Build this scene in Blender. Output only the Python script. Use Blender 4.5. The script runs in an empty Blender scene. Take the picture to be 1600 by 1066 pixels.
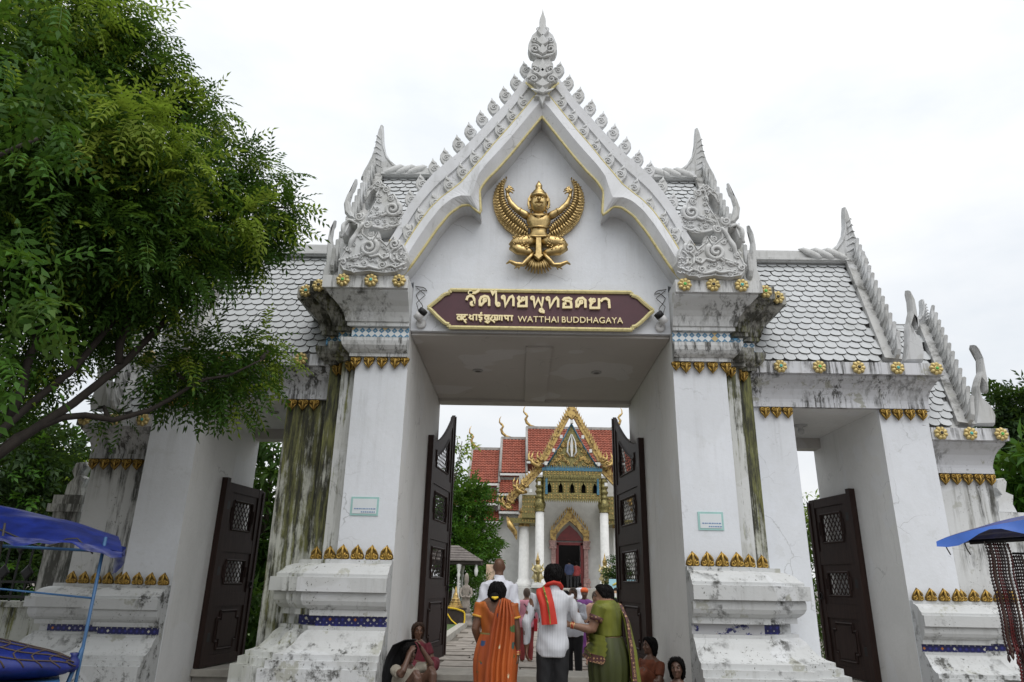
import bpy, math, random
import numpy as np
from mathutils import Vector, Matrix
C = bpy.context.scene.collection
SC = bpy.context.scene
R = math.radians
random.seed(7); rng = np.random.default_rng(11)

# ---------------------------------------------------------------- camera
cd = bpy.data.cameras.new('camera'); cam = bpy.data.objects.new('camera', cd); C.objects.link(cam)
cd.sensor_width = 36; cd.lens = 24.21; cd.clip_end = 2000; cd.clip_start = .05
pt, ro, ya = R(19.465), R(1.16), R(.92)
fw = Vector((-math.sin(ya)*math.cos(pt), math.cos(ya)*math.cos(pt), math.sin(pt)))
r0 = fw.cross(Vector((0, 0, 1))).normalized(); u0 = r0.cross(fw)
rr = r0*math.cos(ro)+u0*math.sin(ro); uu = u0*math.cos(ro)-r0*math.sin(ro)
m = Matrix((rr, uu, -fw)).transposed().to_4x4(); m.translation = (-.25, -9.18, 1.45)
cam.matrix_world = m; SC.camera = cam

# ---------------------------------------------------------------- light: white overcast sky, soft veiled sun high behind the camera
w = bpy.data.worlds.new('World'); SC.world = w; w.use_nodes = True
nt = w.node_tree; N = nt.nodes; L = nt.links
bg = N['Background']; bg.inputs[1].default_value = .1
sky = N.new('ShaderNodeTexSky'); sky.sky_type = 'NISHITA'; sky.sun_disc = False
sky.sun_elevation = R(58); sky.sun_rotation = R(160); sky.air_density = 1; sky.dust_density = 3; sky.ozone_density = 1
tc = N.new('ShaderNodeTexCoord')
sep = N.new('ShaderNodeSeparateXYZ'); L.new(tc.outputs['Generated'], sep.inputs[0])
el = N.new('ShaderNodeMapRange'); el.inputs['From Min'].default_value = 0; el.inputs['From Max'].default_value = .95
el.inputs['To Min'].default_value = 8.4; el.inputs['To Max'].default_value = 11.6; L.new(sep.outputs[2], el.inputs[0])
nz = N.new('ShaderNodeTexNoise'); nz.inputs['Scale'].default_value = 2.6; nz.inputs['Detail'].default_value = 7; nz.inputs['Roughness'].default_value = .55
mp = N.new('ShaderNodeMapping'); mp.inputs['Scale'].default_value = (1, 1, 2.2); L.new(tc.outputs['Generated'], mp.inputs[0]); L.new(mp.outputs[0], nz.inputs[0])
cr = N.new('ShaderNodeValToRGB'); cr.color_ramp.elements[0].position = .35; cr.color_ramp.elements[1].position = .68
cr.color_ramp.elements[0].color = (.80, .84, .885, 1); cr.color_ramp.elements[1].color = (1, 1, 1, 1); L.new(nz.outputs[0], cr.inputs[0])
vm = N.new('ShaderNodeVectorMath'); vm.operation = 'SCALE'; L.new(cr.outputs[0], vm.inputs[0]); L.new(el.outputs[0], vm.inputs['Scale'])
mx = N.new('ShaderNodeMix'); mx.data_type = 'RGBA'; mx.inputs[0].default_value = .93
L.new(sky.outputs[0], mx.inputs[6]); L.new(vm.outputs[0], mx.inputs[7]); L.new(mx.outputs[2], bg.inputs[0])
sl = bpy.data.lights.new('sun', 'SUN'); sl.energy = 1.3; sl.angle = R(50); sl.color = (1, .985, .96)
so = bpy.data.objects.new('sun', sl); C.objects.link(so)
sd = Vector((math.sin(R(160))*math.cos(R(58)), math.cos(R(160))*math.cos(R(58)), math.sin(R(58))))
so.rotation_euler = (-sd).to_track_quat('-Z', 'Y').to_euler()
vs = SC.view_settings; vs.view_transform = 'Standard'; vs.look = 'None'; vs.gamma = 1; vs.exposure = .22; vs.use_curve_mapping = False
try:
    SC.cycles.max_bounces = 6; SC.cycles.diffuse_bounces = 4; SC.cycles.glossy_bounces = 2; SC.cycles.transmission_bounces = 3
    SC.cycles.use_denoising = True
except Exception: pass

# ---------------------------------------------------------------- mesh helpers
class MB:
    def __init__(s): s.v = []; s.f = []; s.m = []; s.s = []
    def add(s, vs, fs, m=0, sm=False):
        b = len(s.v); s.v += [tuple(p) for p in vs]
        for f in fs: s.f.append([b+i for i in f]); s.m.append(m); s.s.append(sm)
    def box(s, x0, x1, y0, y1, z0, z1, m=0):
        s.add([(x0,y0,z0),(x1,y0,z0),(x1,y1,z0),(x0,y1,z0),(x0,y0,z1),(x1,y0,z1),(x1,y1,z1),(x0,y1,z1)],
              [(0,3,2,1),(4,5,6,7),(0,1,5,4),(1,2,6,5),(2,3,7,6),(3,0,4,7)], m)
    def obox(s, c, ax, ay, az, m=0):   # oriented box: centre and three half axes
        c, ax, ay, az = map(Vector, (c, ax, ay, az))
        P = [c+i*ax+j*ay+k*az for k in (-1,1) for j in (-1,1) for i in (-1,1)]
        s.add(P, [(0,2,3,1),(4,5,7,6),(0,1,5,4),(1,3,7,5),(3,2,6,7),(2,0,4,6)], m)
    def plan(s, poly, z0, z1, m=0):    # plan polygon (counter-clockwise) pulled up
        n = len(poly); s.add([(x,y,z0) for x,y in poly]+[(x,y,z1) for x,y in poly],
            [list(range(n))[::-1], list(range(n,2*n))]+[(i,(i+1)%n,n+(i+1)%n,n+i) for i in range(n)], m)
    def ext(s, poly, y0, y1, m=0):     # polygon in xz, front at y0, back at y1
        if area(poly) < 0: poly = poly[::-1]
        n = len(poly); s.add([(x,y0,z) for x,z in poly]+[(x,y1,z) for x,z in poly],
            [list(range(n)), list(range(n,2*n))[::-1]]+[(i,n+i,n+(i+1)%n,(i+1)%n) for i in range(n)], m)
    def pillow(s, poly, yc, t, ins, m=0, back=True):  # outline with a rounded, inset front (and back)
        if area(poly) < 0: poly = poly[::-1]
        n = len(poly); a = inset(poly, ins*.45); b = inset(poly, ins)
        rows = [[(x,yc,z) for x,z in poly], [(x,yc-t*.7,z) for x,z in a], [(x,yc-t,z) for x,z in b]]
        if back: rows = [[(x,yc+t*.8,z) for x,z in b]]+rows
        vs = sum(rows, []); fs = []
        for k in range(len(rows)-1):
            for i in range(n): j=(i+1)%n; fs.append((k*n+i, k*n+j, (k+1)*n+j, (k+1)*n+i))
        fs.append([(len(rows)-1)*n+i for i in range(n)])
        fs.append([i for i in range(n)][::-1])
        s.add(vs, fs, m, False)
    def tube(s, pts, rad, n=8, m=0, sm=True, ref=None, caps=True):
        pts = [Vector(p) for p in pts]; k = len(pts)
        if not isinstance(rad, (list, tuple)): rad = [rad]*k
        rad = [(a, a) if not isinstance(a, (list, tuple)) else a for a in rad]
        vs = []; pu = None
        for i in range(k):
            t = (pts[min(i+1,k-1)]-pts[max(i-1,0)])
            t = t.normalized() if t.length > 1e-9 else Vector((0,0,1))
            if ref is not None: u = Vector(ref)
            else: u = pu if pu is not None else (Vector((0,0,1)) if abs(t.z) < .9 else Vector((1,0,0)))
            u = u-t*u.dot(t)
            if u.length < 1e-5: u = Vector((.3,.9,.2)); u = u-t*u.dot(t)
            u.normalize(); pu = u; b = t.cross(u)
            for j in range(n):
                a = 2*math.pi*j/n; vs.append(pts[i]+u*math.cos(a)*rad[i][0]+b*math.sin(a)*rad[i][1])
        fs = [(i*n+j, i*n+(j+1)%n, (i+1)*n+(j+1)%n, (i+1)*n+j) for i in range(k-1) for j in range(n)]
        if caps: fs += [list(range(n))[::-1], [(k-1)*n+j for j in range(n)]]
        s.add(vs, fs, m, sm)
    def lathe(s, prof, c=(0,0,0), n=16, m=0, sm=True, a0=0.):
        k = len(prof); vs = [(c[0]+r*math.cos(a0+2*math.pi*j/n), c[1]+r*math.sin(a0+2*math.pi*j/n), c[2]+z) for r,z in prof for j in range(n)]
        fs = [(i*n+j, i*n+(j+1)%n, (i+1)*n+(j+1)%n, (i+1)*n+j) for i in range(k-1) for j in range(n)]
        fs += [list(range(n))[::-1], [(k-1)*n+j for j in range(n)]]
        s.add(vs, fs, m, sm)
    def grid(s, rows, m=0, sm=True, close=False):
        k = len(rows); n = len(rows[0]); vs = sum([list(r) for r in rows], [])
        q = n if close else n-1
        s.add(vs, [(i*n+j, i*n+(j+1)%n, (i+1)*n+(j+1)%n, (i+1)*n+j) for i in range(k-1) for j in range(q)], m, sm)
    def spiral(s, cx, y, cz, r, turns=1.6, th=None, sgn=1, a0=0., n=26, m=0):
        th = th or r*.24; P = []; W = []
        for i in range(n):
            q = i/(n-1); a = a0+sgn*q*turns*2*math.pi; rad = r*(1-.86*q)
            P.append((cx+rad*math.cos(a), y-.05*q*r/.1*.4, cz+rad*math.sin(a))); W.append(th*(1-.45*q))
        s.tube(P, W, 6, m)
    def sweep(s, foot, prof, m=0, caps=True, mats=None, sx=1.):  # moulding profile (out, z) along an axis-aligned footprint
        n = len(foot); nr = []
        for i in range(n-1):
            d = Vector((foot[i+1][0]-foot[i][0], foot[i+1][1]-foot[i][1])).normalized(); nr.append((d.y, -d.x))
        rows = []
        for o, z in prof:
            row = []
            for i in range(n):
                ns = [nr[j] for j in (i-1, i) if 0 <= j < n-1]
                if len(ns) == 2 and abs(ns[0][0]*ns[1][0]+ns[0][1]*ns[1][1]) > .9: ns = ns[:1]
                row.append((foot[i][0]+o*sx*sum(q[0] for q in ns), foot[i][1]+o*sum(q[1] for q in ns), z))
            rows.append(row)
        for k in range(len(rows)-1):
            for i in range(n-1):
                s.add([rows[k][i], rows[k][i+1], rows[k+1][i+1], rows[k+1][i]], [(0,1,2,3)], mats[i] if mats else m)
        if caps:
            for e_, mm in ((0, 0), (-1, -1)):
                c_ = [r[e_] for r in rows]
                if prof[0][0] > .001: c_ = [(foot[e_][0], foot[e_][1], prof[0][1])]+c_
                s.add(c_, [list(range(len(c_)))[::(-1 if e_ == 0 else 1)]], mats[mm] if mats else m)
            f = [r for r in rows[-1]]; s.add(f+[(foot[-1][0], foot[-1][1], prof[-1][1]), (foot[0][0], foot[0][1], prof[-1][1])][:0], [list(range(len(f)))] if len(f) > 2 else [], m)
    def xform(s, M):
        s.v = [tuple(M @ Vector(p)) for p in s.v]; return s
    def mirror(s):
        o = MB(); o.v = [(-x,y,z) for x,y,z in s.v]; o.f = [f[::-1] for f in s.f]; o.m = list(s.m); o.s = list(s.s); return o
    def mesh(s, name, mats):
        me = bpy.data.meshes.new(name); me.from_pydata(s.v, [], s.f)
        for a in (mats if isinstance(mats, (list, tuple)) else [mats]): me.materials.append(a)
        me.polygons.foreach_set('material_index', s.m); me.polygons.foreach_set('use_smooth', s.s); me.update(); return me
    def build(s, name, mats, parent=None, loc=None, **kw):
        return link(name, s.mesh(name, mats), parent, loc, **kw)
def link(name, me, parent=None, loc=None, **kw):
    o = bpy.data.objects.new(name, me); C.objects.link(o)
    if parent: o.parent = parent
    if loc is not None: o.location = loc
    for k, v in kw.items(): o[k] = v
    return o
def area(p): return .5*sum(p[i][0]*p[(i+1)%len(p)][1]-p[(i+1)%len(p)][0]*p[i][1] for i in range(len(p)))
def inset(p, d):
    n = len(p); out = []
    for i in range(n):
        a, b, c = Vector(p[i-1]), Vector(p[i]), Vector(p[(i+1)%n])
        e, f = (b-a), (c-b)
        if e.length < 1e-6 or f.length < 1e-6: out.append(tuple(b)); continue
        e.normalize(); f.normalize(); nn = Vector((-e.y-f.y, e.x+f.x))
        if nn.length < .35: out.append(tuple(b+(-e+f)*0 + (a+c-2*b)*0)); continue
        nn.normalize(); k = max(.55, nn.dot(Vector((-e.y, e.x)))); out.append(tuple(b+nn*min(d/k, d*1.4)))
    return out
def empty(name, loc=(0,0,0), label=None, cat=None, group=None, rz=0, kind=None, parent=None):
    o = bpy.data.objects.new(name, None); o.empty_display_size = .1; C.objects.link(o); o.location = loc; o.rotation_euler = (0,0,rz)
    if parent: o.parent = parent
    return tag(o, label, cat, group, kind)
def tag(o, label=None, cat=None, group=None, kind=None):
    for k, v in (('label', label), ('category', cat), ('group', group), ('kind', kind)):
        if v: o[k] = v
    return o
def mirx(pts): return [(-a, b) for a, b in pts]
def lerp(a, b, t): return tuple(x+(y-x)*t for x, y in zip(a, b))
def resample(P, n):
    P = [np.array(p, float) for p in P]; d = [0]
    for i in range(len(P)-1): d.append(d[-1]+np.linalg.norm(P[i+1]-P[i]))
    out = []
    for i in range(n):
        t = d[-1]*i/(n-1); k = max(0, min(len(P)-2, np.searchsorted(d, t, side='right')-1))
        out.append(tuple(P[k]+(P[k+1]-P[k])*((t-d[k])/max(1e-9, d[k+1]-d[k]))))
    return out

# ---------------------------------------------------------------- materials
class NB:
    def __init__(s, name):
        s.mat = bpy.data.materials.new(name); s.mat.use_nodes = True; s.t = s.mat.node_tree; s.b = s.t.nodes['Principled BSDF']
        s.geo = s.t.nodes.new('ShaderNodeNewGeometry'); s.tc = s.t.nodes.new('ShaderNodeTexCoord')
        s.pos = s.geo.outputs['Position']; s.obj = s.tc.outputs['Object']
    def n(s, k): return s.t.nodes.new(k)
    def l(s, a, b): s.t.links.new(a, b)
    def noise(s, scale=1, stretch=(1,1,1), det=6, rough=.6, src=None):
        mp = s.n('ShaderNodeMapping'); mp.inputs['Scale'].default_value = stretch; s.l(src or s.pos, mp.inputs[0])
        n = s.n('ShaderNodeTexNoise'); n.inputs['Scale'].default_value = scale; n.inputs['Detail'].default_value = det; n.inputs['Roughness'].default_value = rough
        s.l(mp.outputs[0], n.inputs[0]); return n.outputs[0]
    def ramp(s, v, a, b, lo=0., hi=1.):
        r = s.n('ShaderNodeMapRange'); r.inputs['From Min'].default_value = a; r.inputs['From Max'].default_value = b
        r.inputs['To Min'].default_value = lo; r.inputs['To Max'].default_value = hi; s.l(v, r.inputs[0]); return r.outputs[0]
    def mul(s, a, b, op='MULTIPLY'):
        m = s.n('ShaderNodeMath'); m.operation = op; m.use_clamp = True
        for i, q in enumerate((a, b)):
            if isinstance(q, (int, float)): m.inputs[i].default_value = q
            else: s.l(q, m.inputs[i])
        return m.outputs[0]
    def z(s, src=None):
        q = s.n('ShaderNodeSeparateXYZ'); s.l(src or s.pos, q.inputs[0]); return q.outputs
    def mix(s, f, a, b):
        m = s.n('ShaderNodeMix'); m.data_type = 'RGBA'
        if isinstance(f, (int, float)): m.inputs[0].default_value = f
        else: s.l(f, m.inputs[0])
        for i, q in ((6, a), (7, b)):
            if isinstance(q, tuple): m.inputs[i].default_value = (*q[:3], 1)
            else: s.l(q, m.inputs[i])
        return m.outputs[2]
    def bump(s, v, st=.3, d=.01):
        b = s.n('ShaderNodeBump'); b.inputs['Strength'].default_value = st; b.inputs['Distance'].default_value = d
        s.l(v, b.inputs['Height']); s.l(b.outputs[0], s.b.inputs['Normal'])
    def done(s, col, rough=.7, metal=0., spec=None):
        if isinstance(col, tuple): s.b.inputs['Base Color'].default_value = (*col[:3], 1)
        else: s.l(col, s.b.inputs['Base Color'])
        if isinstance(rough, (int, float)): s.b.inputs['Roughness'].default_value = rough
        else: s.l(rough, s.b.inputs['Roughness'])
        s.b.inputs['Metallic'].default_value = metal
        if spec is not None: s.b.inputs['Specular IOR Level'].default_value = spec
        return s.mat
def simple(name, col, rough=.6, metal=0., var=.25, scale=6, bump=0., stretch=(1,1,1)):
    b = NB(name); n = b.noise(scale, stretch, 6, .6, b.obj)
    c = b.mix(b.ramp(n, .3, .7), tuple(x*(1-var) for x in col), tuple(min(1, x*(1+var)) for x in col))
    if bump: b.bump(n, bump, .02)
    return b.done(c, rough, metal)
WHITE = (.735, .76, .80)
def plaster(name, base=WHITE, streak=.35, peel=.3, mildew=.2, moss=0., sc=1., zfade=None, speck=.3, seed=0., crack=.4, mst=(7,7,1.1), shp=.14):
    b = NB(name); p = b.n('ShaderNodeVectorMath'); p.operation = 'ADD'; p.inputs[1].default_value = (seed, seed*1.7, seed*.3); b.l(b.pos, p.inputs[0]); P = p.outputs[0]
    big = b.noise(.9*sc, (1,1,1), 5, .55, P)
    col = b.mix(b.ramp(big, .3, .7), tuple(x*.93 for x in base), tuple(x*1.03 for x in base))
    fine = b.noise(16*sc, (1,1,1), 8, .7, P)
    col = b.mix(b.ramp(fine, .35, .75, 0, .16), col, (.5,.5,.47))
    if streak:
        st = b.noise(1, (11*sc, 11*sc, .5*sc), 8, .68, P); bk = b.noise(1.4*sc, (1,1,.6), 4, .6, P)
        msk = b.mul(b.ramp(st, .50, .70), b.ramp(bk, .42, .62)); 
        if zfade: msk = b.mul(msk, b.ramp(b.z()[2], zfade[0], zfade[1]))
        col = b.mix(b.mul(msk, min(1, streak*1.5)), col, (.22,.215,.19))
    if crack:
        wv = b.noise(3, (1,1,1), 4, .6, P); ds = b.n('ShaderNodeVectorMath'); ds.operation = 'ADD'; sc2 = b.n('ShaderNodeVectorMath'); sc2.operation = 'SCALE'; sc2.inputs['Scale'].default_value = .5
        nzv = b.n('ShaderNodeTexNoise'); nzv.inputs['Scale'].default_value = 2.5; nzv.inputs['Detail'].default_value = 5; b.l(P, nzv.inputs[0]); b.l(nzv.outputs['Color'], sc2.inputs[0]); b.l(P, ds.inputs[0]); b.l(sc2.outputs[0], ds.inputs[1])
        vo = b.n('ShaderNodeTexVoronoi'); vo.feature = 'DISTANCE_TO_EDGE'; vo.inputs['Scale'].default_value = .95; b.l(ds.outputs[0], vo.inputs['Vector'])
        cm_ = b.noise(1.3, (1,1,.8), 4, .6, P); col = b.mix(b.mul(b.mul(b.ramp(vo.outputs['Distance'], .002, .007, 1, 0), b.ramp(cm_, .50, .60)), crack), col, (.2,.2,.19))
        pt_ = b.noise(1.0, (1,1,.7), 3, .5, P); col = b.mix(b.ramp(pt_, .50, .525, 0, .10), col, (.55,.55,.53)); pt2 = b.noise(.8, (1,1.2,1), 2, .5, P); col = b.mix(b.ramp(pt2, .56, .575, 0, .22), col, (.80,.82,.86))
    if peel:
        pl = b.noise(2.6*sc, (1,1,1), 11, .68, P); col = b.mix(b.mul(b.ramp(pl, .60, .63), peel), col, (.38,.38,.33))
    if speck:
        sp = b.noise(34*sc, (1,1,1), 3, .6, P); sb = b.noise(3.1*sc, (1,1,1), 4, .6, P)
        col = b.mix(b.mul(b.mul(b.ramp(sp, .62, .70), b.ramp(sb, .5, .65)), speck*2), col, (.10,.10,.085))
    if moss:
        ms = b.noise(1, (13, 13, .38), 10, .7, P); m2 = b.noise(2.4, (1.6,1.6,.6), 9, .72, P)
        zg = b.ramp(b.z()[2], 1.2, 4.2, -.05, .05); sm_ = b.n('ShaderNodeMath'); sm_.operation = 'ADD'; b.l(b.mul(b.mul(ms, .5), b.mul(m2, .5), 'ADD'), sm_.inputs[0]); b.l(zg, sm_.inputs[1])
        mk = b.ramp(sm_.outputs[0], .60-.22*moss, .67-.22*moss)
        gr = b.noise(7, (2,2,.2), 9, .74, P)
        mc = b.mix(b.ramp(gr, .44, .60), (.020,.020,.011), (.20,.205,.06))
        col = b.mix(b.mul(mk, .93), col, mc)
    if mildew:
        md = b.noise(1, tuple(q*sc for q in mst), 9, .74, P); mb_ = b.noise(1.1*sc, (1,1,1), 6, .6, P)
        col = b.mix(b.mul(b.mul(b.ramp(md, .56-.12*mildew, .56+shp-.12*mildew), b.ramp(mb_, .55-.2*mildew, .66-.2*mildew)), .88), col, (.035,.034,.027))
    hb = b.noise(22*sc, (1,1,1), 8, .7, P); b.bump(hb, .22, .012)
    return b.done(col, .78, 0, .25)
M = {}
M['wall'] = plaster('white_plaster', streak=.32, peel=.12, mildew=0, zfade=(2.0, 4.4), speck=.12)
M['wall_in'] = plaster('passage_plaster', base=(.77,.765,.745), streak=.12, peel=.05, mildew=0, speck=.08, seed=3)
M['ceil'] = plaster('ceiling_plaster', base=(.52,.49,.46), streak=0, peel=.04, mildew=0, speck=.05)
M['tymp'] = plaster('gable_plaster', streak=.10, peel=.06, mildew=0, speck=.12, seed=5)
M['corn'] = plaster('cornice_plaster', base=(.64,.65,.65), streak=.85, peel=.6, mildew=.52, mst=(8,8,.7), shp=.10, speck=.6, seed=8)
M['side'] = plaster('side_cornice_plaster', base=(.64,.65,.68), streak=.7, peel=.9, mildew=.62, mst=(9,9,.45), shp=.07, speck=.7, seed=12)
M['base'] = plaster('plinth_plaster', base=(.55,.56,.56), streak=.3, peel=.85, mildew=.40, speck=1.2, seed=21, mst=(6,6,5), shp=.09)
M['based'] = plaster('mossy_plinth_plaster', base=(.46,.47,.43), streak=.5, peel=.7, mildew=.5, mst=(6,6,3), moss=.60, speck=.8, seed=23)
M['moss'] = plaster('mossy_plaster', base=(.58,.59,.52), streak=.8, peel=.4, mildew=.42, moss=.80, seed=30)
M['moss2'] = plaster('streaked_plaster', base=(.60,.61,.59), streak=.9, peel=.3, mildew=.3, moss=.42, seed=34)
M['black'] = plaster('blackened_plaster', base=(.45,.45,.42), streak=.9, peel=.4, mildew=1.15, moss=.25, seed=41)
M['carve'] = plaster('carved_plaster', base=(.60,.605,.60), streak=.4, peel=.2, mildew=.12, speck=.8, sc=1.4, seed=50)
M['mboard'] = plaster('mildewed_board', base=(.48,.48,.47), streak=.6, peel=.4, mildew=.85, speck=1, mst=(3,3,3), shp=.16, seed=71)
M['carved2'] = plaster('weathered_finial_plaster', base=(.52,.525,.52), streak=.7, peel=.3, mildew=.38, speck=.8, sc=1.2, seed=54)
M['board'] = plaster('gable_board_plaster', base=(.68,.69,.71), streak=.2, peel=.14, mildew=0, speck=.25, seed=60)
def tilemat():
    b = NB('roof_tile_plaster'); oi = b.n('ShaderNodeObjectInfo'); ri = b.geo.outputs['Random Per Island']
    v = b.mul(oi.outputs['Random'], .5); v = b.mul(v, b.mul(ri, .5), 'ADD')
    col = b.mix(v, (.43,.445,.455), (.55,.565,.575)); n = b.noise(9, (1,1,1), 8, .7)
    col = b.mix(b.ramp(n, .52, .75, 0, .55), col, (.33,.335,.32)); n2 = b.noise(1.3, (1,1,.6), 6, .65)
    col = b.mix(b.ramp(n2, .5, .75, 0, .5), col, (.30,.305,.29)); b.bump(b.noise(25), .2, .01)
    return b.done(col, .8)
M['tile'] = tilemat(); M['edge'] = simple('mouldy_shaded_tile_edge', (.12,.12,.11), .9, 0, .4, 9)  # edge colour paints in the gap shade under each tile, besides some mould
def goldmat(name, col=(.62,.40,.10), rough=.42, dirt=.6, metal=.85, sc=18, dc=(.10,.07,.03), lo=.48, hi=.68):
    b = NB(name); n = b.noise(sc, (1,1,1), 6, .65)
    c = b.mix(b.ramp(n, lo, hi, 0, dirt), col, dc); b.bump(b.noise(sc*2), .15, .006)
    return b.done(c, rough, metal)
M['gold'] = goldmat('weathered_gold', (.50,.32,.075), .45, .85, .65, 30)
M['goldpaint'] = goldmat('gold_paint', (.66,.52,.22), .5, .35, .3)
M['goldline'] = goldmat('pale_gold_line', (.62,.54,.26), .6, .35, .1)
M['gold_ground'] = goldmat('dark_gold_ground', (.20,.125,.03), .55, .9, .5, 30)  # darker gold for the flat ground behind the raised leaf scrolls
M['garuda'] = goldmat('polished_brass', (.60,.44,.20), .38, .55, 1., 11, (.12,.08,.035), .44, .66)
M['letter'] = goldmat('pale_gold_letter', (.90,.77,.45), .5, .08, .1)
M['sign'] = simple('maroon_board', (.070,.020,.029), .5, 0, .15, 3)
def wood():
    b = NB('dark_door_wood'); n = b.noise(1, (30,30,2.2), 6, .6, b.obj)
    c = b.mix(b.ramp(n, .3, .7), (.020,.011,.0095), (.042,.023,.018)); b.bump(n, .25, .004)
    return b.done(c, .55, 0, .22)
M['wood'] = wood()
M['iron'] = simple('black_iron', (.012,.012,.013), .5, .3)
def band(name, k):
    b = NB(name); ck = b.n('ShaderNodeTexVoronoi'); ck.distance = 'MANHATTAN'; ck.voronoi_dimensions = '2D'; ck.inputs['Randomness'].default_value = 0.; ck.inputs['Scale'].default_value = k
    sx = b.z(); cb = b.n('ShaderNodeCombineXYZ'); ad = b.n('ShaderNodeMath'); ad.operation = 'ADD'; b.l(sx[0], ad.inputs[0]); b.l(sx[1], ad.inputs[1])
    b.l(ad.outputs[0], cb.inputs[0]); b.l(sx[2], cb.inputs[1])
    rot = b.n('ShaderNodeMapping'); rot.inputs['Location'].default_value = (0,.07,0); b.l(cb.outputs[0], rot.inputs[0]); b.l(rot.outputs[0], ck.inputs['Vector']); return b, ck
def bluetile(name, main, a, c_, k, worn, acc=.66, th=.24):
    b, ck = band(name, k); n = b.noise(60); pick = b.ramp(ck.outputs['Distance'], th, th+.04)
    wn = b.n('ShaderNodeTexWhiteNoise'); b.l(ck.outputs['Position'], wn.inputs[0])
    inner = b.mix(b.ramp(wn.outputs[0], .90, .91), b.mix(b.ramp(wn.outputs[0], acc, acc+.02), tuple(2.5*q for q in main), a), c_); col = b.mix(pick, inner, main)
    line = b.ramp(ck.outputs['Distance'], .86, .92); col = b.mix(line, col, (.5,.5,.42))
    pl = b.noise(5, (1,1,1), 9, .7); col = b.mix(b.ramp(pl, .66-worn*.35, .69-worn*.35), col, (.40,.40,.41))
    return b.done(col, .3)
M['bluetile'] = bluetile('blue_glass_mosaic', (.012,.014,.10), (.62,.60,.5), (.45,.16,.03), 13, .06)
M['bluetile2'] = bluetile('worn_blue_glass_mosaic', (.012,.014,.085), (.3,.3,.4), (.25,.12,.05), 13, .75)
M['skytile'] = bluetile('turquoise_glass_mosaic', (.08,.22,.36), (.70,.72,.72), (.6,.45,.22), 11, .03, .1, .52)
M['gem'] = simple('turquoise_gem', (.08,.40,.36), .15)
M['green_gem'] = simple('green_gem', (.10,.42,.08), .15)
M['dark_gem'] = simple('dark_socket', (.03,.025,.02), .5)
M['red'] = simple('maroon_lacquer', (.16,.02,.02), .4)
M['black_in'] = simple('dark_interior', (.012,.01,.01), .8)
G_I=[(-0.034,8.294),(0.1,8.136),(0.265,7.876),(0.481,7.557),(0.667,7.306),(0.824,7.122),(1.195,6.821),(0.935,6.95),(0.892,6.712),(0.878,6.552),(0.945,6.595),(1.051,6.703),(1.181,6.684),(1.344,6.548),(1.519,6.288),(1.687,5.982),(1.853,5.692),(1.988,5.545)]
G_L1=[(-0.035,8.486),(0.099,8.64),(0.239,8.438),(0.35,8.272),(0.541,7.993),(0.729,7.736),(0.887,7.498),(1.043,7.28),(1.195,7.034),(1.476,6.9),(1.624,6.675),(1.744,6.454),(1.862,6.235),(1.968,6.063)]
G_L2=[(0.098,9.055),(0.255,9.021),(0.395,8.78),(0.561,8.526),(0.847,8.145),(1.086,7.821),(1.27,7.63),(1.453,7.458),(1.657,7.21),(1.701,7.164),(1.835,6.92),(1.942,6.71),(2.036,6.532),(2.101,6.326)]
FL_B=[(0.247,9.109),(0.396,8.856),(0.563,8.618),(0.741,8.384),(0.916,8.153),(1.089,7.925),(1.264,7.688),(1.444,7.448),(1.611,7.256),(1.598,7.241),(1.785,6.981),(1.929,6.71)]
FL_T=[(0.271,9.418),(0.413,9.156),(0.558,8.92),(0.718,8.681),(0.881,8.452),(1.056,8.22),(1.236,7.979),(1.41,7.744),(1.577,7.513),(1.57,7.514),(1.772,7.227),(1.917,6.967)]
CURL=[(0.292,8.459),(0.456,8.194),(0.631,7.934),(0.803,7.662),(0.999,7.427),(1.179,7.196),(1.37,6.968),(1.561,6.669),(1.756,6.42),(1.908,6.146),(2.098,5.906)]
APEX=[(-0.048,10.169),(-0.01,10.058),(0.049,9.948),(0.093,9.803),(0.165,9.713),(0.216,9.551),(0.221,9.426),(0.193,9.355),(0.122,9.319),(0.093,9.283),(0.122,9.213),(0.164,9.161),(0.15,9.074),(0.192,9.022),(0.24,8.919),(0.22,8.816),(0.136,8.764),(0.094,8.712),(0.066,8.61),(0.122,8.526),(0.053,8.509),(-0.038,8.38)]
NAGA_LOW={'out':[(1.87,5.815),(1.929,5.957),(2.017,5.952),(2.09,6.101),(2.181,5.946),(2.29,6.061),(2.316,6.167),(2.4,6.014),(2.504,6.107),(2.49,6.25),(2.604,6.332),(2.746,6.352),(2.832,6.255),(2.842,6.112),(2.825,6.012),(2.746,6.068),(2.709,6.224),(2.644,6.209),(2.639,6.08),(2.724,5.954),(2.783,5.828),(2.833,5.718),(2.836,5.594),(2.77,5.491),(2.58,5.453),(2.384,5.477),(2.183,5.447),(1.986,5.48),(1.894,5.593),(1.855,5.704)],'horn':[(2.533,6.25),(2.611,6.108),(2.674,5.967),(2.71,5.799)],'jaw':[(1.921,5.621),(2.016,5.546),(2.107,5.602),(2.19,5.543),(2.289,5.536),(2.391,5.573),(2.463,5.541),(2.591,5.576),(2.713,5.551)],'lip':[(2.128,5.735),(2.2,5.681),(2.28,5.76),(2.377,5.711),(2.459,5.796)],'collar':[(2.433,5.781),(2.528,5.727),(2.625,5.687),(2.71,5.661)],'scale1':[(1.961,5.873),(2.031,5.79),(2.012,5.678),(1.922,5.649)],'scale2':[(2.037,5.874),(2.119,5.791),(2.099,5.679),(2.021,5.623)],'beak':[(2.648,6.252),(2.741,6.297),(2.819,6.226),(2.816,6.083),(2.831,6.02)]}
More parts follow.
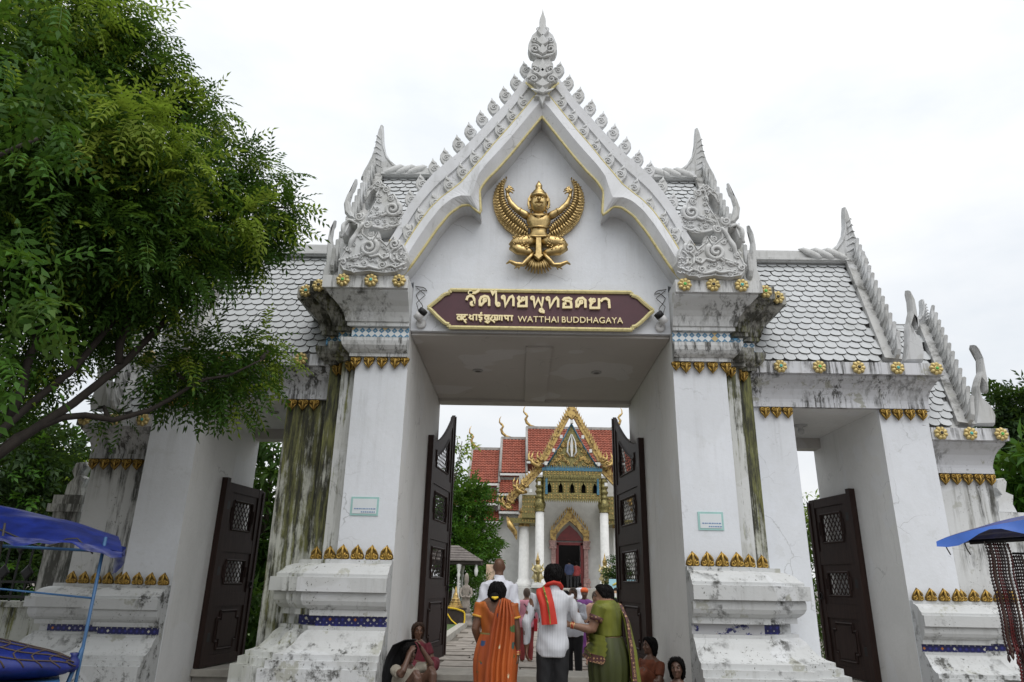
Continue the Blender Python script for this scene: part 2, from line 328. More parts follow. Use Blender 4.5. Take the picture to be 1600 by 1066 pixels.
NAGA_UP={'out':[(2.014,6.469),(1.986,6.573),(2.066,6.664),(2.107,6.801),(2.19,6.94),(2.254,6.895),(2.281,7.018),(2.391,7.128),(2.471,7.114),(2.559,7.038),(2.64,6.946),(2.632,6.717),(2.576,6.747),(2.521,6.899),(2.458,6.944),(2.461,6.806),(2.54,6.626),(2.596,6.507),(2.626,6.388),(2.515,6.313),(2.352,6.231),(2.172,6.264),(2.047,6.35)],'jaw':[(2.048,6.38),(2.15,6.322),(2.23,6.353),(2.331,6.289),(2.438,6.326),(2.547,6.387)],'lip':[(2.06,6.559),(2.161,6.501),(2.27,6.547),(2.32,6.503),(2.427,6.534)],'collar':[(2.322,6.533),(2.424,6.489),(2.525,6.44)],'crest':[(2.448,6.806),(2.408,6.989),(2.301,6.988)]}
SPIR_LOW=[(2.426,5.868,0.105),(2.066,5.919,0.065),(2.48,6.228,0.051),(2.604,6.354,0.056),(2.211,5.596,0.05),(2.191,5.74,0.04),(2.417,6.079,0.036)]
SPIR_UP=[(2.189,6.622,0.101),(1.941,6.292,0.078),(2.558,6.36,0.047),(2.313,6.957,0.048),(2.236,6.804,0.04),(2.489,6.477,0.039),(2.44,7.057,0.043)]
CH_HORN=[(2.814,7.25),(2.847,7.219),(2.873,7.088),(2.943,6.965),(2.978,6.811),(2.948,6.658),(2.858,6.551),(2.774,6.556),(2.838,6.687),(2.879,6.84),(2.854,6.994),(2.813,7.15)]
CH_HOOK=[(3.096,6.601),(3.141,6.562),(3.183,6.441),(3.195,6.261),(3.188,6.083),(3.178,5.848),(3.208,5.761),(3.203,5.574),(3.02,5.572),(3.006,5.758),(3.038,5.904),(3.073,6.081),(3.12,6.29),(3.116,6.471)]
SWAN_A=[(5.569,5.785),(5.632,5.752),(5.671,5.618),(5.669,5.432),(5.657,5.248),(5.646,5.145),(5.597,5.137),(5.608,5.276),(5.592,5.32),(5.552,5.21),(5.598,5.065),(5.66,4.94),(5.655,4.78),(5.622,4.631),(5.322,4.626),(5.38,4.811),(5.424,4.99),(5.442,5.135),(5.494,5.282),(5.546,5.43),(5.564,5.616)]
SWAN_B=[(6.6,5.037),(6.672,4.987),(6.732,4.804),(6.721,4.587),(6.718,4.408),(6.696,4.273),(6.63,4.279),(6.629,4.407),(6.613,4.46),(6.577,4.335),(6.586,4.194),(6.688,4.074),(6.723,3.919),(6.685,3.774),(6.359,3.769),(6.408,3.948),(6.47,4.157),(6.5,4.369),(6.563,4.513),(6.622,4.603),(6.656,4.803),(6.633,4.931)]
THAI=[(0.034,[[(-0.948,5.212),(-0.953,5.196),(-0.966,5.188),(-0.981,5.19),(-0.991,5.203),(-0.992,5.219),(-0.982,5.232),(-0.967,5.235),(-0.954,5.227),(-0.948,5.212),(-0.947,5.215),(-0.945,5.276),(-0.967,5.32),(-1.006,5.332),(-1.042,5.313),(-1.058,5.262)],[(-1.025,5.377),(-0.991,5.38),(-0.995,5.369),(-1.005,5.362),(-1.016,5.364),(-1.024,5.374),(-1.024,5.386),(-1.017,5.396),(-1.006,5.398),(-0.996,5.392),(-0.991,5.38),(-0.989,5.376),(-0.941,5.376),(-0.9,5.401),(-0.881,5.431)]]),(0.034,[[(-0.861,5.177),(-0.868,5.259),(-0.848,5.31),(-0.799,5.33),(-0.754,5.318),(-0.734,5.273),(-0.731,5.179)],[(-0.777,5.267),(-0.781,5.255),(-0.791,5.248),(-0.803,5.25),(-0.812,5.26),(-0.812,5.273),(-0.805,5.284),(-0.793,5.286),(-0.782,5.28),(-0.777,5.267)],[(-0.801,5.245),(-0.827,5.209),(-0.857,5.177)]]),(0.034,[[(-0.71,5.424),(-0.683,5.364),(-0.64,5.422),(-0.632,5.22),(-0.623,5.196)],[(-0.584,5.203),(-0.588,5.189),(-0.6,5.181),(-0.613,5.184),(-0.622,5.195),(-0.623,5.21),(-0.614,5.221),(-0.601,5.224),(-0.589,5.217),(-0.584,5.203)]]),(0.034,[[(-0.515,5.315),(-0.519,5.302),(-0.529,5.295),(-0.542,5.298),(-0.55,5.308),(-0.55,5.321),(-0.542,5.331),(-0.53,5.334),(-0.52,5.327),(-0.515,5.315)],[(-0.515,5.312),(-0.501,5.182),(-0.441,5.313),(-0.406,5.332),(-0.388,5.302),(-0.385,5.179)]]),(0.034,[[(-0.297,5.333),(-0.321,5.306),(-0.301,5.258),(-0.264,5.262)],[(-0.235,5.292),(-0.239,5.281),(-0.248,5.274),(-0.26,5.276),(-0.267,5.286),(-0.267,5.298),(-0.26,5.308),(-0.249,5.31),(-0.239,5.304),(-0.235,5.292)],[(-0.296,5.253),(-0.315,5.221),(-0.314,5.18),(-0.2,5.182),(-0.202,5.335)]]),(0.034,[[(-0.099,5.309),(-0.103,5.297),(-0.113,5.291),(-0.124,5.293),(-0.131,5.302),(-0.132,5.315),(-0.124,5.324),(-0.113,5.327),(-0.103,5.321),(-0.099,5.309)],[(-0.098,5.307),(-0.083,5.18),(-0.034,5.301),(0.016,5.182),(0.036,5.327)]]),(0.034,[[(0.029,5.122),(0.024,5.109),(0.013,5.102),(0.001,5.104),(-0.008,5.115),(-0.008,5.129),(0.0,5.139),(0.013,5.142),(0.024,5.135),(0.029,5.122)],[(0.028,5.116),(0.042,5.111),(0.042,5.078)]]),(0.034,[[(0.123,5.304),(0.119,5.291),(0.108,5.285),(0.096,5.287),(0.088,5.297),(0.088,5.31),(0.096,5.32),(0.108,5.323),(0.118,5.316),(0.123,5.304)],[(0.123,5.3),(0.136,5.172),(0.196,5.289),(0.227,5.319),(0.25,5.29),(0.249,5.17)]]),(0.034,[[(0.314,5.277),(0.342,5.311),(0.403,5.319),(0.45,5.293)],[(0.342,5.275),(0.397,5.271),(0.429,5.257),(0.436,5.218),(0.435,5.175),(0.327,5.173),(0.33,5.229),(0.367,5.235)]]),(0.034,[[(0.511,5.171),(0.51,5.268),(0.542,5.311),(0.598,5.322),(0.637,5.286),(0.637,5.171)],[(0.594,5.257),(0.59,5.244),(0.579,5.238),(0.567,5.24),(0.559,5.25),(0.559,5.263),(0.567,5.273),(0.579,5.276),(0.59,5.269),(0.594,5.257)],[(0.564,5.239),(0.518,5.176)]]),(0.034,[[(0.726,5.317),(0.701,5.292),(0.718,5.249),(0.749,5.253)],[(0.771,5.286),(0.767,5.274),(0.757,5.268),(0.746,5.27),(0.739,5.279),(0.739,5.292),(0.746,5.301),(0.758,5.304),(0.767,5.298),(0.771,5.286)],[(0.727,5.247),(0.708,5.21),(0.71,5.169),(0.828,5.17),(0.832,5.318)]]),(0.034,[[(0.856,5.27),(0.887,5.307),(0.933,5.317),(0.972,5.291),(0.978,5.169)]])]
HINDI=[(0.02,[[(-1.191,5.036),(-1.028,5.036)],[(-1.127,4.987),(-1.131,4.97),(-1.145,4.961),(-1.162,4.964),(-1.173,4.977),(-1.174,4.995),(-1.164,5.009),(-1.148,5.012),(-1.133,5.003),(-1.127,4.987)],[(-1.116,5.034),(-1.113,4.954)],[(-1.067,5.035),(-1.068,5.009),(-1.093,5.002),(-1.097,4.973),(-1.069,4.953),(-1.04,4.969)],[(-1.076,4.943),(-1.044,4.915)]]),(0.02,[[(-1.011,5.038),(-0.983,5.022),(-1.007,4.996),(-0.984,4.972),(-0.952,4.985)],[(-0.954,5.037),(-0.951,4.953)],[(-0.956,5.037),(-0.89,5.038)],[(-0.906,5.038),(-0.903,4.954)]]),(0.02,[[(-0.884,5.036),(-0.818,5.037)],[(-0.843,5.036),(-0.867,5.019),(-0.864,5.0),(-0.831,4.996),(-0.83,4.972),(-0.858,4.965),(-0.84,4.934)],[(-0.843,5.041),(-0.846,5.065),(-0.827,5.075)]]),(0.02,[[(-0.806,5.034),(-0.69,5.034)],[(-0.742,4.995),(-0.747,4.98),(-0.76,4.971),(-0.775,4.974),(-0.785,4.986),(-0.785,5.003),(-0.776,5.015),(-0.761,5.018),(-0.748,5.01),(-0.742,4.995)],[(-0.732,5.036),(-0.73,4.956)],[(-0.741,4.952),(-0.773,4.935),(-0.744,4.919),(-0.714,4.946)]]),(0.02,[[(-0.707,5.031),(-0.602,5.033)],[(-0.685,5.029),(-0.684,4.998),(-0.705,4.989),(-0.704,4.967),(-0.671,4.954),(-0.645,4.926)],[(-0.656,5.015),(-0.634,4.994),(-0.655,4.97),(-0.627,4.964),(-0.608,4.978)],[(-0.609,5.03),(-0.607,4.958)]]),(0.02,[[(-0.596,5.032),(-0.53,5.032)],[(-0.579,5.031),(-0.578,4.974),(-0.591,4.976)],[(-0.546,5.031),(-0.544,4.953)]]),(0.02,[[(-0.524,5.032),(-0.386,5.031)],[(-0.506,5.027),(-0.492,4.987),(-0.459,4.983)],[(-0.458,5.03),(-0.456,4.955)],[(-0.407,5.031),(-0.406,4.955)]])]
SIGN=[(-1.367,5.482),(-1.358,5.421),(-1.408,5.408),(-1.457,5.383),(-1.504,5.322),(-1.556,5.254),(-1.646,5.172),(-1.592,5.103),(-1.543,5.033),(-1.483,4.956),(-1.425,4.904),(-1.369,4.887),(-1.364,4.84)]
G_I = [(0,8.27),(.265,7.876),(.481,7.557),(.667,7.306),(.824,7.122),(.92,6.95),(.90,6.72),(.885,6.552),(.945,6.595),(1.051,6.703),(1.181,6.684),(1.344,6.548),(1.519,6.288),(1.687,5.982),(1.853,5.692),(2.02,5.47)]
G_L1 = [(0,8.78),(.12,8.62),(.239,8.438),(.35,8.272),(.541,7.993),(.729,7.736),(.887,7.498),(1.043,7.28),(1.195,7.06),(1.33,6.93),(1.476,6.80),(1.624,6.62),(1.744,6.42),(1.862,6.2),(1.968,5.98),(2.05,5.75),(2.16,5.47)]
G_L2 = [(0,9.35),(.255,9.02),(.395,8.79),(.561,8.526),(.847,8.145),(1.086,7.821),(1.27,7.6),(1.453,7.42),(1.62,7.24),(1.72,7.1),(1.835,6.9),(1.942,6.71),(2.036,6.5),(2.101,6.3),(2.2,6.1),(2.3,5.85),(2.4,5.47)]
# ================================================================ SETTING
mats_g = simple('street_dust', (.15,.132,.112), .9, 0, .25, 3, .2)
pave_m = simple('path_stone', (.235,.205,.175), .85, 0, .3, 4, .25)
tread_m = simple('threshold_stone', (.36,.34,.30), .8, 0, .2, 5, .2)
grass_m = simple('lawn_green', (.07,.11,.03), .9, 0, .4, 5, .3)
g = MB(); n = 24
rows = [[(-400+800*i/n, -200+700*j/n, -.2) for i in range(n+1)] for j in range(n+1)]; g.grid(rows); g.build('ground', mats_g, kind='structure')
g = MB(); g.box(-40, 40, -40, 1.72, -.6, 0); g.build('street_pavement', mats_g, kind='structure')
th = MB(); th.box(-1.84, 1.84, 1.72, 2.66, -.3, .2); th.box(-1.84, 1.84, 1.69, 1.74, .14, .215)
th.build('threshold_step', tread_m, kind='structure')
for s in (-1, 1):
    th = MB(); a, b = sorted((3.71*s, 4.94*s)); th.box(a, b, 1.75, 3.2, -.3, .2); th.box(a, b, 1.68, 1.78, .12, .21); th.build('threshold_step', tread_m, kind='structure')
path = MB(); path.box(-3.2, 6.4, 2.66, 33, -.4, -.19); path = path.build('paved_path', simple('path_joint_earth', (.12,.105,.085), .95), kind='structure')
y = 2.7; k = 0
while y < 24:
    d = random.uniform(.42,.7)*(1 if y < 12 else 1.6); x = -2.2 + random.uniform(-.3,.3)
    while x < 4.2 and k < 260:
        wd = random.uniform(.6,1.4); s_ = MB(); j = lambda: random.uniform(-.03,.03); t = -.16+random.uniform(-.012,.018)
        p = [(x+.02+j(), y+.02+j()), (x+wd-.02+j(), y+.02+j()), (x+wd-.02+j(), y+d-.02+j()), (x+.02+j(), y+d-.02+j())]
        s_.plan(p, -.2, t); s_.build('paving_stone', pave_m, path); x += wd; k += 1
    y += d
kb = MB(); kb.box(-2.55, -2.3, 2.9, 30, -.4, .0); kb.build('path_kerb', tread_m, kind='structure')
kb = MB(); kb.box(-14, -2.56, 4.2, 30, -.4, -.05); kb.build('lawn', grass_m, kind='structure')

# ================================================================ THE GATEHOUSE
G = empty('gatehouse', (0,0,0), 'white plastered ceremonial gatehouse with tall central gable and two lower side gates', 'gate')
def planm(mb, poly, z0, z1, mats):
    n = len(poly); v = [(x,y,z0) for x,y in poly]+[(x,y,z1) for x,y in poly]
    for i in range(n): mb.add([v[i], v[(i+1)%n], v[n+(i+1)%n], v[n+i]], [(0,1,2,3)], mats[i])
    mb.add(v[n:], [list(range(n))], 0); mb.add(v[:n], [list(range(n))[::-1]], 0)
FOOT = [(1.85,0),(2.58,0),(2.58,.2),(2.82,.2),(2.82,.4),(3.05,.4),(3.05,.9)]
BASEP = [(.62,0),(.62,.5),(.56,.5),(.56,.58),(.50,.58),(.50,.64),(.43,.66),(.37,.70),(.31,.77),(.27,.84),(.22,.885),(.21,.89),(.21,.93),(.14,.93),(.14,1.05),(.21,1.05),(.21,1.12),(.235,1.13),(.28,1.17),(.305,1.22),(.31,1.28),(.30,1.32),(.36,1.325),(.36,1.49),(.31,1.495),(.31,1.53),(.27,1.56),(.22,1.62),(.14,1.655),(.10,1.66),(.10,1.71),(0,1.71)]
CORNP = [(0,4.41),(.08,4.41),(.08,4.46),(.095,4.462),(.14,4.50),(.175,4.55),(.19,4.61),(.19,4.655),(.07,4.66),(.07,4.84),(.14,4.842),(.14,4.90),(.16,4.902),(.175,4.96),(.20,5.03),(.25,5.10),(.32,5.17),(.38,5.23),(.41,5.26),(.41,5.285),(.46,5.29),(.46,5.47),(0,5.47)]
SIDEP = [(0,3.96),(.06,3.96),(.06,4.03),(.05,4.032),(.055,4.08),(.075,4.14),(.11,4.22),(.17,4.29),(.23,4.335),(.26,4.36),(.26,4.39),(.33,4.395),(.33,4.57),(0,4.57)]
PM = [M['wall'], M['moss'], M['moss2'], M['black'], M['wall_in'], M['corn'], M['base'], M['based'], M['side']]
# gold leaf (hanging or standing), rosette, flame, swan finial: shared meshes
def leaf_mesh():
    b = MB(); o = [(0,.165),(.026,.125),(.055,.088),(.076,.05),(.080,.015),(.06,-.004),(-.06,-.004),(-.080,.015),(-.076,.05),(-.055,.088),(-.026,.125)]
    b.pillow(o, 0, .022, .010, 0, False); b.tube([(0,-.022,.16),(0,-.040,.115),(0,-.048,.075),(0,-.04,.03),(0,-.026,.0)], [.004,.014,.017,.012,.008], 6, 1)
    for s in (-1,1):
        b.spiral(.043*s, -.026, .036, .033, 1.4, .0115, s, math.pi/2+.4*s, 12, 1)
        b.tube([(.006*s,-.028,.145),(.03*s,-.034,.115),(.052*s,-.034,.088),(.066*s,-.026,.062)], [.005,.010,.010,.004], 5, 1)
    return b.mesh('gold_leaf', [M['gold_ground'], M['gold']])
LEAF = leaf_mesh()
def rosette_mesh(gem):
    b = MB()
    for i in range(8):
        a = i*math.pi/4+.2; c = Vector((math.cos(a), 0, math.sin(a))); t = Vector((-math.sin(a), 0, math.cos(a)))
        b.tube([c*.03+Vector((0,-.02,0)), c*.055+Vector((0,-.032,0)), c*.085+Vector((0,-.03,0)), c*.104+Vector((0,-.015,0))], [(.012,.012),(.02,.026),(.022,.034),(.008,.014)], 6, 0, True, (0,1,0))
    b.ext([(.085*math.cos(i*math.pi/8), .085*math.sin(i*math.pi/8)) for i in range(16)], -.012, .01)
    b.lathe([(.042,0),(.042,.05),(.034,.058),(.026,.05)], (0,0,0), 10); b.lathe([(.027,.0),(.027,.053),(.015,.062)], (0,0,0), 8, 1)
    k = 18*18; v = []
    nb = len(b.v)
    # the two lathes were built round z: lay them to face the street
    cnt = 10*4+8*3
    for i in range(nb-cnt, nb): x,y_,z = b.v[i]; b.v[i] = (x,-z,y_)
    return b.mesh('gold_rosette', [M['goldpaint'], gem])
ROS = [rosette_mesh(M[k]) for k in ('gem','green_gem','dark_gem')]
FLAME_O = [(.0,.29),(.022,.24),(.045,.205),(.075,.16),(.085,.10),(.07,.04),(.03,-.03),(-.05,-.02),(-.09,.05),(-.10,.11),(-.075,.155),(-.045,.165),(-.05,.20),(-.02,.235)]
def flame_mesh(name, mat, t=.05, rel=True):
    b = MB(); b.pillow(FLAME_O, 0, t, .014); b.spiral(-.012, -t, .085, .056, 1.5, .013, -1, 2.6, 14)
    b.tube([(-.02,-t*.9,.165),(.01,-t*1.1,.20),(.0,-t*.7,.27)], [.012,.014,.005], 5)
    if not rel: b.spiral(-.012, t*.8, .085, .05, 1.4, .012, -1, 2.6, 14)
    return b.mesh(name, mat)
FLAME = flame_mesh('roof_flame', M['carve']); FLAMEL = FLAME.copy()
SCROLL = flame_mesh('gable_scroll', M['carve'], .045)
def place(name, me, parent, loc, sc=(1,1,1), rot=(0,0,0)):
    o = bpy.data.objects.new(name, me); C.objects.link(o); o.parent = parent; o.location = loc; o.scale = sc; o.rotation_euler = rot; return o

tiles_left = [300]
TW, TL = .174, .235
def tile_geo():
    o = [(-TW/2+.004, TL), (-TW/2+.004,.06)]
    for i in range(1,8): a = math.pi+math.pi*i/8; o.append(((TW/2-.004)*math.cos(a), .06+.066*math.sin(a)))
    o += [(TW/2-.004,.06),(TW/2-.004,TL)]
    v = []; 
    for x,y_ in o: v.append((x,y_,.030-.030*y_/TL+.006))
    for x,y_ in o: v.append((x,y_,.012-.02*y_/TL))
    n = len(o); f = [list(range(n))]+[(i,n+i,n+(i+1)%n,(i+1)%n) for i in range(n)]
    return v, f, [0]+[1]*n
def add_tile(mb, Mx=None):
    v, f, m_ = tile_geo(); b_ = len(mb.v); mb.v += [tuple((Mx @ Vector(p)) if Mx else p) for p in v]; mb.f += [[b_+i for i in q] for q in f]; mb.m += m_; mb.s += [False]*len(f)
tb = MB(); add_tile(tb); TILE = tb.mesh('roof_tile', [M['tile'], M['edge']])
def tiled_slope(parent, ye, ze, yr, zr, xa, xb, rows, single, keep=lambda x, t: True):
    """front slope from eave (ye,ze) to ridge (yr,zr); xa(t), xb(t): left and right limits"""
    sl = math.atan2(zr-ze, yr-ye); Rm = Matrix.Rotation(sl, 4, 'X'); bulk = MB(); bg_ = MB()
    Q = [(xa(0),ye+.03,ze-.02),(xb(0),ye+.03,ze-.02),(xb(1),yr+.03,zr-.02),(xa(1),yr+.03,zr-.02)]
    bg_.add(Q+[(x,y_+.1,z-.12) for x,y_,z in Q], [(0,1,2,3),(7,6,5,4),(0,4,5,1),(1,5,6,2),(2,6,7,3),(3,7,4,0)])
    bg_.build('roof_deck', M['carved2'], parent)
    for k in range(rows):
        t = k/rows; y_ = ye+(yr-ye)*t; z_ = ze+(zr-ze)*t; A = xa(t); B = xb(t); x = math.floor(A/TW)*TW+(.5*TW if k % 2 else 0)
        while x < B+TW*.3:
            if A-.02 < x < B-.03 and keep(x, t):
                jx = random.uniform(-.006,.006); ang = random.uniform(-.03,.03)
                Mx = Matrix.Translation((x+jx, y_, z_)) @ Rm @ Matrix.Rotation(ang,4,'Z') @ Matrix.Rotation(random.uniform(-.02,.02),4,'X')
                if single and tiles_left[0] > 0:
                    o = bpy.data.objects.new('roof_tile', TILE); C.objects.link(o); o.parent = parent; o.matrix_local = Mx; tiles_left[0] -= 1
                else:
                    add_tile(bulk, Mx)
            x += TW
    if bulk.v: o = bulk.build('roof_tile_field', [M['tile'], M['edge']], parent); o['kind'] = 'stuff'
def flames_row(parent, A, B, n, sgn, size=1., lean=.3, out=.12):
    A, B = Vector(A), Vector(B)
    for i in range(n):
        p = A.lerp(B, (i+.6)/n)
        d = (B-A).normalized(); sd_ = Vector((1,0,0)); sd_ = (sd_-d*sd_.dot(d)).normalized(); up = sd_.cross(d); up = up if up.z > 0 else -up
        z_ = (up*.86-d*.50).normalized(); x_ = (d-z_*d.dot(z_)).normalized(); Mx = Matrix((x_, z_.cross(x_), z_)).transposed().to_4x4()
        o = place('roof_flame', FLAME2, parent, p, (1,1,1)); o.matrix_local = Matrix.Translation(p) @ Mx @ Matrix.Diagonal((size*1.15,size*1.2,size*1.02,1))
b = MB(); b.pillow([(-.03,.36),(.005,.27),(.05,.19),(.095,.11),(.10,.03),(.06,-.05),(-.08,-.05),(-.10,.03),(-.075,.10),(-.05,.18),(-.045,.27)], 0, .026, .010); b.tube([(-.02,-.02,.24),(.03,-.034,.12),(.0,-.034,.02),(-.045,-.032,.05),(-.03,-.03,.11)], [.005,.010,.012,.011,.006], 5); b.tube([(-.02,.02,.24),(.03,.034,.12),(.0,.034,.02),(-.045,.032,.05),(-.03,.03,.11)], [.005,.010,.012,.011,.006], 5); FLAME2 = b.mesh('roof_flame', M['carved2'])
def swan(parent, outl, yc, t, sgn, name='neck_finial', mat='carved2'):
    b = MB(); o = outl if sgn > 0 else mirx(outl); b.pillow(o, yc, t, .035); return b.build(name, M[mat], parent)
def gable_end(parent, T, B, nfl, sgn, w_=.26, spike=.95, curls=True):
    """sloping barge board of a roof end, its flames and its ridge horn"""
    T, B = Vector(T), Vector(B); d = (B-T); Lh = d.length/2; d.normalize(); side = Vector((1,0,0)); side = (side-d*side.dot(d)).normalized(); up = side.cross(d)
    if up.z < 0: up = -up
    mb = MB(); c = (T+B)/2-up*w_*.35; mb.obox(c, d*Lh, side*.085, up*w_*.5); mb.obox(c+up*w_*.38, d*Lh*1.0, side*.12, up*.04)
    mb.obox(c-up*w_*.62-side*.06*sgn, d*Lh*.99, side*.05, up*.05)
    Bk = Vector((T.x, 2*T.y-B.y, B.z)); d2 = (Bk-T).normalized(); mb.obox((T+Bk)/2-Vector((0,0,.06)), d2*Lh, side*.085, Vector((0,.5,.3))*w_*.6)
    bo = mb.build('bargeboard', M['mboard'], parent)
    flames_row(bo, T+up*w_*.12+side*.05*sgn, B+up*w_*.12+side*.05*sgn, nfl, sgn)
    # ridge horn: tall blade rising from the ridge end, with lapping leaves running back along the ridge
    s = sgn; hx, hz = T.x, T.z
    pts = [(-.62,.0),(-.5,.03),(-.36,.10),(-.22,.22),(-.12,.40),(-.07,.62),(-.045,.85),(-.02,1.0),(.03,.99),(.06,.88),(.085,.7),(.10,.5),(.14,.3),(.2,.12),(.26,-.02),(.30,-.18),(.1,-.22),(-.2,-.14),(-.5,-.1)]
    h = MB(); h.pillow([(hx+x*s*spike, hz+z*spike) for x,z in pts], T.y-.02, .10*max(.6,spike), .03*spike*spike)
    for i in range(6):
        q_ = i/5; h.tube([(hx+s*spike*(-.10+.07*q_), T.y-.115, hz+spike*(.02+.60*q_)), (hx+s*spike*(.02+.03*q_), T.y-.128, hz+spike*(.10+.62*q_)), (hx+s*spike*(.13-.05*q_), T.y-.118, hz+spike*(.05+.66*q_))], [.008,.018,.006], 5)
    h.tube([(hx+s*spike*x, T.y-.118, hz+z*spike) for x,z in ((-.45,.0),(-.28,.08),(-.15,.25),(-.06,.5),(-.02,.8),(.0,.95))], [.012,.02,.02,.016,.012,.004], 5)
    h.build('ridge_horn', M['carved2'], parent)
    if curls:
        for i in range(3):
            x = hx-s*(.30+.20*i)*1.05
            c_ = MB(); c_.tube([(x+.24*s,T.y-.12,hz-.13),(x+.1*s,T.y-.16,hz-.10),(x-.04*s,T.y-.17,hz-.03),(x-.14*s,T.y-.14,hz+.05),(x-.20*s,T.y-.1,hz+.07)], [.02,(.06,.05),(.07,.05),(.045,.035),.01], 8)
            c_.build('ridge_curl', M['carve'], parent)
    return bo
RS = random.Random(5)
ros_k = [0]
def rosette(parent, x, y_, z):
    ros_k[0] += 1; place('gold_rosette', ROS[(ros_k[0]*7)%3], parent, (x,y_,z), (.92,1,.92), (0,RS.uniform(0,.6),0))
for s in (1, -1):
    nm = 'right' if s > 0 else 'left'
    def put(mb, name, mats, parent): return (mb if s > 0 else mb.mirror()).build(name, mats, parent)
    # --- main pier
    sh = MB(); poly = [(1.85,0),(2.58,0),(2.58,.2),(2.82,.2),(2.82,.4),(3.05,.4),(3.05,4.0),(1.85,4.0)]
    planm(sh, poly, -.3, 5.46, [0,2,2,1,1,0,0,4] if s < 0 else [0,2,2,3,1,0,0,4])
    pier = put(sh, 'pier', PM, G)
    cm = [5, 3, 3, 3, 3, 3]; k = MB(); k.sweep(FOOT, CORNP, 5, True, cm); corn = put(k, 'cornice', PM, pier)
    k = MB(); k.sweep(FOOT, BASEP, 6, True, [6,7,7,7,7,7] if s < 0 else [6,6,6,6,6,6]); pl = put(k, 'plinth', PM, pier)
    k = MB(); k.sweep(FOOT[:6], [(.145,.932),(.148,1.048)], 0, False, [0,1,1,1,1] if s > 0 else [0]*5); put(k, 'mosaic_band', [M['bluetile2' if s > 0 else 'bluetile'], M['bluetile']], pier)
    k = MB(); k.sweep(FOOT, [(.078,4.70),(.08,4.832)], 0, False); put(k, 'mosaic_band', M['skytile'], pier)
    def leaf(x, y_, z, up, side=False, sc=1.):
        o = place('gold_leaf', LEAF, pier, (s*x, y_, z), (sc,1,sc if up else -sc), (0,0,R(90)*s if side else 0)); return o
    for i in range(4): leaf(2.02+.185*i, -.025, 4.41, False)
    leaf(1.885, -.025, 4.41, False, False, .8)
    for x,y_,sd in ((2.60,.1,1),(2.70,.175,0),(2.84,.3,1),(2.935,.375,0)): leaf(x, y_, 4.41, False, bool(sd))
    for i in range(4): leaf(1.93+.185*i, -.07, 1.71, True, False, 1.12)
    for x,y_ in ((2.70,.13),(2.93,.33)): leaf(x, y_, 1.71, True, False, 1.05)
    for x,y_ in ((1.97,-.465),(2.36,-.465),(2.75,-.465),(3.14,-.265),(3.38,-.065)): rosette(corn, s*x, y_, 5.385)
    # --- side gate: piers, cornice, plinth
    sp_ = MB(); planm(sp_, [(3.05,.67),(3.70,.67),(3.70,3.05),(3.05,3.05)], -.3, 4.2, [1 if s < 0 else 0,0,0,0]); ip = put(sp_, 'pier', PM, G)
    for i in range(3): place('gold_leaf', LEAF, ip, (s*(3.29+.165*i),.645,3.955), (1,1,-1))
    sp_ = MB(); planm(sp_, [(4.95,.67),(5.65,.67),(5.65,3.05),(4.95,3.05)], -.3, 4.2, [0,0,0,4]); op = put(sp_, 'pier', PM, G)
    for i in range(4): place('gold_leaf', LEAF, op, (s*(5.03+.175*i),.645,3.955), (1,1,-1))
    sp_ = MB(); planm(sp_, [(5.65,1.0),(6.60,1.0),(6.60,2.8),(5.65,2.8)], -.3, 3.4, [5,0,0,0]); wp = put(sp_, 'pier', PM, G)
    for i in range(6): place('gold_leaf', LEAF, wp, (s*(5.74+.165*i),.975,3.09), (1,1,-1))
    for i in range(4): place('gold_leaf', LEAF, op, (s*(5.03+.175*i),.60,1.35), (1,1,1))
    for i in range(5): place('gold_leaf', LEAF, wp, (s*(5.80+.17*i),.93,1.35), (1,1,1))
    k = MB(); k.sweep([(3.06,.67),(5.64,.67),(5.64,1.6)], SIDEP, 8, True, None, .5); k.plan([(3.06,.68),(5.65,.68),(5.65,3.05),(3.06,3.05)], 3.955, 4.56, 4); sc_ = put(k, 'cornice', PM, G)
    for x in (3.465,4.02,4.58,5.135,5.685): rosette(sc_, s*x, .335, 4.482)
    k = MB(); k.sweep([(5.66,1.0),(6.60,1.0),(6.60,2.6)], [(o, z-.865) for o,z in SIDEP], 8, True, None, .5); k.plan([(5.66,1.01),(6.59,1.01),(6.59,2.8),(5.66,2.8)], 3.09, 3.70, 4); wc = put(k, 'cornice', PM, G)
    for x in (5.78,6.2,6.64): rosette(wc, s*x, .665, 3.617)
    q = 1.35/1.71; k = MB(); k.sweep([(4.955,.67),(5.65,.67),(5.65,1.0),(6.65,1.0),(6.65,2.4)], [(o*.8, z*q) for o,z in BASEP], 6); put(k, 'plinth', PM, G)
    k = MB(); k.sweep([(4.957,.67),(5.65,.67),(5.65,1.0),(6.65,1.0)], [(.116,.935*q),(.118,1.045*q)], 0, False); put(k, 'mosaic_band', M['bluetile'], G)
    # ceiling of the side passage with its lamp
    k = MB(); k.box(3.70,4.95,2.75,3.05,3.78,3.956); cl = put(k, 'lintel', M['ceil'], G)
    # --- side roof: tiles, ridge, end board, finials
    rf = MB(); Q = [(3.0,1.83,7.0),(5.45,1.83,7.0),(5.0,3.4,4.5),(3.0,3.4,4.5)]; rf.add(Q, [(0,1,2,3)]); rf.add([(x,y_-.06,z-.1) for x,y_,z in Q], [(0,3,2,1)])
    rf.add([(5.0,.4,4.56),(5.40,1.83,6.9),(5.0,3.3,4.56)], [(0,1,2),(2,1,0)])
    rf = put(rf, 'roof', M['carved2'], G)
    xa = lambda t: 3.0; xb = lambda t: 5.03+.42*t
    if s > 0: tiled_slope(rf, .38, 4.58, 1.83, 6.86, xa, xb, 18, True)
    else: pending = lambda rf=rf: tiled_slope(rf, .38, 4.58, 1.83, 6.86, lambda t: -5.03-.42*t, lambda t: -3.0, 18, True, lambda x, t: True)
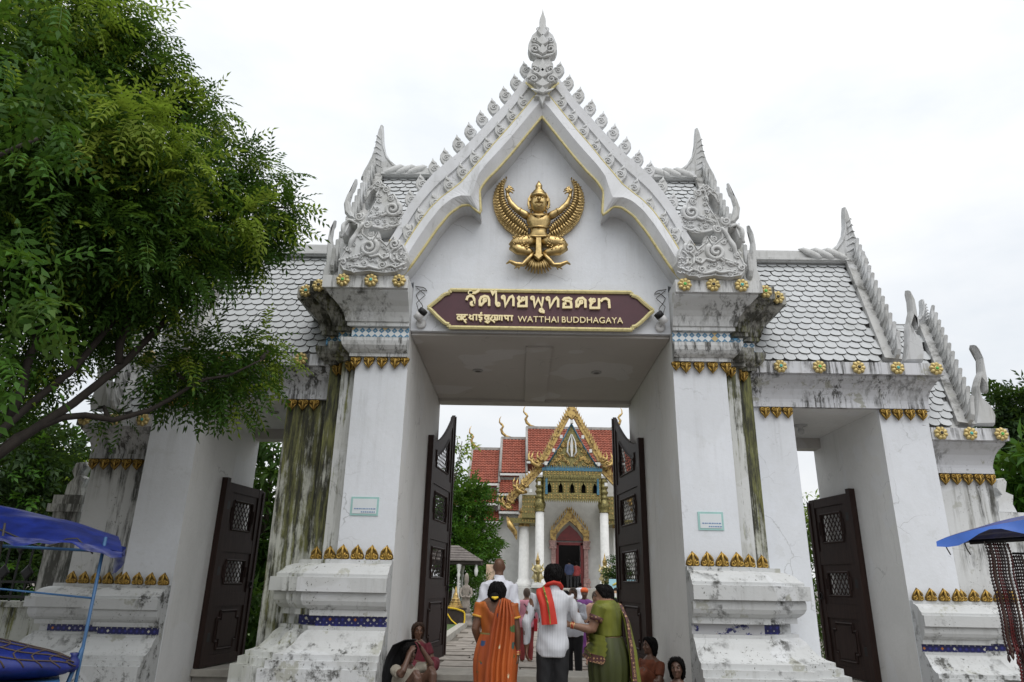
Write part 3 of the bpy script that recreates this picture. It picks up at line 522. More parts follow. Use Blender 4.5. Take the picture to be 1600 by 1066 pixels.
    k = MB(); k.box(2.98,5.36,1.70,1.96,6.84,7.02); k.box(2.98,5.40,1.66,2.0,6.86,6.90); k.box(2.98,5.36,1.72,1.94,7.0,7.06); put(k, 'ridge', M['carve'], rf)
    gable_end(rf, (s*5.50,1.83,7.02), (s*5.13,.40,4.62), 13, s, .30, .95)
    swan(rf, SWAN_A, .52, .09, s)
    # --- lower wing roof
    rw = MB(); Q = [(5.3,1.9,5.78),(6.42,1.9,5.78),(6.0,3.2,3.7),(5.3,3.2,3.7)]; rw.add(Q, [(0,1,2,3)]); rw.add([(x,y_-.06,z-.1) for x,y_,z in Q], [(0,3,2,1)])
    rw.add([(6.08,.75,3.7),(6.42,1.9,5.7),(6.08,3.1,3.7)], [(0,1,2),(2,1,0)])
    rw = put(rw, 'roof', M['carved2'], G)
    if s > 0: tiled_slope(rw, .70, 3.72, 1.9, 5.72, lambda t: 5.5, lambda t: 6.10+.36*t, 16, True)
    else: tiled_slope(rw, .70, 3.72, 1.9, 5.72, lambda t: -6.10-.36*t, lambda t: -5.5, 16, False)
    gable_end(rw, (s*6.62,1.9,5.80), (s*6.20,.72,3.76), 12, s, .28, .42, False)
    swan(rw, SWAN_B, .85, .10, s)
    # --- cross roof of the central block
    cr_ = MB(); Q = [(0,2,8.72),(2.95,2,8.72),(2.95,4.1,5.5),(0,4.1,5.5)]; cr_.add(Q, [(0,1,2,3)]); cr_.add([(x,y_-.08,z-.1) for x,y_,z in Q], [(0,3,2,1)])
    cr_.add([(2.85,-.1,5.46),(2.85,2,8.6),(2.85,4.1,5.46)], [(0,1,2),(2,1,0)])
    cr_ = put(cr_, 'cross_roof', M['carved2'], G)
    if s > 0: tiled_slope(cr_, .0, 5.55, 2.0, 8.62, lambda t: max(1.0, 2.55-1.6*t), lambda t: 2.93, 24, True, lambda x, t: t > .42)
    else: tiled_slope(cr_, .0, 5.55, 2.0, 8.62, lambda t: -2.93, lambda t: -max(1.0, 2.55-1.6*t), 24, True, lambda x, t: t > .42)
    k = MB(); k.box(.3,2.9,1.86,2.14,8.58,8.76); k.box(.3,2.92,1.82,2.18,8.60,8.65); put(k, 'ridge', M['carve'], cr_)
    gable_end(cr_, (s*3.02,2.0,8.74), (s*2.98,-.02,5.62), 15, s, .30, 1.02)
pending()
# --- lintel, ceiling and gable of the central block
k = MB(); k.box(-1.848,1.848,0,4.0,4.83,5.6); o = k.build('lintel', [M['tymp']], G)
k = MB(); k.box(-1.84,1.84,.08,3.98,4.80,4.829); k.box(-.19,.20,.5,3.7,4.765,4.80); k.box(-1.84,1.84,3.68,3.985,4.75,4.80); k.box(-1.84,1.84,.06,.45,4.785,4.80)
ce = k.build('ceiling', M['ceil'], G)
dl = MB(); dl.lathe([(.085,0),(.085,-.02),(.06,-.025),(.055,.005)], (0,0,0), 16); dl.lathe([(.05,-.012),(.03,-.022)], (0,0,0), 12, 1); DL = dl.mesh('downlight', [simple('lamp_rim', (.35,.34,.33), .4), M['dark_gem']])
for x in (-.985,.985): place('downlight', DL, ce, (x,1.78,4.80))
place('downlight', DL, ce, (-4.17,1.43,3.955))
lp = MB(); lp.lathe([(.11,0),(.11,-.02),(.04,-.035),(.04,-.06),(.055,-.09),(.05,-.13),(.02,-.15)], (0,0,0), 12); lp.build('ceiling_lamp', simple('lamp_glass', (.45,.45,.44), .3), ce, (4.24,1.76,3.955))
ty = MB(); ty.ext([(-1.85,5.58),(1.85,5.58),(2.3,5.47),(2.1,6.0),(0,8.95),(-2.1,6.0),(-2.3,5.47)], .01, .3); ty.build('gable_wall', M['tymp'], G); ty = MB(); ty.ext([(-2.4,5.46),(2.4,5.46),(0,9.0)], 3.9, 4.1); ty.build('gable_wall', M['tymp'], G)
fr = MB()
for s in (1,-1): 
    q = [(s*2.45,-.2,5.5),(s*2.0,-.2,6.6),(0,-.2,9.25),(0,4.3,9.25),(s*2.0,4.3,6.6),(s*2.45,4.3,5.5)]
    fr.add(q, [(0,1,4,5),(1,2,3,4)]); fr.add([(x*.97,y_,z-.12) for x,y_,z in q], [(5,4,1,0),(4,3,2,1)])
fr.build('gable_roof', M['carved2'], G)
gb = MB(); I = resample(G_I, 60); A1 = resample(G_L1, 60); A2 = resample(G_L2, 60)
for s in (1,-1):
    mid = [lerp(a, b, .52) for a, b in zip(A1, I)]; lo = [lerp(a, b, .96) for a, b in zip(A1, I)]; 
    rows = [[(s*x,.02,z) for x,z in A2], [(s*x,-.30,z) for x,z in A2], [(s*x,-.30,z) for x,z in [lerp(a,b,.42) for a,b in zip(A2,A1)]], [(s*x,-.27,z) for x,z in [lerp(a,b,.45) for a,b in zip(A2,A1)]], [(s*x,-.27,z) for x,z in A1],
            [(s*x,-.345,z) for x,z in A1], [(s*x,-.40,z) for x,z in mid], [(s*x,-.30,z) for x,z in I], [(s*x,.03,z) for x,z in I]]
    if s < 0: rows = rows[::-1]
    for i in range(len(rows)-1): gb.grid(rows[i:i+2], 0, False)
gbo = gb.build('gable_board', M['board'], G)
gl = MB()
for s in (1,-1):
    gl.tube([(s*x,-.305,z) for x,z in I], .021, 6); gl.tube([(s*x,-.335,z) for x,z in A1], .017, 6)
gl.build('gilt_line', M['goldline'], gbo)
for s in (1,-1):
    for (bx,bz),(tx,tz) in zip(FL_B, FL_T):
        if abs(bx-1.598) < .002: continue
        place('roof_flame', FLAME, gbo, (s*(bx+.01),-.16,bz+.03), (s*1.08,1,1.05), (0,s*R(8),0))
    for x,z in CURL: place('gable_scroll', SCROLL, gbo, (s*(x-.015),-.285,z-.055), (s*1.02,1.1,1.05), (0,s*R(14),0))
# apex finial: leaf-shaped crest of lapping leaves
ap = MB(); o = [(max(0,x),z) for x,z in APEX]; o[0] = (0,10.27); o[1:1] = [(.022,10.16)]; o[2] = (.05,10.06); full = o+[(-x,z) for x,z in o[::-1][1:-1]]
full = [(x*1.06, z) for x,z in full]; ap.pillow(full, -.36, .10, .012)
for (z,w_,h) in ((9.75,.10,.30),(9.56,.12,.26),(9.38,.10,.24),(9.05,.09,.30),(8.92,.12,.22),(8.74,.13,.2),(8.6,.10,.16)):
    ap.pillow([(0,z+h*.6),(w_*.5,z+h*.2),(w_,z),(w_*.5,z-h*.25),(0,z-h*.4),(-w_*.5,z-h*.25),(-w_,z),(-w_*.5,z+h*.2)], -.46, .05, .02)
for s in (1,-1):
    for (x,z,r,a) in ((.12,9.42,.085,1.),(.13,9.60,.06,2.),(.12,9.02,.07,1.),(.14,8.84,.075,0.),(.07,9.82,.045,2.)): ap.spiral(s*x, -.47, z, r, 1.5, r*.26, s, a if s > 0 else math.pi-a, 18)
    for z in (9.30,8.95,8.62): ap.tube([(0,-.47,z-.05),(s*.08,-.49,z-.03),(s*.17,-.46,z+.05)], [.02,.028,.008], 6)
ap.build('apex_finial', M['carve'], gbo)
am = MB(); am.tube([(s_*.25*1.0,-.36,8.86) for s_ in (-1,)]+[(-.2,-.40,8.78),(-.1,-.42,8.64),(-.03,-.42,8.52),(0,-.42,8.46),(.03,-.42,8.52),(.1,-.42,8.64),(.2,-.40,8.78),(.25,-.36,8.86)], .02, 6); am.build('gilt_line', M['goldline'], gbo)
# naga heads at the gable feet
def naga(D, sp, y0, parent, s, name):
    f = (lambda P: P) if s > 0 else mirx
    b = MB(); b.pillow(f(D['out']), y0, .16, .03, 0, True)
    for x,z,r in sp:
        b.spiral(s*x, y0-.165, z, r*1.25, 1.7, r*.36, s, 2.2 if s > 0 else .94, 26)
    for k_, rad in (('jaw',.024),('lip',.022),('collar',.02),('horn',.035),('scale1',.018),('scale2',.018),('beak',.03),('crest',.02)):
        if k_ in D:
            P = resample(f(D[k_]), 14); b.tube([(x,y0-.172-.012*math.sin(i*.9),z) for i,(x,z) in enumerate(P)], [rad*(.5+.5*math.sin(math.pi*(i+.7)/15)) for i in range(14)], 6)
    if 'collar' in D:
        for x,z in resample(f(D['collar']), 8): b.lathe([(.001,-.02),(.018,-.012),(.018,.012),(.001,.02)], (x,y0-.18,z+.03), 6)
    ins_ = inset(f(D['out']) if area(f(D['out'])) > 0 else f(D['out'])[::-1], .038); b.tube([(x,y0-.163,z) for x,z in ins_+ins_[:1]], .012, 5)
    cx_, cz_ = sum(p[0] for p in D['out'])/len(D['out']), sum(p[1] for p in D['out'])/len(D['out'])
    def inside(x, z):
        P = D['out']; c_ = False
        for i in range(len(P)):
            (x1,z1),(x2,z2) = P[i-1], P[i]
            if (z1 > z) != (z2 > z) and x < (x2-x1)*(z-z1)/(z2-z1)+x1: c_ = not c_
        return c_
    rq = random.Random(11); put_ = []
    for t_ in range(900):
        x, z = rq.uniform(min(p[0] for p in D['out']), max(p[0] for p in D['out'])), rq.uniform(min(p[1] for p in D['out']), max(p[1] for p in D['out'])); r_ = rq.choice((.05,.038,.028))
        if all(inside(x+dx*r_*1.3, z+dz*r_*1.3) for dx,dz in ((1,0),(-1,0),(0,1),(0,-1))) and all((x-a)**2+(z-c_)**2 > (r_*1.15+q_*1.15)**2 for a,c_,q_ in put_+[(a,c_,q_*1.25) for a,c_,q_ in sp]):
            put_.append((x,z,r_)); b.spiral(s*x, y0-.168, z, r_, 1.3, r_*.30, s if t_ % 2 else -s, rq.uniform(0,6), 11)
            b.tube([(s*(x+r_*.9),y0-.162,z),(s*(x+r_*1.2),y0-.172,z+r_*.6),(s*(x+r_*.8),y0-.16,z+r_*1.4)], [r_*.22,r_*.26,.003], 5)
    rr_ = random.Random(3)
    xs = [p[0] for p in D['out']]; zs = [p[1] for p in D['out']]
    for i in range(16):   # small scale curls filling the chest
        x = min(xs)+.06+.05*(i%4)+rr_.uniform(-.01,.01); z = min(zs)+.10+.075*(i//4)
        b.tube([(s*(x+.03),y0-.15,z+.03),(s*x,y0-.175,z-.02),(s*(x-.035),y0-.15,z+.03)], [.006,.016,.006], 5)
    return b.build(name, M['carve'], parent)
for s in (1,-1):
    naga(NAGA_LOW, SPIR_LOW, -.36, gbo, s, 'naga_head'); naga(NAGA_UP, SPIR_UP, -.12, gbo, s, 'naga_head')
    k = MB(); a,b_ = sorted((s*2.2,s*2.9)); k.box(a,b_,-.25,.3,5.46,6.1); k.box(a,b_,-.05,.4,6.1,6.25); k.build('naga_seat', M['corn'], gbo)
    for o_, t, nm_, yc in ((CH_HORN,.07,'naga_crest',-.08),(CH_HOOK,.08,'neck_finial',.05)):
        k = MB(); k.pillow(o_ if s > 0 else mirx(o_), yc, t, .03); k.build(nm_, M['carve'], gbo)
    place('gold_rosette', ROS[0], gbo, (s*2.13,-.33,6.04), (.6,1,.6))
# --- doors
def door(w_, z0, h0, h1, lat, sol, name='door', sections=None):
    """leaf in local x (hinge 0 .. free w_), thickness in y; returns meshes (frame, lattice, panel)"""
    top = lambda u: h0+(h1-h0)*(max(0,(u-.12)/(w_-.12))**1.7)
    f = MB(); la = []; pa = MB(); st = .14; T = .035
    f.ext([(0,z0),(st,z0),(st,top(st)),(0,top(0))], -T, T); f.ext([(w_-st,z0),(w_,z0),(w_,top(w_)),(w_-st,top(w_-st))], -T, T)
    f.ext([(w_-.03,z0+.02),(w_+.03,z0+.02),(w_+.03,top(w_)-.02),(w_-.03,top(w_)-.05)], -T-.02, T+.02)
    f.ext([(-.10,z0),(-.003,z0),(-.003,h0+.06),(-.10,h0+.06)], -.06, .06)
    zones = sorted(lat+sol); edges = [z0]+[e for z in zones for e in z]
    rails = [(z0, zones[0][0])]+[(zones[i][1], zones[i+1][0]) for i in range(len(zones)-1)]
    for a, b_ in rails: f.box(st, w_-st, -T+.004, T-.004, a, b_)
    us = [st+(w_-2*st)*i/10 for i in range(11)]; zt = zones[-1][1]
    topz = lambda u: top(u)-.14
    f.ext([(u,topz(u)) for u in us]+[(u,top(u)) for u in us[::-1]], -T+.004, T-.004)
    for zi, (a, b_) in enumerate(zones):
        last = zi == len(zones)-1; u0, u1 = st, w_-st
        tf = topz if last else (lambda u, b_=b_: b_)
        mg = .13*(w_-2*st)/.8; A, B = u0+mg, u1-mg; zl = a+.13
        zu = lambda u: tf(u)-.12
        if (a, b_) in sol:
            pa.ext([(u0,a),(u1,a),(u1,tf(u1)),(u0,tf(u0))], -.012, .012)
            cx = (A+B)/2; e = .06
            o = [(A+e,zl-.05),(B-e,zl-.05),(B-e,zl+.06),(B+.02,zl+.06),(B+.02,b_-.17),(B-e,b_-.17),(B-e,b_-.07),(A+e,b_-.07),(A+e,b_-.17),(A-.02,b_-.17),(A-.02,zl+.06),(A+e,zl+.06)]
            for sy in (-1,1):
                for i in range(len(o)):
                    p, q_ = o[i], o[(i+1)%len(o)]; pa.tube([(p[0],sy*.018,p[1]),(q_[0],sy*.018,q_[1])], .018, 4, 0, False)
                pa.ext(inset(o if area(o) > 0 else o[::-1], .035), sy*.02-.01, sy*.02+.01)
            continue
        pa.ext([(u0,a),(u1,a),(u1,zl),(u0,zl)], -.014, .014); pa.ext([(u0,zl),(A,zl),(A,zu(A)),(u0,tf(u0))], -.014, .014)
        pa.ext([(B,zl),(u1,zl),(u1,tf(u1)),(B,zu(B))], -.014, .014)
        uu_ = [A+(B-A)*i/6 for i in range(7)]; U0 = [u0]+uu_+[u1]
        pa.ext([(u,zu(u)) for u in uu_]+[(u,tf(u)) for u in U0[::-1]], -.0135, .0135)
        o = [(A,zl)]+[(B,zl)]+[(u,zu(u)) for u in uu_[::-1]]
        for sy in (-1,1):
            for i in range(len(o)):
                p, q_ = o[i], o[(i+1)%len(o)]; pa.tube([(p[0],sy*.02,p[1]),(q_[0],sy*.02,q_[1])], .017, 4, 0, False)
            zm = (zl+zu((A+B)/2))/2; hh = (zu((A+B)/2)-zl)*.25
            for e_, sg in ((A,-1),(B,1)):
                for p, q_ in (((e_,zm-hh),(e_+sg*.05,zm-hh)),((e_+sg*.05,zm-hh),(e_+sg*.05,zm+hh)),((e_+sg*.05,zm+hh),(e_,zm+hh))): pa.tube([(p[0],sy*.02,p[1]),(q_[0],sy*.02,q_[1])], .014, 4, 0, False)
        sp = .10; c0 = A+zl; lz = MB(); la.append(lz)
        for sg in (1,-1):
            c = -4.
            while c < 8:
                P = []
                for i in range(81):
                    u = A+(B-A)*i/80; z = zl+ (c-(u-A))*1.35 if sg > 0 else zl+((u-A)+c)*1.35
                    if zl <= z <= zu(u): P.append((u,z))
                if len(P) > 2: lz.tube([(P[0][0],.002*sg,P[0][1]),(P[-1][0],.002*sg,P[-1][1])], [(.0055,.014)]*2, 4, 0, False, (0,1,0))
                c += sp*1.0
    hd = MB()
    for sy in (-1,1): hd.tube([(w_-.07+.035*math.cos(t*.7),sy*.06,z0+1.15+.05*math.sin(t*.7)) for t in range(10)], .008, 5)
    for z in (z0+.4,(z0+h0)/2,h0-.35): hd.box(-.02,.09,-T-.012,T+.012,z-.06,z+.06)
    return f, la, pa, hd
def hang(args, loc, rz):
    d = empty('door', loc, parent=G, rz=rz); f, la, pa, hd = door(*args)
    f.build('door_frame', M['wood'], d); [q_.build('lattice', M['wood'], d) for q_ in la]; pa.build('panel', M['wood'], d); hd.build('hinge_and_ring', M['iron'], d)
mainargs = (1.66, .22, 3.80, 4.62, [(1.40,2.15),(2.36,3.08),(3.26,3.66)], [(.42,1.2)])
hang(mainargs, (-1.80,2.66,0), math.atan2(1.65,.20)); hang(mainargs, (1.80,2.60,0), math.atan2(1.65,-.20))
sideargs = (1.12, .22, 2.90, 2.90, [(1.25,1.85),(2.06,2.62)], [(.36,1.05)])
hang(sideargs, (-4.90,1.84,0), math.atan2(1.1,.16)); hang(sideargs, (4.90,1.84,0), math.atan2(1.1,-.16))

# ================================================================ EMBLEM, SIGN, LAMPS, NOTICES
def garuda():
    root = empty('garuda_emblem', (-.036,-.02,6.40), 'polished brass winged garuda emblem mounted on the gable wall', 'emblem')
    k = .00179; kz = .00203
    T = lambda u, v, d=0.: ((u-540)*k, -d, -(v-600)*kz)
    lo = MB()
    body = MB()
    body.tube([T(540,470,.09),T(540,500,.11),T(540,550,.12),T(540,590,.10),T(540,625,.10),T(540,660,.10),T(540,690,.08)], [(.10,.06),(.19,.09),(.175,.10),(.125,.085),(.12,.085),(.15,.09),(.13,.06)], 14, 0, True, (1,0,0))
    for s in (-1,1):
        X = lambda u: 540+s*(u-540)
        body.tube([T(X(625),490,.09),T(X(655),478,.11),T(X(720),440,.12),T(X(775),385,.12),T(X(800),330,.12),T(X(806),296,.13)], [.06,.062,.046,.042,.03,.022], 10)
        body.tube([T(X(690),455,.13),T(X(700),452,.13)], .055, 10); body.tube([T(X(798),338,.12),T(X(801),325,.12)], .036, 8)
        for i, (du,dv,ln) in enumerate(((-52,-30,1),(-60,-12,1),(-50,6,1),(-30,-38,.8),(18,-20,.8))):
            a = T(X(806),300,.13); b_ = T(X(806+du*.55),300+dv-14,.15); c_ = T(X(806+du),300+dv+4,.15); body.tube([a,b_,c_], [.022,.020,.009], 6)
        body.pillow([T(X(590),225,0)[::2],T(X(600),240,0)[::2]] [:0] or [(s*.11,.62),(s*.17,.50),(s*.15,.44),(s*.11,.46)], -.10, .05, .01)
        body.tube([T(X(600),430,.10),T(X(604),455,.10)], [.03,.012], 6)
        body.tube([T(X(560),690,.09),T(X(640),700,.12),T(X(725),715,.13),T(X(762),745,.12)], [(.09,.08),(.10,.085),(.095,.08),(.06,.05)], 12)
        body.tube([T(X(755),735,.12),T(X(700),770,.13),T(X(620),785,.12),T(X(580),795,.11)], [(.08,.07),(.085,.075),(.06,.06),(.04,.04)], 12)
        body.tube([T(X(575),790,.12),T(X(620),840,.13),T(X(665),885,.12),T(X(720),885,.13),T(X(770),862,.13),T(X(800),880,.12)], [.035,.038,.034,.036,.028,.01], 8)
        for t in ((700,905,735,925),(690,900,700,930)): body.tube([T(X(t[0]),t[1]-10,.12),T(X(t[2]),t[3]-10,.11)], [.022,.006], 6)
        for i in range(26):   # scales on the thighs
            a = rng.uniform(0,1); u = 610+140*a; v = 690+rng.uniform(-22,85)-25*abs(a-.5)
            body.tube([T(X(u-10),v,.19),T(X(u),v+12,.205),T(X(u+10),v,.19)], [.004,.012,.004], 4)
    body.build('body', M['garuda'], root)
    hd = MB()
    hd.tube([T(540,470,.10),T(540,455,.12),T(540,430,.13),T(540,395,.14),T(540,350,.13),T(540,318,.11)], [(.05,.05),(.085,.07),(.115,.09),(.13,.10),(.125,.09),(.08,.06)], 14, 0, True, (1,0,0))
    hd.tube([T(540,372,.22),T(540,388,.27),T(540,402,.25)], [.022,.034,.02], 8); hd.tube([T(505,408,.22),T(540,400,.25),T(575,408,.22)], [.012,.02,.012], 6); hd.tube([T(515,425,.21),T(540,432,.22),T(565,425,.21)], [.012,.016,.012], 6)
    for s in (-1,1):
        hd.tube([T(540+s*20,352,.215),T(540+s*45,348,.20)], [.014,.01], 6); hd.lathe([(.001,-.018),(.016,0),(.001,.018)], T(540+s*30,362,.22), 8)
        hd.pillow([(s*.13,.44),(s*.165,.54),(s*.175,.42),(s*.14,.34)] if s > 0 else [(-.14,.34),(-.175,.42),(-.165,.54),(-.13,.44)], -.10, .04, .01)
        hd.spiral(s*.135, -.13, .36, .03, 1.2, .01, s, 0, 10)
    hd.build('head', M['garuda'], root)
    cw = MB(); cw.lathe([(.12,-.05),(.14,-.03),(.135,.0),(.10,.02),(.112,.045),(.082,.06),(.088,.08),(.058,.095),(.062,.115),(.04,.13),(.052,.15),(.054,.18),(.032,.225),(.004,.275)], (0,-.12,.555), 16); cw.build('crown', M['garuda'], root)
    wing_o = [(815,150),(860,165),(900,210),(922,270),(930,340),(915,420),(880,500),(820,570),(740,625),(640,652)]
    wing_i = [(822,160),(838,215),(835,270),(825,330),(800,380),(760,430),(715,475),(675,510),(645,545),(632,580)]
    for s in (-1,1):
        wv = MB(); O = resample(wing_o, 26); I_ = resample(wing_i, 26); X = lambda u: 540+s*(u-540)
        ol = resample(wing_o, 30)+resample(wing_i, 30)[::-1]; P = [T(X(u),v)[::2] for u,v in ol]; wv.pillow(P, -.0, .035, .008)
        for i in range(26):
            a = I_[i]; o_ = O[min(25,i)]; nxt = O[min(25,i+1)]; dx, dy = o_[0]-a[0], o_[1]-a[1]
            mdu, mdv = a[0]+dx*.6-dy*.06, a[1]+dy*.6+dx*.06
            wv.tube([T(X(a[0]+dx*.38),a[1]+dy*.38,.06),T(X(mdu),mdv,.08),T(X(o_[0]),o_[1]+4,.05)], [(.012,.010),(.019,.016),(.006,.008)], 6)
            if i > 1: wv.tube([T(X(a[0]-dx*.02),a[1]-dy*.02,.085),T(X(a[0]+dx*.25),a[1]+dy*.25,.10),T(X(a[0]+dx*.5),a[1]+dy*.5+4,.08)], [(.012,.010),(.018,.020),(.006,.006)], 6)
        wv.build('wing', M['garuda'], root)
    tl = MB()
    for i in range(11):
        a = R(-64+128*i/10); tl.tube([T(540+20*math.sin(a),800,.08),T(540+90*math.sin(a),840+40*math.cos(a),.10),T(540+135*math.sin(a),845+100*math.cos(a),.07)], [(.012,.01),(.026,.022),(.008,.01)], 6)
    tl.build('tail', M['garuda'], root)
    sa = MB(); P = [(-.045,-.17),(.045,-.17),(.05,-.44),(.08,-.46),(0,-.54),(-.08,-.46),(-.05,-.44)]; sa.pillow(P, -.16, .05, .012); sa.tube([T(440,655,.13),T(490,672,.18),T(540,678,.19),T(590,672,.18),T(640,655,.13)], .022, 8)
    sa.tube([T(450,590,.15),T(540,600,.21),T(630,590,.15)], .018, 8); sa.tube([T(470,480,.15),T(510,510,.22),T(540,520,.235),T(570,510,.22),T(610,480,.15)], .016, 6); sa.build('sash', M['garuda'], root)
garuda()
# name board
sg = empty('name_board', (0,-.06,5.16), 'maroon name board with gilt frame and raised Thai, Hindi and English lettering over the opening', 'sign')
SO = [(x,z-5.16) for x,z in [(-1.30,5.425),(-1.30,5.375),(-1.345,5.365),(-1.395,5.34),(-1.45,5.28),(-1.52,5.215),(-1.60,5.145),(-1.53,5.085),(-1.47,5.02),(-1.40,4.955),(-1.34,4.905),(-1.29,4.895),(-1.29,4.85)]]
SO[0] = (-1.30,.262); half = SO; out_ = [(-x,z) for x,z in half]; ol = half+out_[::-1]
k = MB(); k.ext([(x*.995,z*.985) for x,z in ol], -.03, .05); k.build('board', M['sign'], sg)
k = MB(); P = ol+[ol[0]]
for i in range(len(ol)):
    a, b_ = ol[i], ol[(i+1)%len(ol)]; k.tube([(a[0],-.04,a[1]),(b_[0],-.04,b_[1])], (.026,.030) and [(.024,.03)]*2, 6, 0, False, (0,1,0))
k.build('frame', M['goldline'], sg)
def ribbon(mb, P, w_, y0, y1):
    P = [Vector(p) for p in P]; n = len(P); l = []; r = []
    for i in range(n):
        a = (P[i]-P[i-1]).normalized() if i else (P[1]-P[0]).normalized(); b_ = (P[i+1]-P[i]).normalized() if i < n-1 else a
        t = (a+b_); t = t.normalized() if t.length > .2 else a; q_ = Vector((-t.y,t.x)); kk = w_/2/max(.5, q_.dot(Vector((-a.y,a.x))))
        l.append(P[i]+q_*kk); r.append(P[i]-q_*kk)
    for i in range(n-1):
        A = [l[i],r[i],r[i+1],l[i+1]]; v = [(p.x,y0,p.y) for p in A]+[(p.x,y1,p.y) for p in A]
        mb.add(v, [(0,1,2,3),(7,6,5,4),(0,4,5,1),(1,5,6,2),(2,6,7,3),(3,7,4,0)])
for nm, arr in (('thai_letter', THAI), ('hindi_letter', HINDI)):
    for w_, st in arr:
        k = MB()
        for i, P in enumerate(st): ribbon(k, [(x,z-5.16) for x,z in P], w_, -.062-.0015*i, -.03)
        k.build(nm, M['letter'], sg)
def text(body, size, name, mat, parent, M4, ext=.01, align='CENTER', width=None):
    c = bpy.data.curves.new('txt','FONT'); c.body = body; c.size = size; c.extrude = ext; c.align_x = align; c.space_character = 1.06
    o = bpy.data.objects.new('txt', c); C.objects.link(o); bpy.context.view_layer.update()
    me = bpy.data.meshes.new_from_object(o.evaluated_get(bpy.context.evaluated_depsgraph_get())); C.objects.unlink(o); bpy.data.objects.remove(o)
    me.materials.clear(); me.materials.append(mat)
    if width:
        xs = [v.co.x for v in me.vertices]; f_ = width/(max(xs)-min(xs)); 
        for v in me.vertices: v.co.x *= f_
    q = link(name, me, parent); q.matrix_local = M4; return q
RX = Matrix.Rotation(R(90),4,'X')
text('WATTHAI', .128, 'english_word', M['letter'], sg, Matrix.Translation((-.028,-.045,-.218)) @ RX, .016, 'CENTER', .575)
text('BUDDHAGAYA', .128, 'english_word', M['letter'], sg, Matrix.Translation((.727,-.045,-.218)) @ RX, .016, 'CENTER', .86)
# spotlights and loose cables
lamp_w = simple('lamp_white', (.6,.6,.6), .4)
for s, lab in ((-1,'small white spotlight with black face left of the name board'),(1,'small white spotlight with black face right of the name board')):
    sp_ = empty('spotlight', (s*1.70,-.0,4.93), lab, 'spotlight', 'spotlights beside the name board')
    k = MB(); k.lathe([(.075,0),(.075,.03),(.05,.045)], (0,0,0), 14); k.xform(Matrix.Rotation(R(90),4,'X')); k.build('base', lamp_w, sp_)
    k = MB(); k.tube([(0,-.04,0),(0,-.09,.03),(0,-.12,.07)], .016, 6); k.build('arm', lamp_w, sp_)
    k = MB(); a = Vector((.35*-s,-.2,.35)).normalized(); c_ = Vector((0,-.13,.10)); k.tube([c_-a*.09,c_-a*.085,c_+a*.02], [.05,.062,.062], 12); k.tube([c_+a*.02,c_+a*.085], .064, 12, 1); k.build('lamp_head', [lamp_w, M['iron']], sp_)
    k = MB(); P = [(0,-.10,.12),(s*-.02,-.09,.25),(s*.06,-.05,.36),(s*.10,-.02,.45),(s*.02,-.03,.52),(s*-.06,-.02,.50),(s*-.02,-.02,.56),(s*.12,-.02,.58)]; k.tube(resample(P,20), .006, 5); P = [(s*.02,-.1,.12),(s*.08,-.06,.3),(s*-.04,-.03,.44),(s*.1,-.02,.56)]; k.tube(resample(P,16), .005, 5); k.build('cable', M['dark_gem'], sp_)
# notices
nt_m = simple('notice_paper', (.66,.70,.72), .6, 0, .04); nb_m = simple('notice_border', (.33,.55,.52), .6, 0, .08); ni_m = simple('notice_print', (.16,.26,.45), .7, 0, .1)
for x0,x1,z0,z1,lab in ((-2.459,-2.094,2.257,2.495,'faded paper notice with green border on the pier left of the opening'),(2.05,2.377,2.155,2.385,'faded paper notice with green border on the pier right of the opening')):
    e = empty('notice', ((x0+x1)/2,-.004,z0), lab, 'notice', 'paper notices on the main piers'); w2 = (x1-x0)/2; h = z1-z0
    k = MB(); k.box(-w2,w2,-.006,.004,0,h); k.build('border', nb_m, e)
    k = MB(); k.box(-w2+.025,w2-.025,-.010,-.005,.025,h-.025); k.build('sheet', nt_m, e)
    k = MB(); x = -w2+.05
    for row, (a, b_) in enumerate(((.085,w2*1.7),(.045,w2*1.1))):
        x = -w2+.05+(w2*.5 if row else 0)
        while x < w2-.05: d = random.uniform(.012,.03); k.box(x,x+d,-.0125,-.0095,a-.006,a+.008); x += d+.008
    k.build('print', ni_m, e)
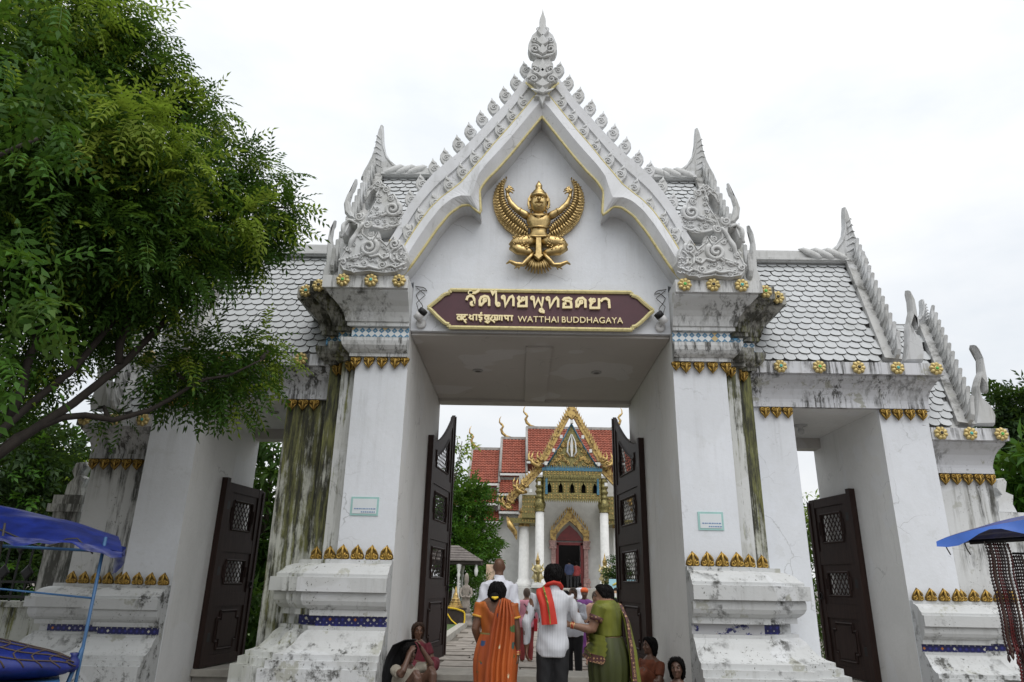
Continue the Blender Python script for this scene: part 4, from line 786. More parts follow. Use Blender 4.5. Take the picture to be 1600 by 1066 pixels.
# ================================================================ TREES AND PLANTS (crown lobes: x, y, z, radius, young leaves)
NEEM=[(-5.66,-3.28,7.38,0.42,0),(-5.34,-3.0,7.43,0.48,0),(-4.95,-2.96,7.58,0.33,1),(-5.28,-3.61,6.22,0.51,0),(-5.26,-2.94,6.63,0.57,0),(-4.91,-2.68,7.04,0.52,0),(-4.68,-2.76,7.43,0.2,0),(-5.01,-3.52,7.06,0.27,1),(-4.53,-2.42,6.98,0.31,0),(-4.22,-2.23,6.9,0.2,0),(-4.26,-2.26,6.51,0.35,0),(-4.02,-2.35,6.72,0.17,1),(-4.89,-3.67,5.35,0.55,0),(-4.7,-3.14,5.58,0.6,0),(-4.27,-3.69,5.52,0.21,1),(-4.09,-3.57,5.66,0.26,1),(-3.92,-3.34,5.72,0.21,1),(-4.23,-2.82,5.44,0.55,0),(-4.03,-2.36,5.91,0.41,0),(-3.7,-1.96,6.2,0.3,0),(-3.43,-1.84,6.17,0.24,0),(-3.23,-1.76,5.72,0.24,0),(-3.48,-1.86,5.53,0.4,0),(-3.91,-2.07,5.36,0.57,0),(-3.14,-1.72,5.79,0.13,0),(-3.33,-2.45,5.2,0.2,1),(-3.74,-3.11,5.38,0.2,1),(-4.96,-3.35,4.78,0.56,0),(-4.58,-3.05,4.8,0.58,0),(-4.12,-2.75,4.68,0.56,0),(-3.86,-2.26,4.85,0.37,0),(-3.62,-1.92,5.15,0.24,0),(-5.01,-2.75,4.44,0.53,0),(-4.56,-2.44,4.37,0.45,0),(-5.19,-2.89,3.96,0.32,0),(-4.25,-2.25,4.42,0.32,0),(-5.0,-2.38,4.02,0.25,0),(-5.19,-2.51,3.47,0.17,0),(-5.38,-2.53,3.26,0.14,0),(-4.8,-2.12,3.97,0.17,0),(-3.51,-1.22,4.11,0.24,0),(-3.74,-1.54,3.88,0.28,0),(-4.04,-1.8,3.68,0.32,0),(-3.82,-1.58,3.52,0.26,0),(-3.5,-1.32,3.72,0.23,0),(-4.25,-1.91,3.52,0.2,0),(-3.55,-1.46,3.41,0.18,0),(-4.05,-1.92,3.85,0.16,1),(-3.33,-1.15,4.06,0.16,1),(-3.43,-1.19,4.29,0.11,1),(-4.45,-2.02,3.6,0.13,0),(-4.81,-2.01,3.14,0.08,0),(-4.6,-1.88,3.06,0.07,0),(-5.38,-2.4,2.9,0.09,0),(-6.66,-1.25,5.97,0.68,0),(-6.0,-0.76,5.57,0.7,0),(-6.44,-2.65,5.4,0.99,0),(-6.3,-2.52,4.09,0.74,0),(-6.24,-3.88,6.06,0.99,0),(-6.49,-2.69,3.07,0.69,0),(-6.46,-1.34,6.8,0.78,0),(-6.34,-1.0,4.06,0.35,0),(-6.0,-0.76,4.41,0.34,0),(-6.35,-1.26,3.53,0.31,0),(-5.69,-0.55,4.63,0.29,0),(-6.16,-1.74,3.03,0.28,0)]  # wide late lobes, behind and left of view, added to shade the left wing
BROAD=[(-3.64,-5.51,4.57,0.21,0),(-3.5,-5.38,4.34,0.16,0),(-3.41,-5.3,4.27,0.12,0),(-3.56,-5.43,3.96,0.21,0),(-3.61,-5.48,4.76,0.12,0),(-3.39,-5.29,4.52,0.08,1),(-3.5,-5.38,4.66,0.09,1),(-3.44,-5.33,3.15,0.14,0),(-3.33,-5.24,3.06,0.1,1),(-3.32,-5.24,2.77,0.11,0),(-3.47,-5.36,3.36,0.11,0),(-3.33,-5.24,3.3,0.07,0),(-3.22,-5.16,3.05,0.06,1),(-3.26,-5.18,2.54,0.08,0),(-3.52,-5.4,3.65,0.15,0),(-3.69,-5.55,5.01,0.05,0),(-3.55,-5.42,5.26,0.05,0),(-3.36,-5.27,2.63,0.1,0)]
LIMB=[[(-5.65,-3.28,1.41),(-5.34,-3.01,2.18),(-5.11,-2.83,2.56),(-4.76,-2.58,2.96),(-4.43,-2.36,3.54),(-4.13,-2.18,4.18),(-3.79,-2.0,4.9),(-3.49,-1.86,5.57)],[(-5.34,-3.01,2.18),(-5.09,-2.81,2.87),(-4.78,-2.59,3.36),(-4.55,-2.44,4.0),(-4.41,-2.35,4.8),(-4.42,-2.36,5.61),(-4.67,-2.51,6.54)],[(-5.15,-2.85,2.53),(-4.91,-2.68,2.79),(-4.74,-2.56,2.96),(-4.44,-2.36,2.95),(-4.11,-2.17,3.11),(-3.82,-2.02,3.43),(-3.44,-1.84,3.64),(-3.21,-1.75,3.82)],[(-5.09,-2.81,2.87),(-5.07,-2.79,3.72),(-5.14,-2.85,4.69),(-5.2,-2.89,5.91),(-5.26,-2.94,6.9)],[(-4.43,-2.36,3.54),(-4.52,-2.42,4.46),(-4.09,-2.16,5.73),(-3.69,-1.96,6.13)]]
BACKA=[(-15.74,11.7,4.72,1.17,0),(-15.71,12.96,5.24,1.04,0),(-17.08,13.2,5.8,0.95,0),(-15.16,13.33,4.17,0.83,0),(-15.16,12.12,3.63,0.98,0)]
BACKB=[(-17.74,17.62,5.19,0.7,1),(-17.32,17.89,4.62,0.55,1),(-17.08,16.85,3.9,0.67,1),(-17.65,17.68,5.7,0.45,1)]
GATEL=[(-5.36,4.92,4.08,0.32,0),(-5.4,4.91,3.49,0.34,1),(-5.46,4.89,2.72,0.46,0),(-5.46,4.88,1.86,0.5,0),(-5.23,4.97,1.16,0.42,0),(-5.17,4.99,2.24,0.33,0),(-5.44,5.95,3.37,0.33,0),(-5.12,3.95,1.07,0.34,0),(-5.03,5.04,1.52,0.33,0),(-4.91,4.02,0.65,0.34,0)]
GATER=[(5.6,5.17,3.14,0.26,1),(5.47,5.22,2.58,0.36,0),(5.47,5.22,1.84,0.38,0),(5.36,5.27,1.13,0.42,0),(5.43,5.24,0.56,0.37,0),(6.01,5.54,2.86,0.33,0)]
FARR=[(17.24,15.19,7.61,0.87,0),(16.82,15.49,6.85,0.74,0),(17.3,15.15,6.45,0.9,0),(17.76,14.82,8.0,0.68,0),(18.46,15.54,6.89,1.38,0)]
MANGO=[(9.55,4.71,3.78,0.33,0),(9.6,4.68,3.28,0.43,0),(9.81,4.52,3.95,0.51,0),(9.43,4.8,3.35,0.2,1),(9.74,4.57,2.97,0.5,0)]
COURT=[(-3.35,28.69,5.07,1.17,0),(-2.48,28.76,5.6,0.76,0),(-2.28,28.77,3.77,0.82,0),(-3.42,27.68,3.05,1.38,0),(-1.86,29.79,3.24,0.56,0),(-2.66,26.74,2.26,0.95,0),(-4.03,27.63,5.61,1.01,0),(-2.95,28.72,6.26,0.56,1),(-4.26,27.6,3.66,1.32,0)]
NEARBR=[(-1.8,8.75,4.97,0.19,1),(-1.88,8.75,4.54,0.15,0),(-1.88,8.75,4.13,0.13,0)]
HEDGE=[(-2.1,23.77,1.1,0.43,1),(-2.26,23.76,0.56,0.4,0),(-1.8,23.78,1.38,0.38,0)]
BUSHR=[(4.35,24.51,2.25,0.48,0),(4.11,24.54,1.77,0.38,0),(4.6,24.47,1.78,0.41,0)]
def leafmat(name, a, b, tr=.35, rough=.45):
    q = NB(name); ri = q.geo.outputs['Random Per Island']; n = q.noise(1.2, (1,1,1), 3, .5)
    f = q.mul(q.mul(ri, .6), q.mul(q.ramp(n, .3, .7), .4), 'ADD'); col = q.mix(f, a, b); q.done(col, rough, 0, .18)
    t = q.n('ShaderNodeBsdfTranslucent'); lc = q.mix(.5, col, (.12,.20,.015)); q.l(lc, t.inputs[0])
    ms = q.n('ShaderNodeMixShader'); ms.inputs[0].default_value = tr; q.l(q.b.outputs[0], ms.inputs[1]); q.l(t.outputs[0], ms.inputs[2])
    q.l(ms.outputs[0], q.t.nodes['Material Output'].inputs[0]); return q.mat
LV = dict(neem=leafmat('neem_leaf', (.028,.078,.013), (.068,.145,.024)), young=leafmat('young_leaf', (.19,.30,.034), (.33,.41,.055), .55),
          broad=leafmat('broad_leaf', (.035,.105,.012), (.07,.17,.022), .35), dark=leafmat('dark_leaf', (.018,.042,.016), (.04,.075,.022), .25),
          light=leafmat('light_leaf', (.05,.11,.02), (.10,.18,.035), .35))
bark = simple('dark_bark', (.028,.022,.017), .9, 0, .35, 12, .5, (1,1,.3)); bark2 = simple('brown_bark', (.07,.055,.04), .9, 0, .3, 9, .5, (1,1,.3))
def blade(base, d, n_, ln, wd, fold=.25):
    d = np.array(d)/np.linalg.norm(d); s = np.cross(d, n_); s /= np.linalg.norm(s); up = np.cross(s, d); b = np.array(base)
    m = b+d*ln*.45; tip = b+d*ln-up*ln*.12
    return [b, m+s*wd/2+up*wd*fold, tip, m-s*wd/2+up*wd*fold]
def tpl_pinnate(pairs=6, ln=.075, wd=.022, L_=.36):
    v = []
    for i in range(pairs):
        t = (i+1)/(pairs+1)*L_; z = -.35*t*t/L_
        for s in (-1,1): v += blade((t,0,z), (.55,s*1.,-.25), (0,0,1), ln*(1-.35*abs(i/pairs-.4)), wd)
    v += blade((L_*.95,0,-.33*L_), (1,0,-.6), (0,0,1), ln, wd)
    v += [np.array((0,-.003,0)), np.array((L_*.5,.003,-.09*L_)), np.array((L_,0,-.35*L_)), np.array((L_*.5,-.003,-.09*L_))]
    return np.array(v)
def tpl_twig(nl=9, ln=.14, wd=.05, L_=.3, up=.2):
    v = []; r_ = random.Random(nl)
    for i in range(nl):
        t = L_*(i+.5)/nl; a = i*2.4; v += blade((t,0,-.1*t), (.7,math.cos(a),math.sin(a)*.6+up-.3), (0,.2,1), ln*r_.uniform(.75,1.1), wd)
    v += blade((L_,0,-.1*L_), (1,.1,-.3), (0,0,1), ln, wd); return np.array(v)
def crown(name, blobs, per, tpl, mats, parent, scale=(.8,1.2), droop=.25, shell=.45, flat=.85):
    """foliage of one tree: per = sprays per square metre of lobe surface"""
    V = []; MI = []
    for x,y,z,r_,yg in blobs:
        k = max(6, int(per*4*r_*r_*(1+.6*r_)))
        d = rng.normal(size=(k,3)); d /= np.linalg.norm(d, axis=1)[:,None]
        rad = r_*(shell+(1-shell)*rng.random(k)**.6)*(1+.12*rng.normal(size=k)); p = np.array((x,y,z))+d*rad[:,None]*np.array((1,1,flat))
        ax = d*.8+rng.normal(size=(k,3))*.55+np.array((0,0,-droop)); ax /= np.linalg.norm(ax, axis=1)[:,None]
        up = np.array((0,0,1.))+rng.normal(size=(k,3))*.45; sd_ = np.cross(up, ax); sd_ /= np.linalg.norm(sd_, axis=1)[:,None]+1e-9; up = np.cross(ax, sd_)
        sc = rng.uniform(scale[0], scale[1], k)
        W = p[:,None,:]+sc[:,None,None]*(tpl[None,:,0:1]*ax[:,None,:]+tpl[None,:,1:2]*sd_[:,None,:]+tpl[None,:,2:3]*up[:,None,:])
        V.append(W.reshape(-1,3)); mi = np.zeros((k, len(tpl)//4), int)+(1 if yg else 0)
        if not yg: mi[(rng.random(k) < .10)] = 1
        MI.append(mi.reshape(-1))
    V = np.concatenate(V); MI = np.concatenate(MI); nq = len(V)//4
    me = bpy.data.meshes.new(name); me.vertices.add(len(V)); me.vertices.foreach_set('co', V.astype(np.float32).reshape(-1))
    me.loops.add(nq*4); me.loops.foreach_set('vertex_index', np.arange(nq*4, dtype=np.int32)); me.polygons.add(nq)
    me.polygons.foreach_set('loop_start', np.arange(0, nq*4, 4, dtype=np.int32)); me.polygons.foreach_set('loop_total', np.full(nq, 4, np.int32))
    for a in mats: me.materials.append(a)
    me.polygons.foreach_set('material_index', MI.astype(np.int32)); me.update(calc_edges=True); me.validate()
    return link(name, me, parent, kind='stuff')
def limbs(name, paths, r0_, parent, mat, taper=.8):
    for i, P in enumerate(paths):
        b = MB(); Q = resample(P, 14); rr_ = random.Random(i)
        Q = [(x+rr_.uniform(-.03,.03),y_+rr_.uniform(-.03,.03),z+rr_.uniform(-.02,.02)) for x,y_,z in Q]
        a = r0_*(1 if i == 0 else .5); b.tube(Q, [a*(1-taper*j/13) for j in range(14)], 8); b.build(name if i else 'trunk', mat, parent)
t = empty('neem_tree', (-7.2,-2.6,0), 'large dark feathery-leaved tree spreading over the left side gate', 'tree')
off = Vector((-7.2,-2.6,0)); S = lambda P: [(x-off.x,y_-off.y,z-off.z) for x,y_,z in P]
SB = lambda bl: [(x-off.x,y_-off.y,z-off.z,r_,yg) for x,y_,z,r_,yg in bl]
LIMB[0] = [(-7.2,-2.6,-.05),(-7.2,-2.6,1.2)]+LIMB[0][1:]
limbs('limb', [S(P) for P in LIMB], .085, t, bark)
TWIGS = []
for i, q_ in enumerate(NEEM):
    if i % 3 == 0:
        P = min((p for l in LIMB for p in l), key=lambda p: (Vector(p)-Vector(q_[:3])).length); TWIGS.append((P, q_[:3]))
tw = MB()
for a, b_ in TWIGS: a, b_ = Vector(a)-off, Vector(b_)-off; tw.tube([a, a.lerp(b_,.5)+Vector((0,0,.08)), b_], [.03,.02,.008], 5)
tw.build('twigs', bark, t)['kind'] = 'stuff'
crown('crown', SB(NEEM), 215, tpl_pinnate(6,.085,.028,.36), [LV['neem'], LV['young']], t, (.7,1.25), .3, .2)
crown('crown', SB([(-8.5,-3,5.2,1.7,0),(-8.2,-4.6,4.6,1.6,0),(-9.5,-1.5,5,1.8,0),(-7.4,-4.8,6.2,1.5,0),(-9,-3,7.5,1.8,0),(-9.5,-.5,7.5,1.8,0),(-8.6,-1.8,3.4,1.2,0),(-7.0,-6.2,4.6,1.5,0)]), 60, tpl_pinnate(6,.11,.04,.4), [LV['neem'], LV['young']], t, (.9,1.4), .3, .2)  # unseen extra crown left of the frame, added to shade the left piers
off = Vector((-5.6,-5.6,0)); t = empty('broad_leaved_tree', off, 'near tree with broad pointed leaves reaching in at the upper left edge', 'tree')
limbs('limb', [S([(-5.6,-5.6,-.05),(-5.55,-5.6,1.5),(-5.2,-5.4,3.2),(-4.6,-5.1,4.6)])]+[S([(-5.4,-5.5,2.4),(-4.7,-5.0,2.7),(-4.0,-4.9,3.1)]), S([(-5.3,-5.45,3.0),(-4.6,-5.1,3.9),(-3.9,-4.9,4.5)])], .11, t, bark)
crown('crown', SB(BROAD), 80, tpl_pinnate(4, .088, .036, .30), [LV['broad'], LV['light']], t, (.8,1.2), .45, .35)
def tree(nm, label, bl, per, tpl, mats, base, group=None, scale=(.8,1.2), bk=None, droop=.15, cat='tree', r0_=.18, parts='crown'):
    global off
    off = Vector(base); t = empty(nm, base, label, cat, group)
    c = np.mean([b_[:3] for b_ in bl], axis=0); top = max(bl, key=lambda b_: b_[2])
    P = [[base, (base[0]*.8+c[0]*.2, base[1]*.8+c[1]*.2, base[2]+(c[2]-base[2])*.45), tuple(c), tuple(top[:3])]]
    for b_ in bl[:5]: P.append([(base[0]*.6+c[0]*.4, base[1]*.6+c[1]*.4, base[2]+(c[2]-base[2])*.55), lerp(c, b_[:3], .5), b_[:3]])
    limbs('limb', [S(p) for p in P], r0_, t, bk or bark2); crown(parts, SB(bl), per, tpl, mats, t, scale, droop); return t
T1 = tpl_twig(9, .26, .10, .5); T2 = tpl_twig(8, .30, .07, .4); T3 = tpl_twig(8, .16, .06, .3)
tree('bushy_tree', 'dark green tree behind the iron fence at the far left', BACKA, 26, T1, [LV['dark'], LV['broad']], (-16.3,11.5,-.2))
tree('bushy_tree', 'bright yellow-green tree standing farther back beside the left wing', BACKB, 26, T1, [LV['light'], LV['young']], (-17.2,17,-.2))
tree('slender_tree', 'long-leaved tree seen through the left side gate', GATEL, 60, T2, [LV['neem'], LV['light']], (-5.6,5.2,-.2), droop=.7, r0_=.07)
tree('bamboo_bush', 'bright green bush seen through the right side gate', GATER, 70, tpl_twig(10, .22, .035, .35), [LV['light'], LV['young']], (5.4,6.4,-.2), cat='bush', r0_=.05)
tree('bushy_tree', 'dark rounded tree far behind the right wing finial', FARR, 26, T1, [LV['dark'], LV['neem']], (20.5,16,-.2))
tree('mango_tree', 'long drooping-leaved tree just behind the right wing', MANGO, 32, tpl_twig(8, .42, .09, .35), [LV['broad'], LV['light']], (11,4.6,-.2), droop=.5)
tree('courtyard_tree', 'leafy green tree left of the temple behind the left door', COURT, 26, T1, [LV['broad'], LV['light']], (-3.9,28.5,-.2), r0_=.14)
tree('sapling', 'thin sapling with a few pale leaves beside the left door edge', NEARBR, 60, T3, [LV['light'], LV['young']], (-2.45,8.5,-.2), r0_=.03)
tree('clipped_shrub', 'rounded clipped shrub beside the stone figure', HEDGE, 60, T3, [LV['broad'], LV['light']], (-2.3,24.2,-.2), cat='shrub', r0_=.05)
tree('clipped_shrub', 'dark green shrub right of the temple steps', BUSHR, 60, T3, [LV['dark'], LV['broad']], (4.35,24.5,-.2), cat='shrub', r0_=.05)
rv = random.Random(2); row = []
for i in range(7): row.append((-24+i*2.2+rv.uniform(-.5,.5), 20+rv.uniform(-2,6), 2.0+rv.uniform(-.5,1), 2.0, 0))
off = Vector((0,0,0))
for i, q_ in enumerate(((-30,30),(-22,34),(26,30),(32,36),(-12,44),(17,48),(-9,25))):
    bl = [(q_[0]+rv.uniform(-2,2), q_[1]+rv.uniform(-1.5,1.5), 2.2+rv.uniform(-1,1.6), 2.0, 0) for j in range(6)]
    tree('distant_tree', ['broad green tree in the distance at the far left','tall tree in the distance left of the fence','tree in the distance right of the wing','farthest tree at the right edge','tree behind the temple on its left','tree behind the temple on its right','low tree behind the left side gate'][i], bl, 8, T1, [LV['dark'], LV['broad']], (q_[0],q_[1],-.2), scale=(1.2,2.0))

# ================================================================ TEMPLE IN THE COURTYARD
AX = 2.88
TP = empty('temple', (AX,33,-.2), 'temple hall with red tiled tiered roofs and gilded porch at the end of the path', 'temple'); TP.location = (0,0,0)
twall = simple('temple_wall', (.52,.52,.50), .8, 0, .1, 3); tgold = goldmat('temple_gold', (.56,.39,.14), .42, .9, .6, 5, (.12,.06,.035), .46, .62); tdark = goldmat('temple_mosaic', (.33,.28,.10), .42, .85, .5, 15, (.025,.03,.02), .38, .66)
tblue = simple('temple_blue_glass', (.05,.16,.24), .3, 0, .4, 12); tred = simple('red_roof_tile', (.27,.075,.045), .75, 0, .3, 3); twhite = simple('temple_white', (.68,.68,.66), .8, 0, .08)
tgrey = simple('ridge_grey', (.33,.32,.30), .8, 0, .25, 4)
k = MB(); k.box(AX-9,AX+9,33.5,46,-.3,1.3); k.box(AX-3.6,AX+3.6,31.2,33.5,-.3,1.3); k.build('podium', twhite, TP)
st_ = MB()
for i in range(7): st_.box(AX-2,AX+2,29.4+.25*i,31.3,-.3,-.2+.215*(i+1)-.002*i)
st_.build('steps', tread_m, TP)
k = MB(); k.box(AX-3.2,AX-.68,35.8,36.1,1.3,8.2); k.box(AX+.68,AX+3.2,35.8,36.1,1.3,8.2); k.box(AX-.68,AX+.68,35.8,36.1,3.9,8.2); k.box(AX-7.2,AX-3.2,37.6,37.9,1.3,7.2); k.box(AX+3.2,AX+7.2,37.6,37.9,1.3,7.2); k.build('wall', twall, TP)
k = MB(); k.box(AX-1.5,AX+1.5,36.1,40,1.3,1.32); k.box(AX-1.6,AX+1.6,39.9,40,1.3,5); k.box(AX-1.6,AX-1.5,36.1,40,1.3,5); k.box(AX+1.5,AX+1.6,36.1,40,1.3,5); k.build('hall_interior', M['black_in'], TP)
pil_m = simple('pilaster_mosaic', (.36,.22,.20), .5, 0, .5, 10); dr = empty('doorway', (0,0,0), parent=TP)
k = MB()
for s in (-1,1):
    a,b_ = sorted((AX+s*.68,AX+s*.86)); k.box(a,b_,35.6,35.85,1.3,3.95)
k.box(AX-.86,AX+.86,35.6,35.85,3.83,4.0); k.build('door_frame', M['red'], dr)
k = MB(); k.ext([(AX-.86,4.1),(AX+.86,4.1),(AX+.5,4.6),(AX,5.05),(AX-.5,4.6)], 35.62, 35.8); k.build('red_pediment', M['red'], dr)
k = MB()
for s in (-1,1):
    a,b_ = sorted((AX+s*.88,AX+s*1.14)); k.box(a,b_,35.45,35.8,1.9,3.6)
    for z in (1.3,1.45,1.6,1.75,3.6,3.72,3.84,3.96): a,b_ = sorted((AX+s*(.83-.0),AX+s*(1.2+.05*((z*7)%2)))); k.box(a,b_,35.35,35.8,z,z+.13)
    k.build('pilaster', pil_m, dr); k = MB()
k = MB()
for s in (-1,1):
    P = [(AX+s*1.2,4.08),(AX+s*1.22,4.7),(AX+s*.95,4.78),(AX+s*.55,5.3),(AX+s*.2,5.75),(AX,6.15),(AX,5.3),(AX+s*.45,4.9),(AX+s*.85,4.4),(AX+s*.86,4.08)]; k.ext(P, 35.38, 35.75)
    for i in range(9): x = AX+s*(1.1-.12*i); z = 4.78+.145*i; k.pillow([(x,z+.26),(x+.05,z+.1),(x+.04,z-.05),(x-.04,z-.05),(x-.05,z+.1)], 35.45, .08, .015)
k.build('gilt_arch', tgold, dr)
for x, ztop, zc, r_, y_ in ((AX-1.93,5.6,7.6,.27,33.4),(AX+1.93,5.6,7.6,.27,33.4),(AX-2.85,4.78,5.9,.32,34.2),(AX+2.85,4.78,5.9,.32,34.2)):
    cl = empty('column', (x,y_,1.3), parent=TP)
    k = MB(); h = ztop-1.3; k.lathe([(r_*1.5,0),(r_*1.5,.25),(r_*1.25,.3),(r_*1.1,.45),(r_,.5),(r_*.94,h)], (0,0,0), 14); k.build('shaft', twhite, cl)
    k = MB(); h2 = zc-1.3; P = [(r_*.95,h),(r_*1.15,h+.04),(r_*.95,h+.1)]
    zz = h+.1
    P += [(r_*1.2,zz+.15),(r_*1.35,zz+.35),(r_*1.1,zz+.6),(r_*.8,zz+.68)]
    z_ = zz+.7
    while z_ < h2-.1: P += [(r_*1.05,z_+.05),(r_*1.05,z_+.14),(r_*.8,z_+.2),(r_*.85,z_+.3)]; z_ += .32
    k.lathe(P, (0,0,0), 14); k.build('capital', tdark if zc > 7 else tgold, cl)
fa = empty('fascia', (0,0,0), parent=TP)
k = MB(); nW = 5; x0 = AX-1.72; wW = 3.44/nW
for i in range(nW):
    c = x0+wW*(i+.5); hw = .14
    k.box(c-wW/2+.001,c-hw,33.0,33.5,6.7,7.4); k.box(c+hw,c+wW/2-.001,33.0,33.5,6.7,7.4)
    k.ext([(c-hw,7.1),(c,7.36),(c+hw,7.1),(c+hw,7.4),(c-hw,7.4)], 33.0, 33.5)
    for s in (-1,1): k.tube([(c+s*hw,32.98,6.7),(c+s*hw,32.98,7.1),(c,32.97,7.38)], .03, 5)
k.box(x0,x0+3.44,32.95,33.5,6.35,6.70); k.box(x0,x0+3.44,32.9,33.5,7.40,7.65); k.box(x0-.05,x0+3.49,32.85,33.6,7.65,8.0)
kg = MB()
for i in range(18):
    for z_ in (6.42,6.56,7.82,7.94): x = x0+3.44*(i+.5)/18; kg.pillow([(x-.07,z_),(x,z_+.06),(x+.07,z_),(x,z_-.06)], 32.96 if z_ < 7 else 32.86, .05, .015)
for i in range(nW):
    for s in (-1,1):
        c = x0+wW*(i+.5)+s*.24; [kg.pillow([(c-.06,z_),(c,z_+.07),(c+.06,z_),(c,z_-.07)], 33.01, .05, .015) for z_ in (6.8,6.95,7.1,7.25)]
kg.build('gilt_studs', tgold, fa)['kind'] = 'stuff'
for i in range(30): x = x0+3.44*(i+.5)/30; k.pillow([(x,6.12),(x+.05,6.28),(x+.05,6.36),(x-.05,6.36),(x-.05,6.28)], 32.96, .06, .01); k.pillow([(x,7.5),(x+.05,7.6),(x+.05,7.68),(x-.05,7.68),(x-.05,7.6)], 32.88, .06, .01)
k.build('gilt_band', tdark, fa)
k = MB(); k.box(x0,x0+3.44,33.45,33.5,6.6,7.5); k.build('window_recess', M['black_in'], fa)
k = MB(); k.box(x0-.1,x0+3.54,32.8,33.4,8.0,8.18); 
for i in range(26): x = x0+3.44*(i+.5)/26; k.pillow([(x-.05,8.18),(x+.05,8.18),(x,8.34)], 32.85, .05, .01)
for s in (-1,1): k.pillow([(AX+s*1.55-.08,6.6),(AX+s*1.55+.08,6.6),(AX+s*1.55+.06,7.6),(AX+s*1.55-.06,7.6)], 32.9, .06, .01)
k.build('blue_glass_band', tblue, fa)
pe = empty('porch_gable', (0,0,0), parent=TP)
kg = MB(); k = MB(); k.ext([(AX-1.75,8.1),(AX+1.75,8.1),(AX+.9,9.3),(AX,11.0),(AX-.9,9.3)], 33.1, 33.4)
for s in (-1,1):
    for i in range(34):
        a = i/33; r_ = random.Random(i); z = 8.35+2.1*a*r_.uniform(.3,1); wv = max(.05,(1.5-(z-8.1)*.55)); x = r_.uniform(.12,wv); kg.spiral(AX+s*x, 33.04, z, .13, 1.3, .03, s, r_.uniform(0,6), 9)
k.build('tympanum', tdark, pe); kg.build('gilt_scrolls', tgold, pe)['kind'] = 'stuff'
k = MB()
for s in (-1,1): k.tube([(AX+s*.02,33.0,10.3),(AX+s*.22,32.98,9.8),(AX+s*.28,32.98,9.2),(AX+s*.1,33,8.9)], [.03,.05,.06,.03], 5)
k.ext([(AX-.05,8.9),(AX+.05,8.9),(AX+.09,9.6),(AX,10.3),(AX-.09,9.6)], 32.95, 33.1); k.build('white_niche', twhite, pe)
k = MB()
for s in (-1,1):
    k.tube([(AX+s*1.5,33.05,8.35),(AX+s*.72,33.05,9.6),(AX,33.05,10.95)], .05, 5)
k.build('blue_edge', tblue, pe)
def gilt_board(P, parent, y_, w_, nf, mat, s):
    k = MB(); Q = resample(P, 20); up = [(x+s*w_*.5, z+w_*.6) for x,z in Q]; k.ext(Q+up[::-1], y_, y_+.35)
    for i in range(nf):
        x, z = resample(P, nf+1)[i]; x += s*w_*.45; z += w_*.5
        k.pillow([(x+s*.08,z+.48),(x+.08,z+.26),(x+.12,z+.05),(x+.06,z-.06),(x-.08,z-.06),(x-.11,z+.08),(x-.05,z+.26)], y_+.05, .12, .03)
    x, z = P[-1]
    for sc, dx, dz in ((.8,.0,.1),(.6,.28,.3),(.5,-.2,.4)):
        k.tube([(x+s*(dx-.35*sc),y_,z+dz-.1),(x+s*dx,y_-.1,z+dz-.2*sc),(x+s*(dx+.42*sc),y_-.08,z+dz+.05),(x+s*(dx+.45*sc),y_-.05,z+dz+.5*sc),(x+s*(dx+.3*sc),y_,z+dz+.95*sc)], [.08,.15*sc,.15*sc,.09*sc,.015], 6)
        k.spiral(x+s*dx, y_-.1, z+dz, .24*sc, 1.5, .05, s, 0, 12)
    return k.build('gilt_bargeboard', mat, parent)
for s in (-1,1):
    gilt_board([(AX,11.55),(AX+s*.5,10.6),(AX+s*1.0,9.7),(AX+s*1.35,9.0),(AX+s*1.62,8.55),(AX+s*2.1,8.3)], pe, 32.75, .34, 19, tgold, s)
    gilt_board([(AX+s*1.75,8.1),(AX+s*2.3,7.5),(AX+s*2.8,7.0),(AX+s*3.0,6.75)], pe, 33.2, .42, 9, tgold, s)
    gilt_board([(AX+s*3.05,6.75),(AX+s*3.5,6.3),(AX+s*3.85,5.85)], pe, 33.6, .38, 6, tgold, s)
    k = MB(); k.tube([(AX+s*3.9,33.6,5.3),(AX+s*3.7,33.5,4.8),(AX+s*3.4,33.6,4.4),(AX+s*3.3,33.8,4.0)], [.05,.2,.16,.04], 6); k.build('gilt_bracket', tgold, pe)
    k = MB(); a,b_ = sorted((AX+s*1.95,AX+s*3.9)); k.box(a,b_,33.6,36,4.95,5.25); a,b_ = sorted((AX+s*1.95,AX+s*3.0)); k.box(a,b_,33.4,36,5.25,6.6); k.build('fascia_wing', tdark, pe); kg = MB()
    for i in range(6):
        for z_ in (5.1,5.6,5.9,6.2,6.45): x = AX+s*(2.1+.17*i); kg.pillow([(x-.06,z_),(x,z_+.09),(x+.06,z_),(x,z_-.09)], 33.41 if z_ > 5.3 else 33.61, .05, .015)
    kg.build('gilt_studs', tgold if i % 2 else tgold, pe)['kind'] = 'stuff'
k = MB(); k.pillow([(AX,13.2),(AX+.12,12.6),(AX+.28,12.2),(AX+.2,11.8),(AX+.3,11.4),(AX,11.1),(AX-.3,11.4),(AX-.2,11.8),(AX-.28,12.2),(AX-.12,12.6)], 32.8, .15, .05); k.build('gilt_apex', tgold, pe)
for i,(x,z) in enumerate(((0,11.0),(-.66,10.05),(.66,10.05),(-1.12,9.2),(1.12,9.2),(-1.6,8.4),(1.6,8.4),(-2.0,7.2),(2.0,7.2),(-2.5,6.75),(2.5,6.75))):
    k = MB(); k.box(AX+x-.08,AX+x+.08,32.55,32.8,z-.1,z+.1); k.build('lamp_box', twhite, pe)
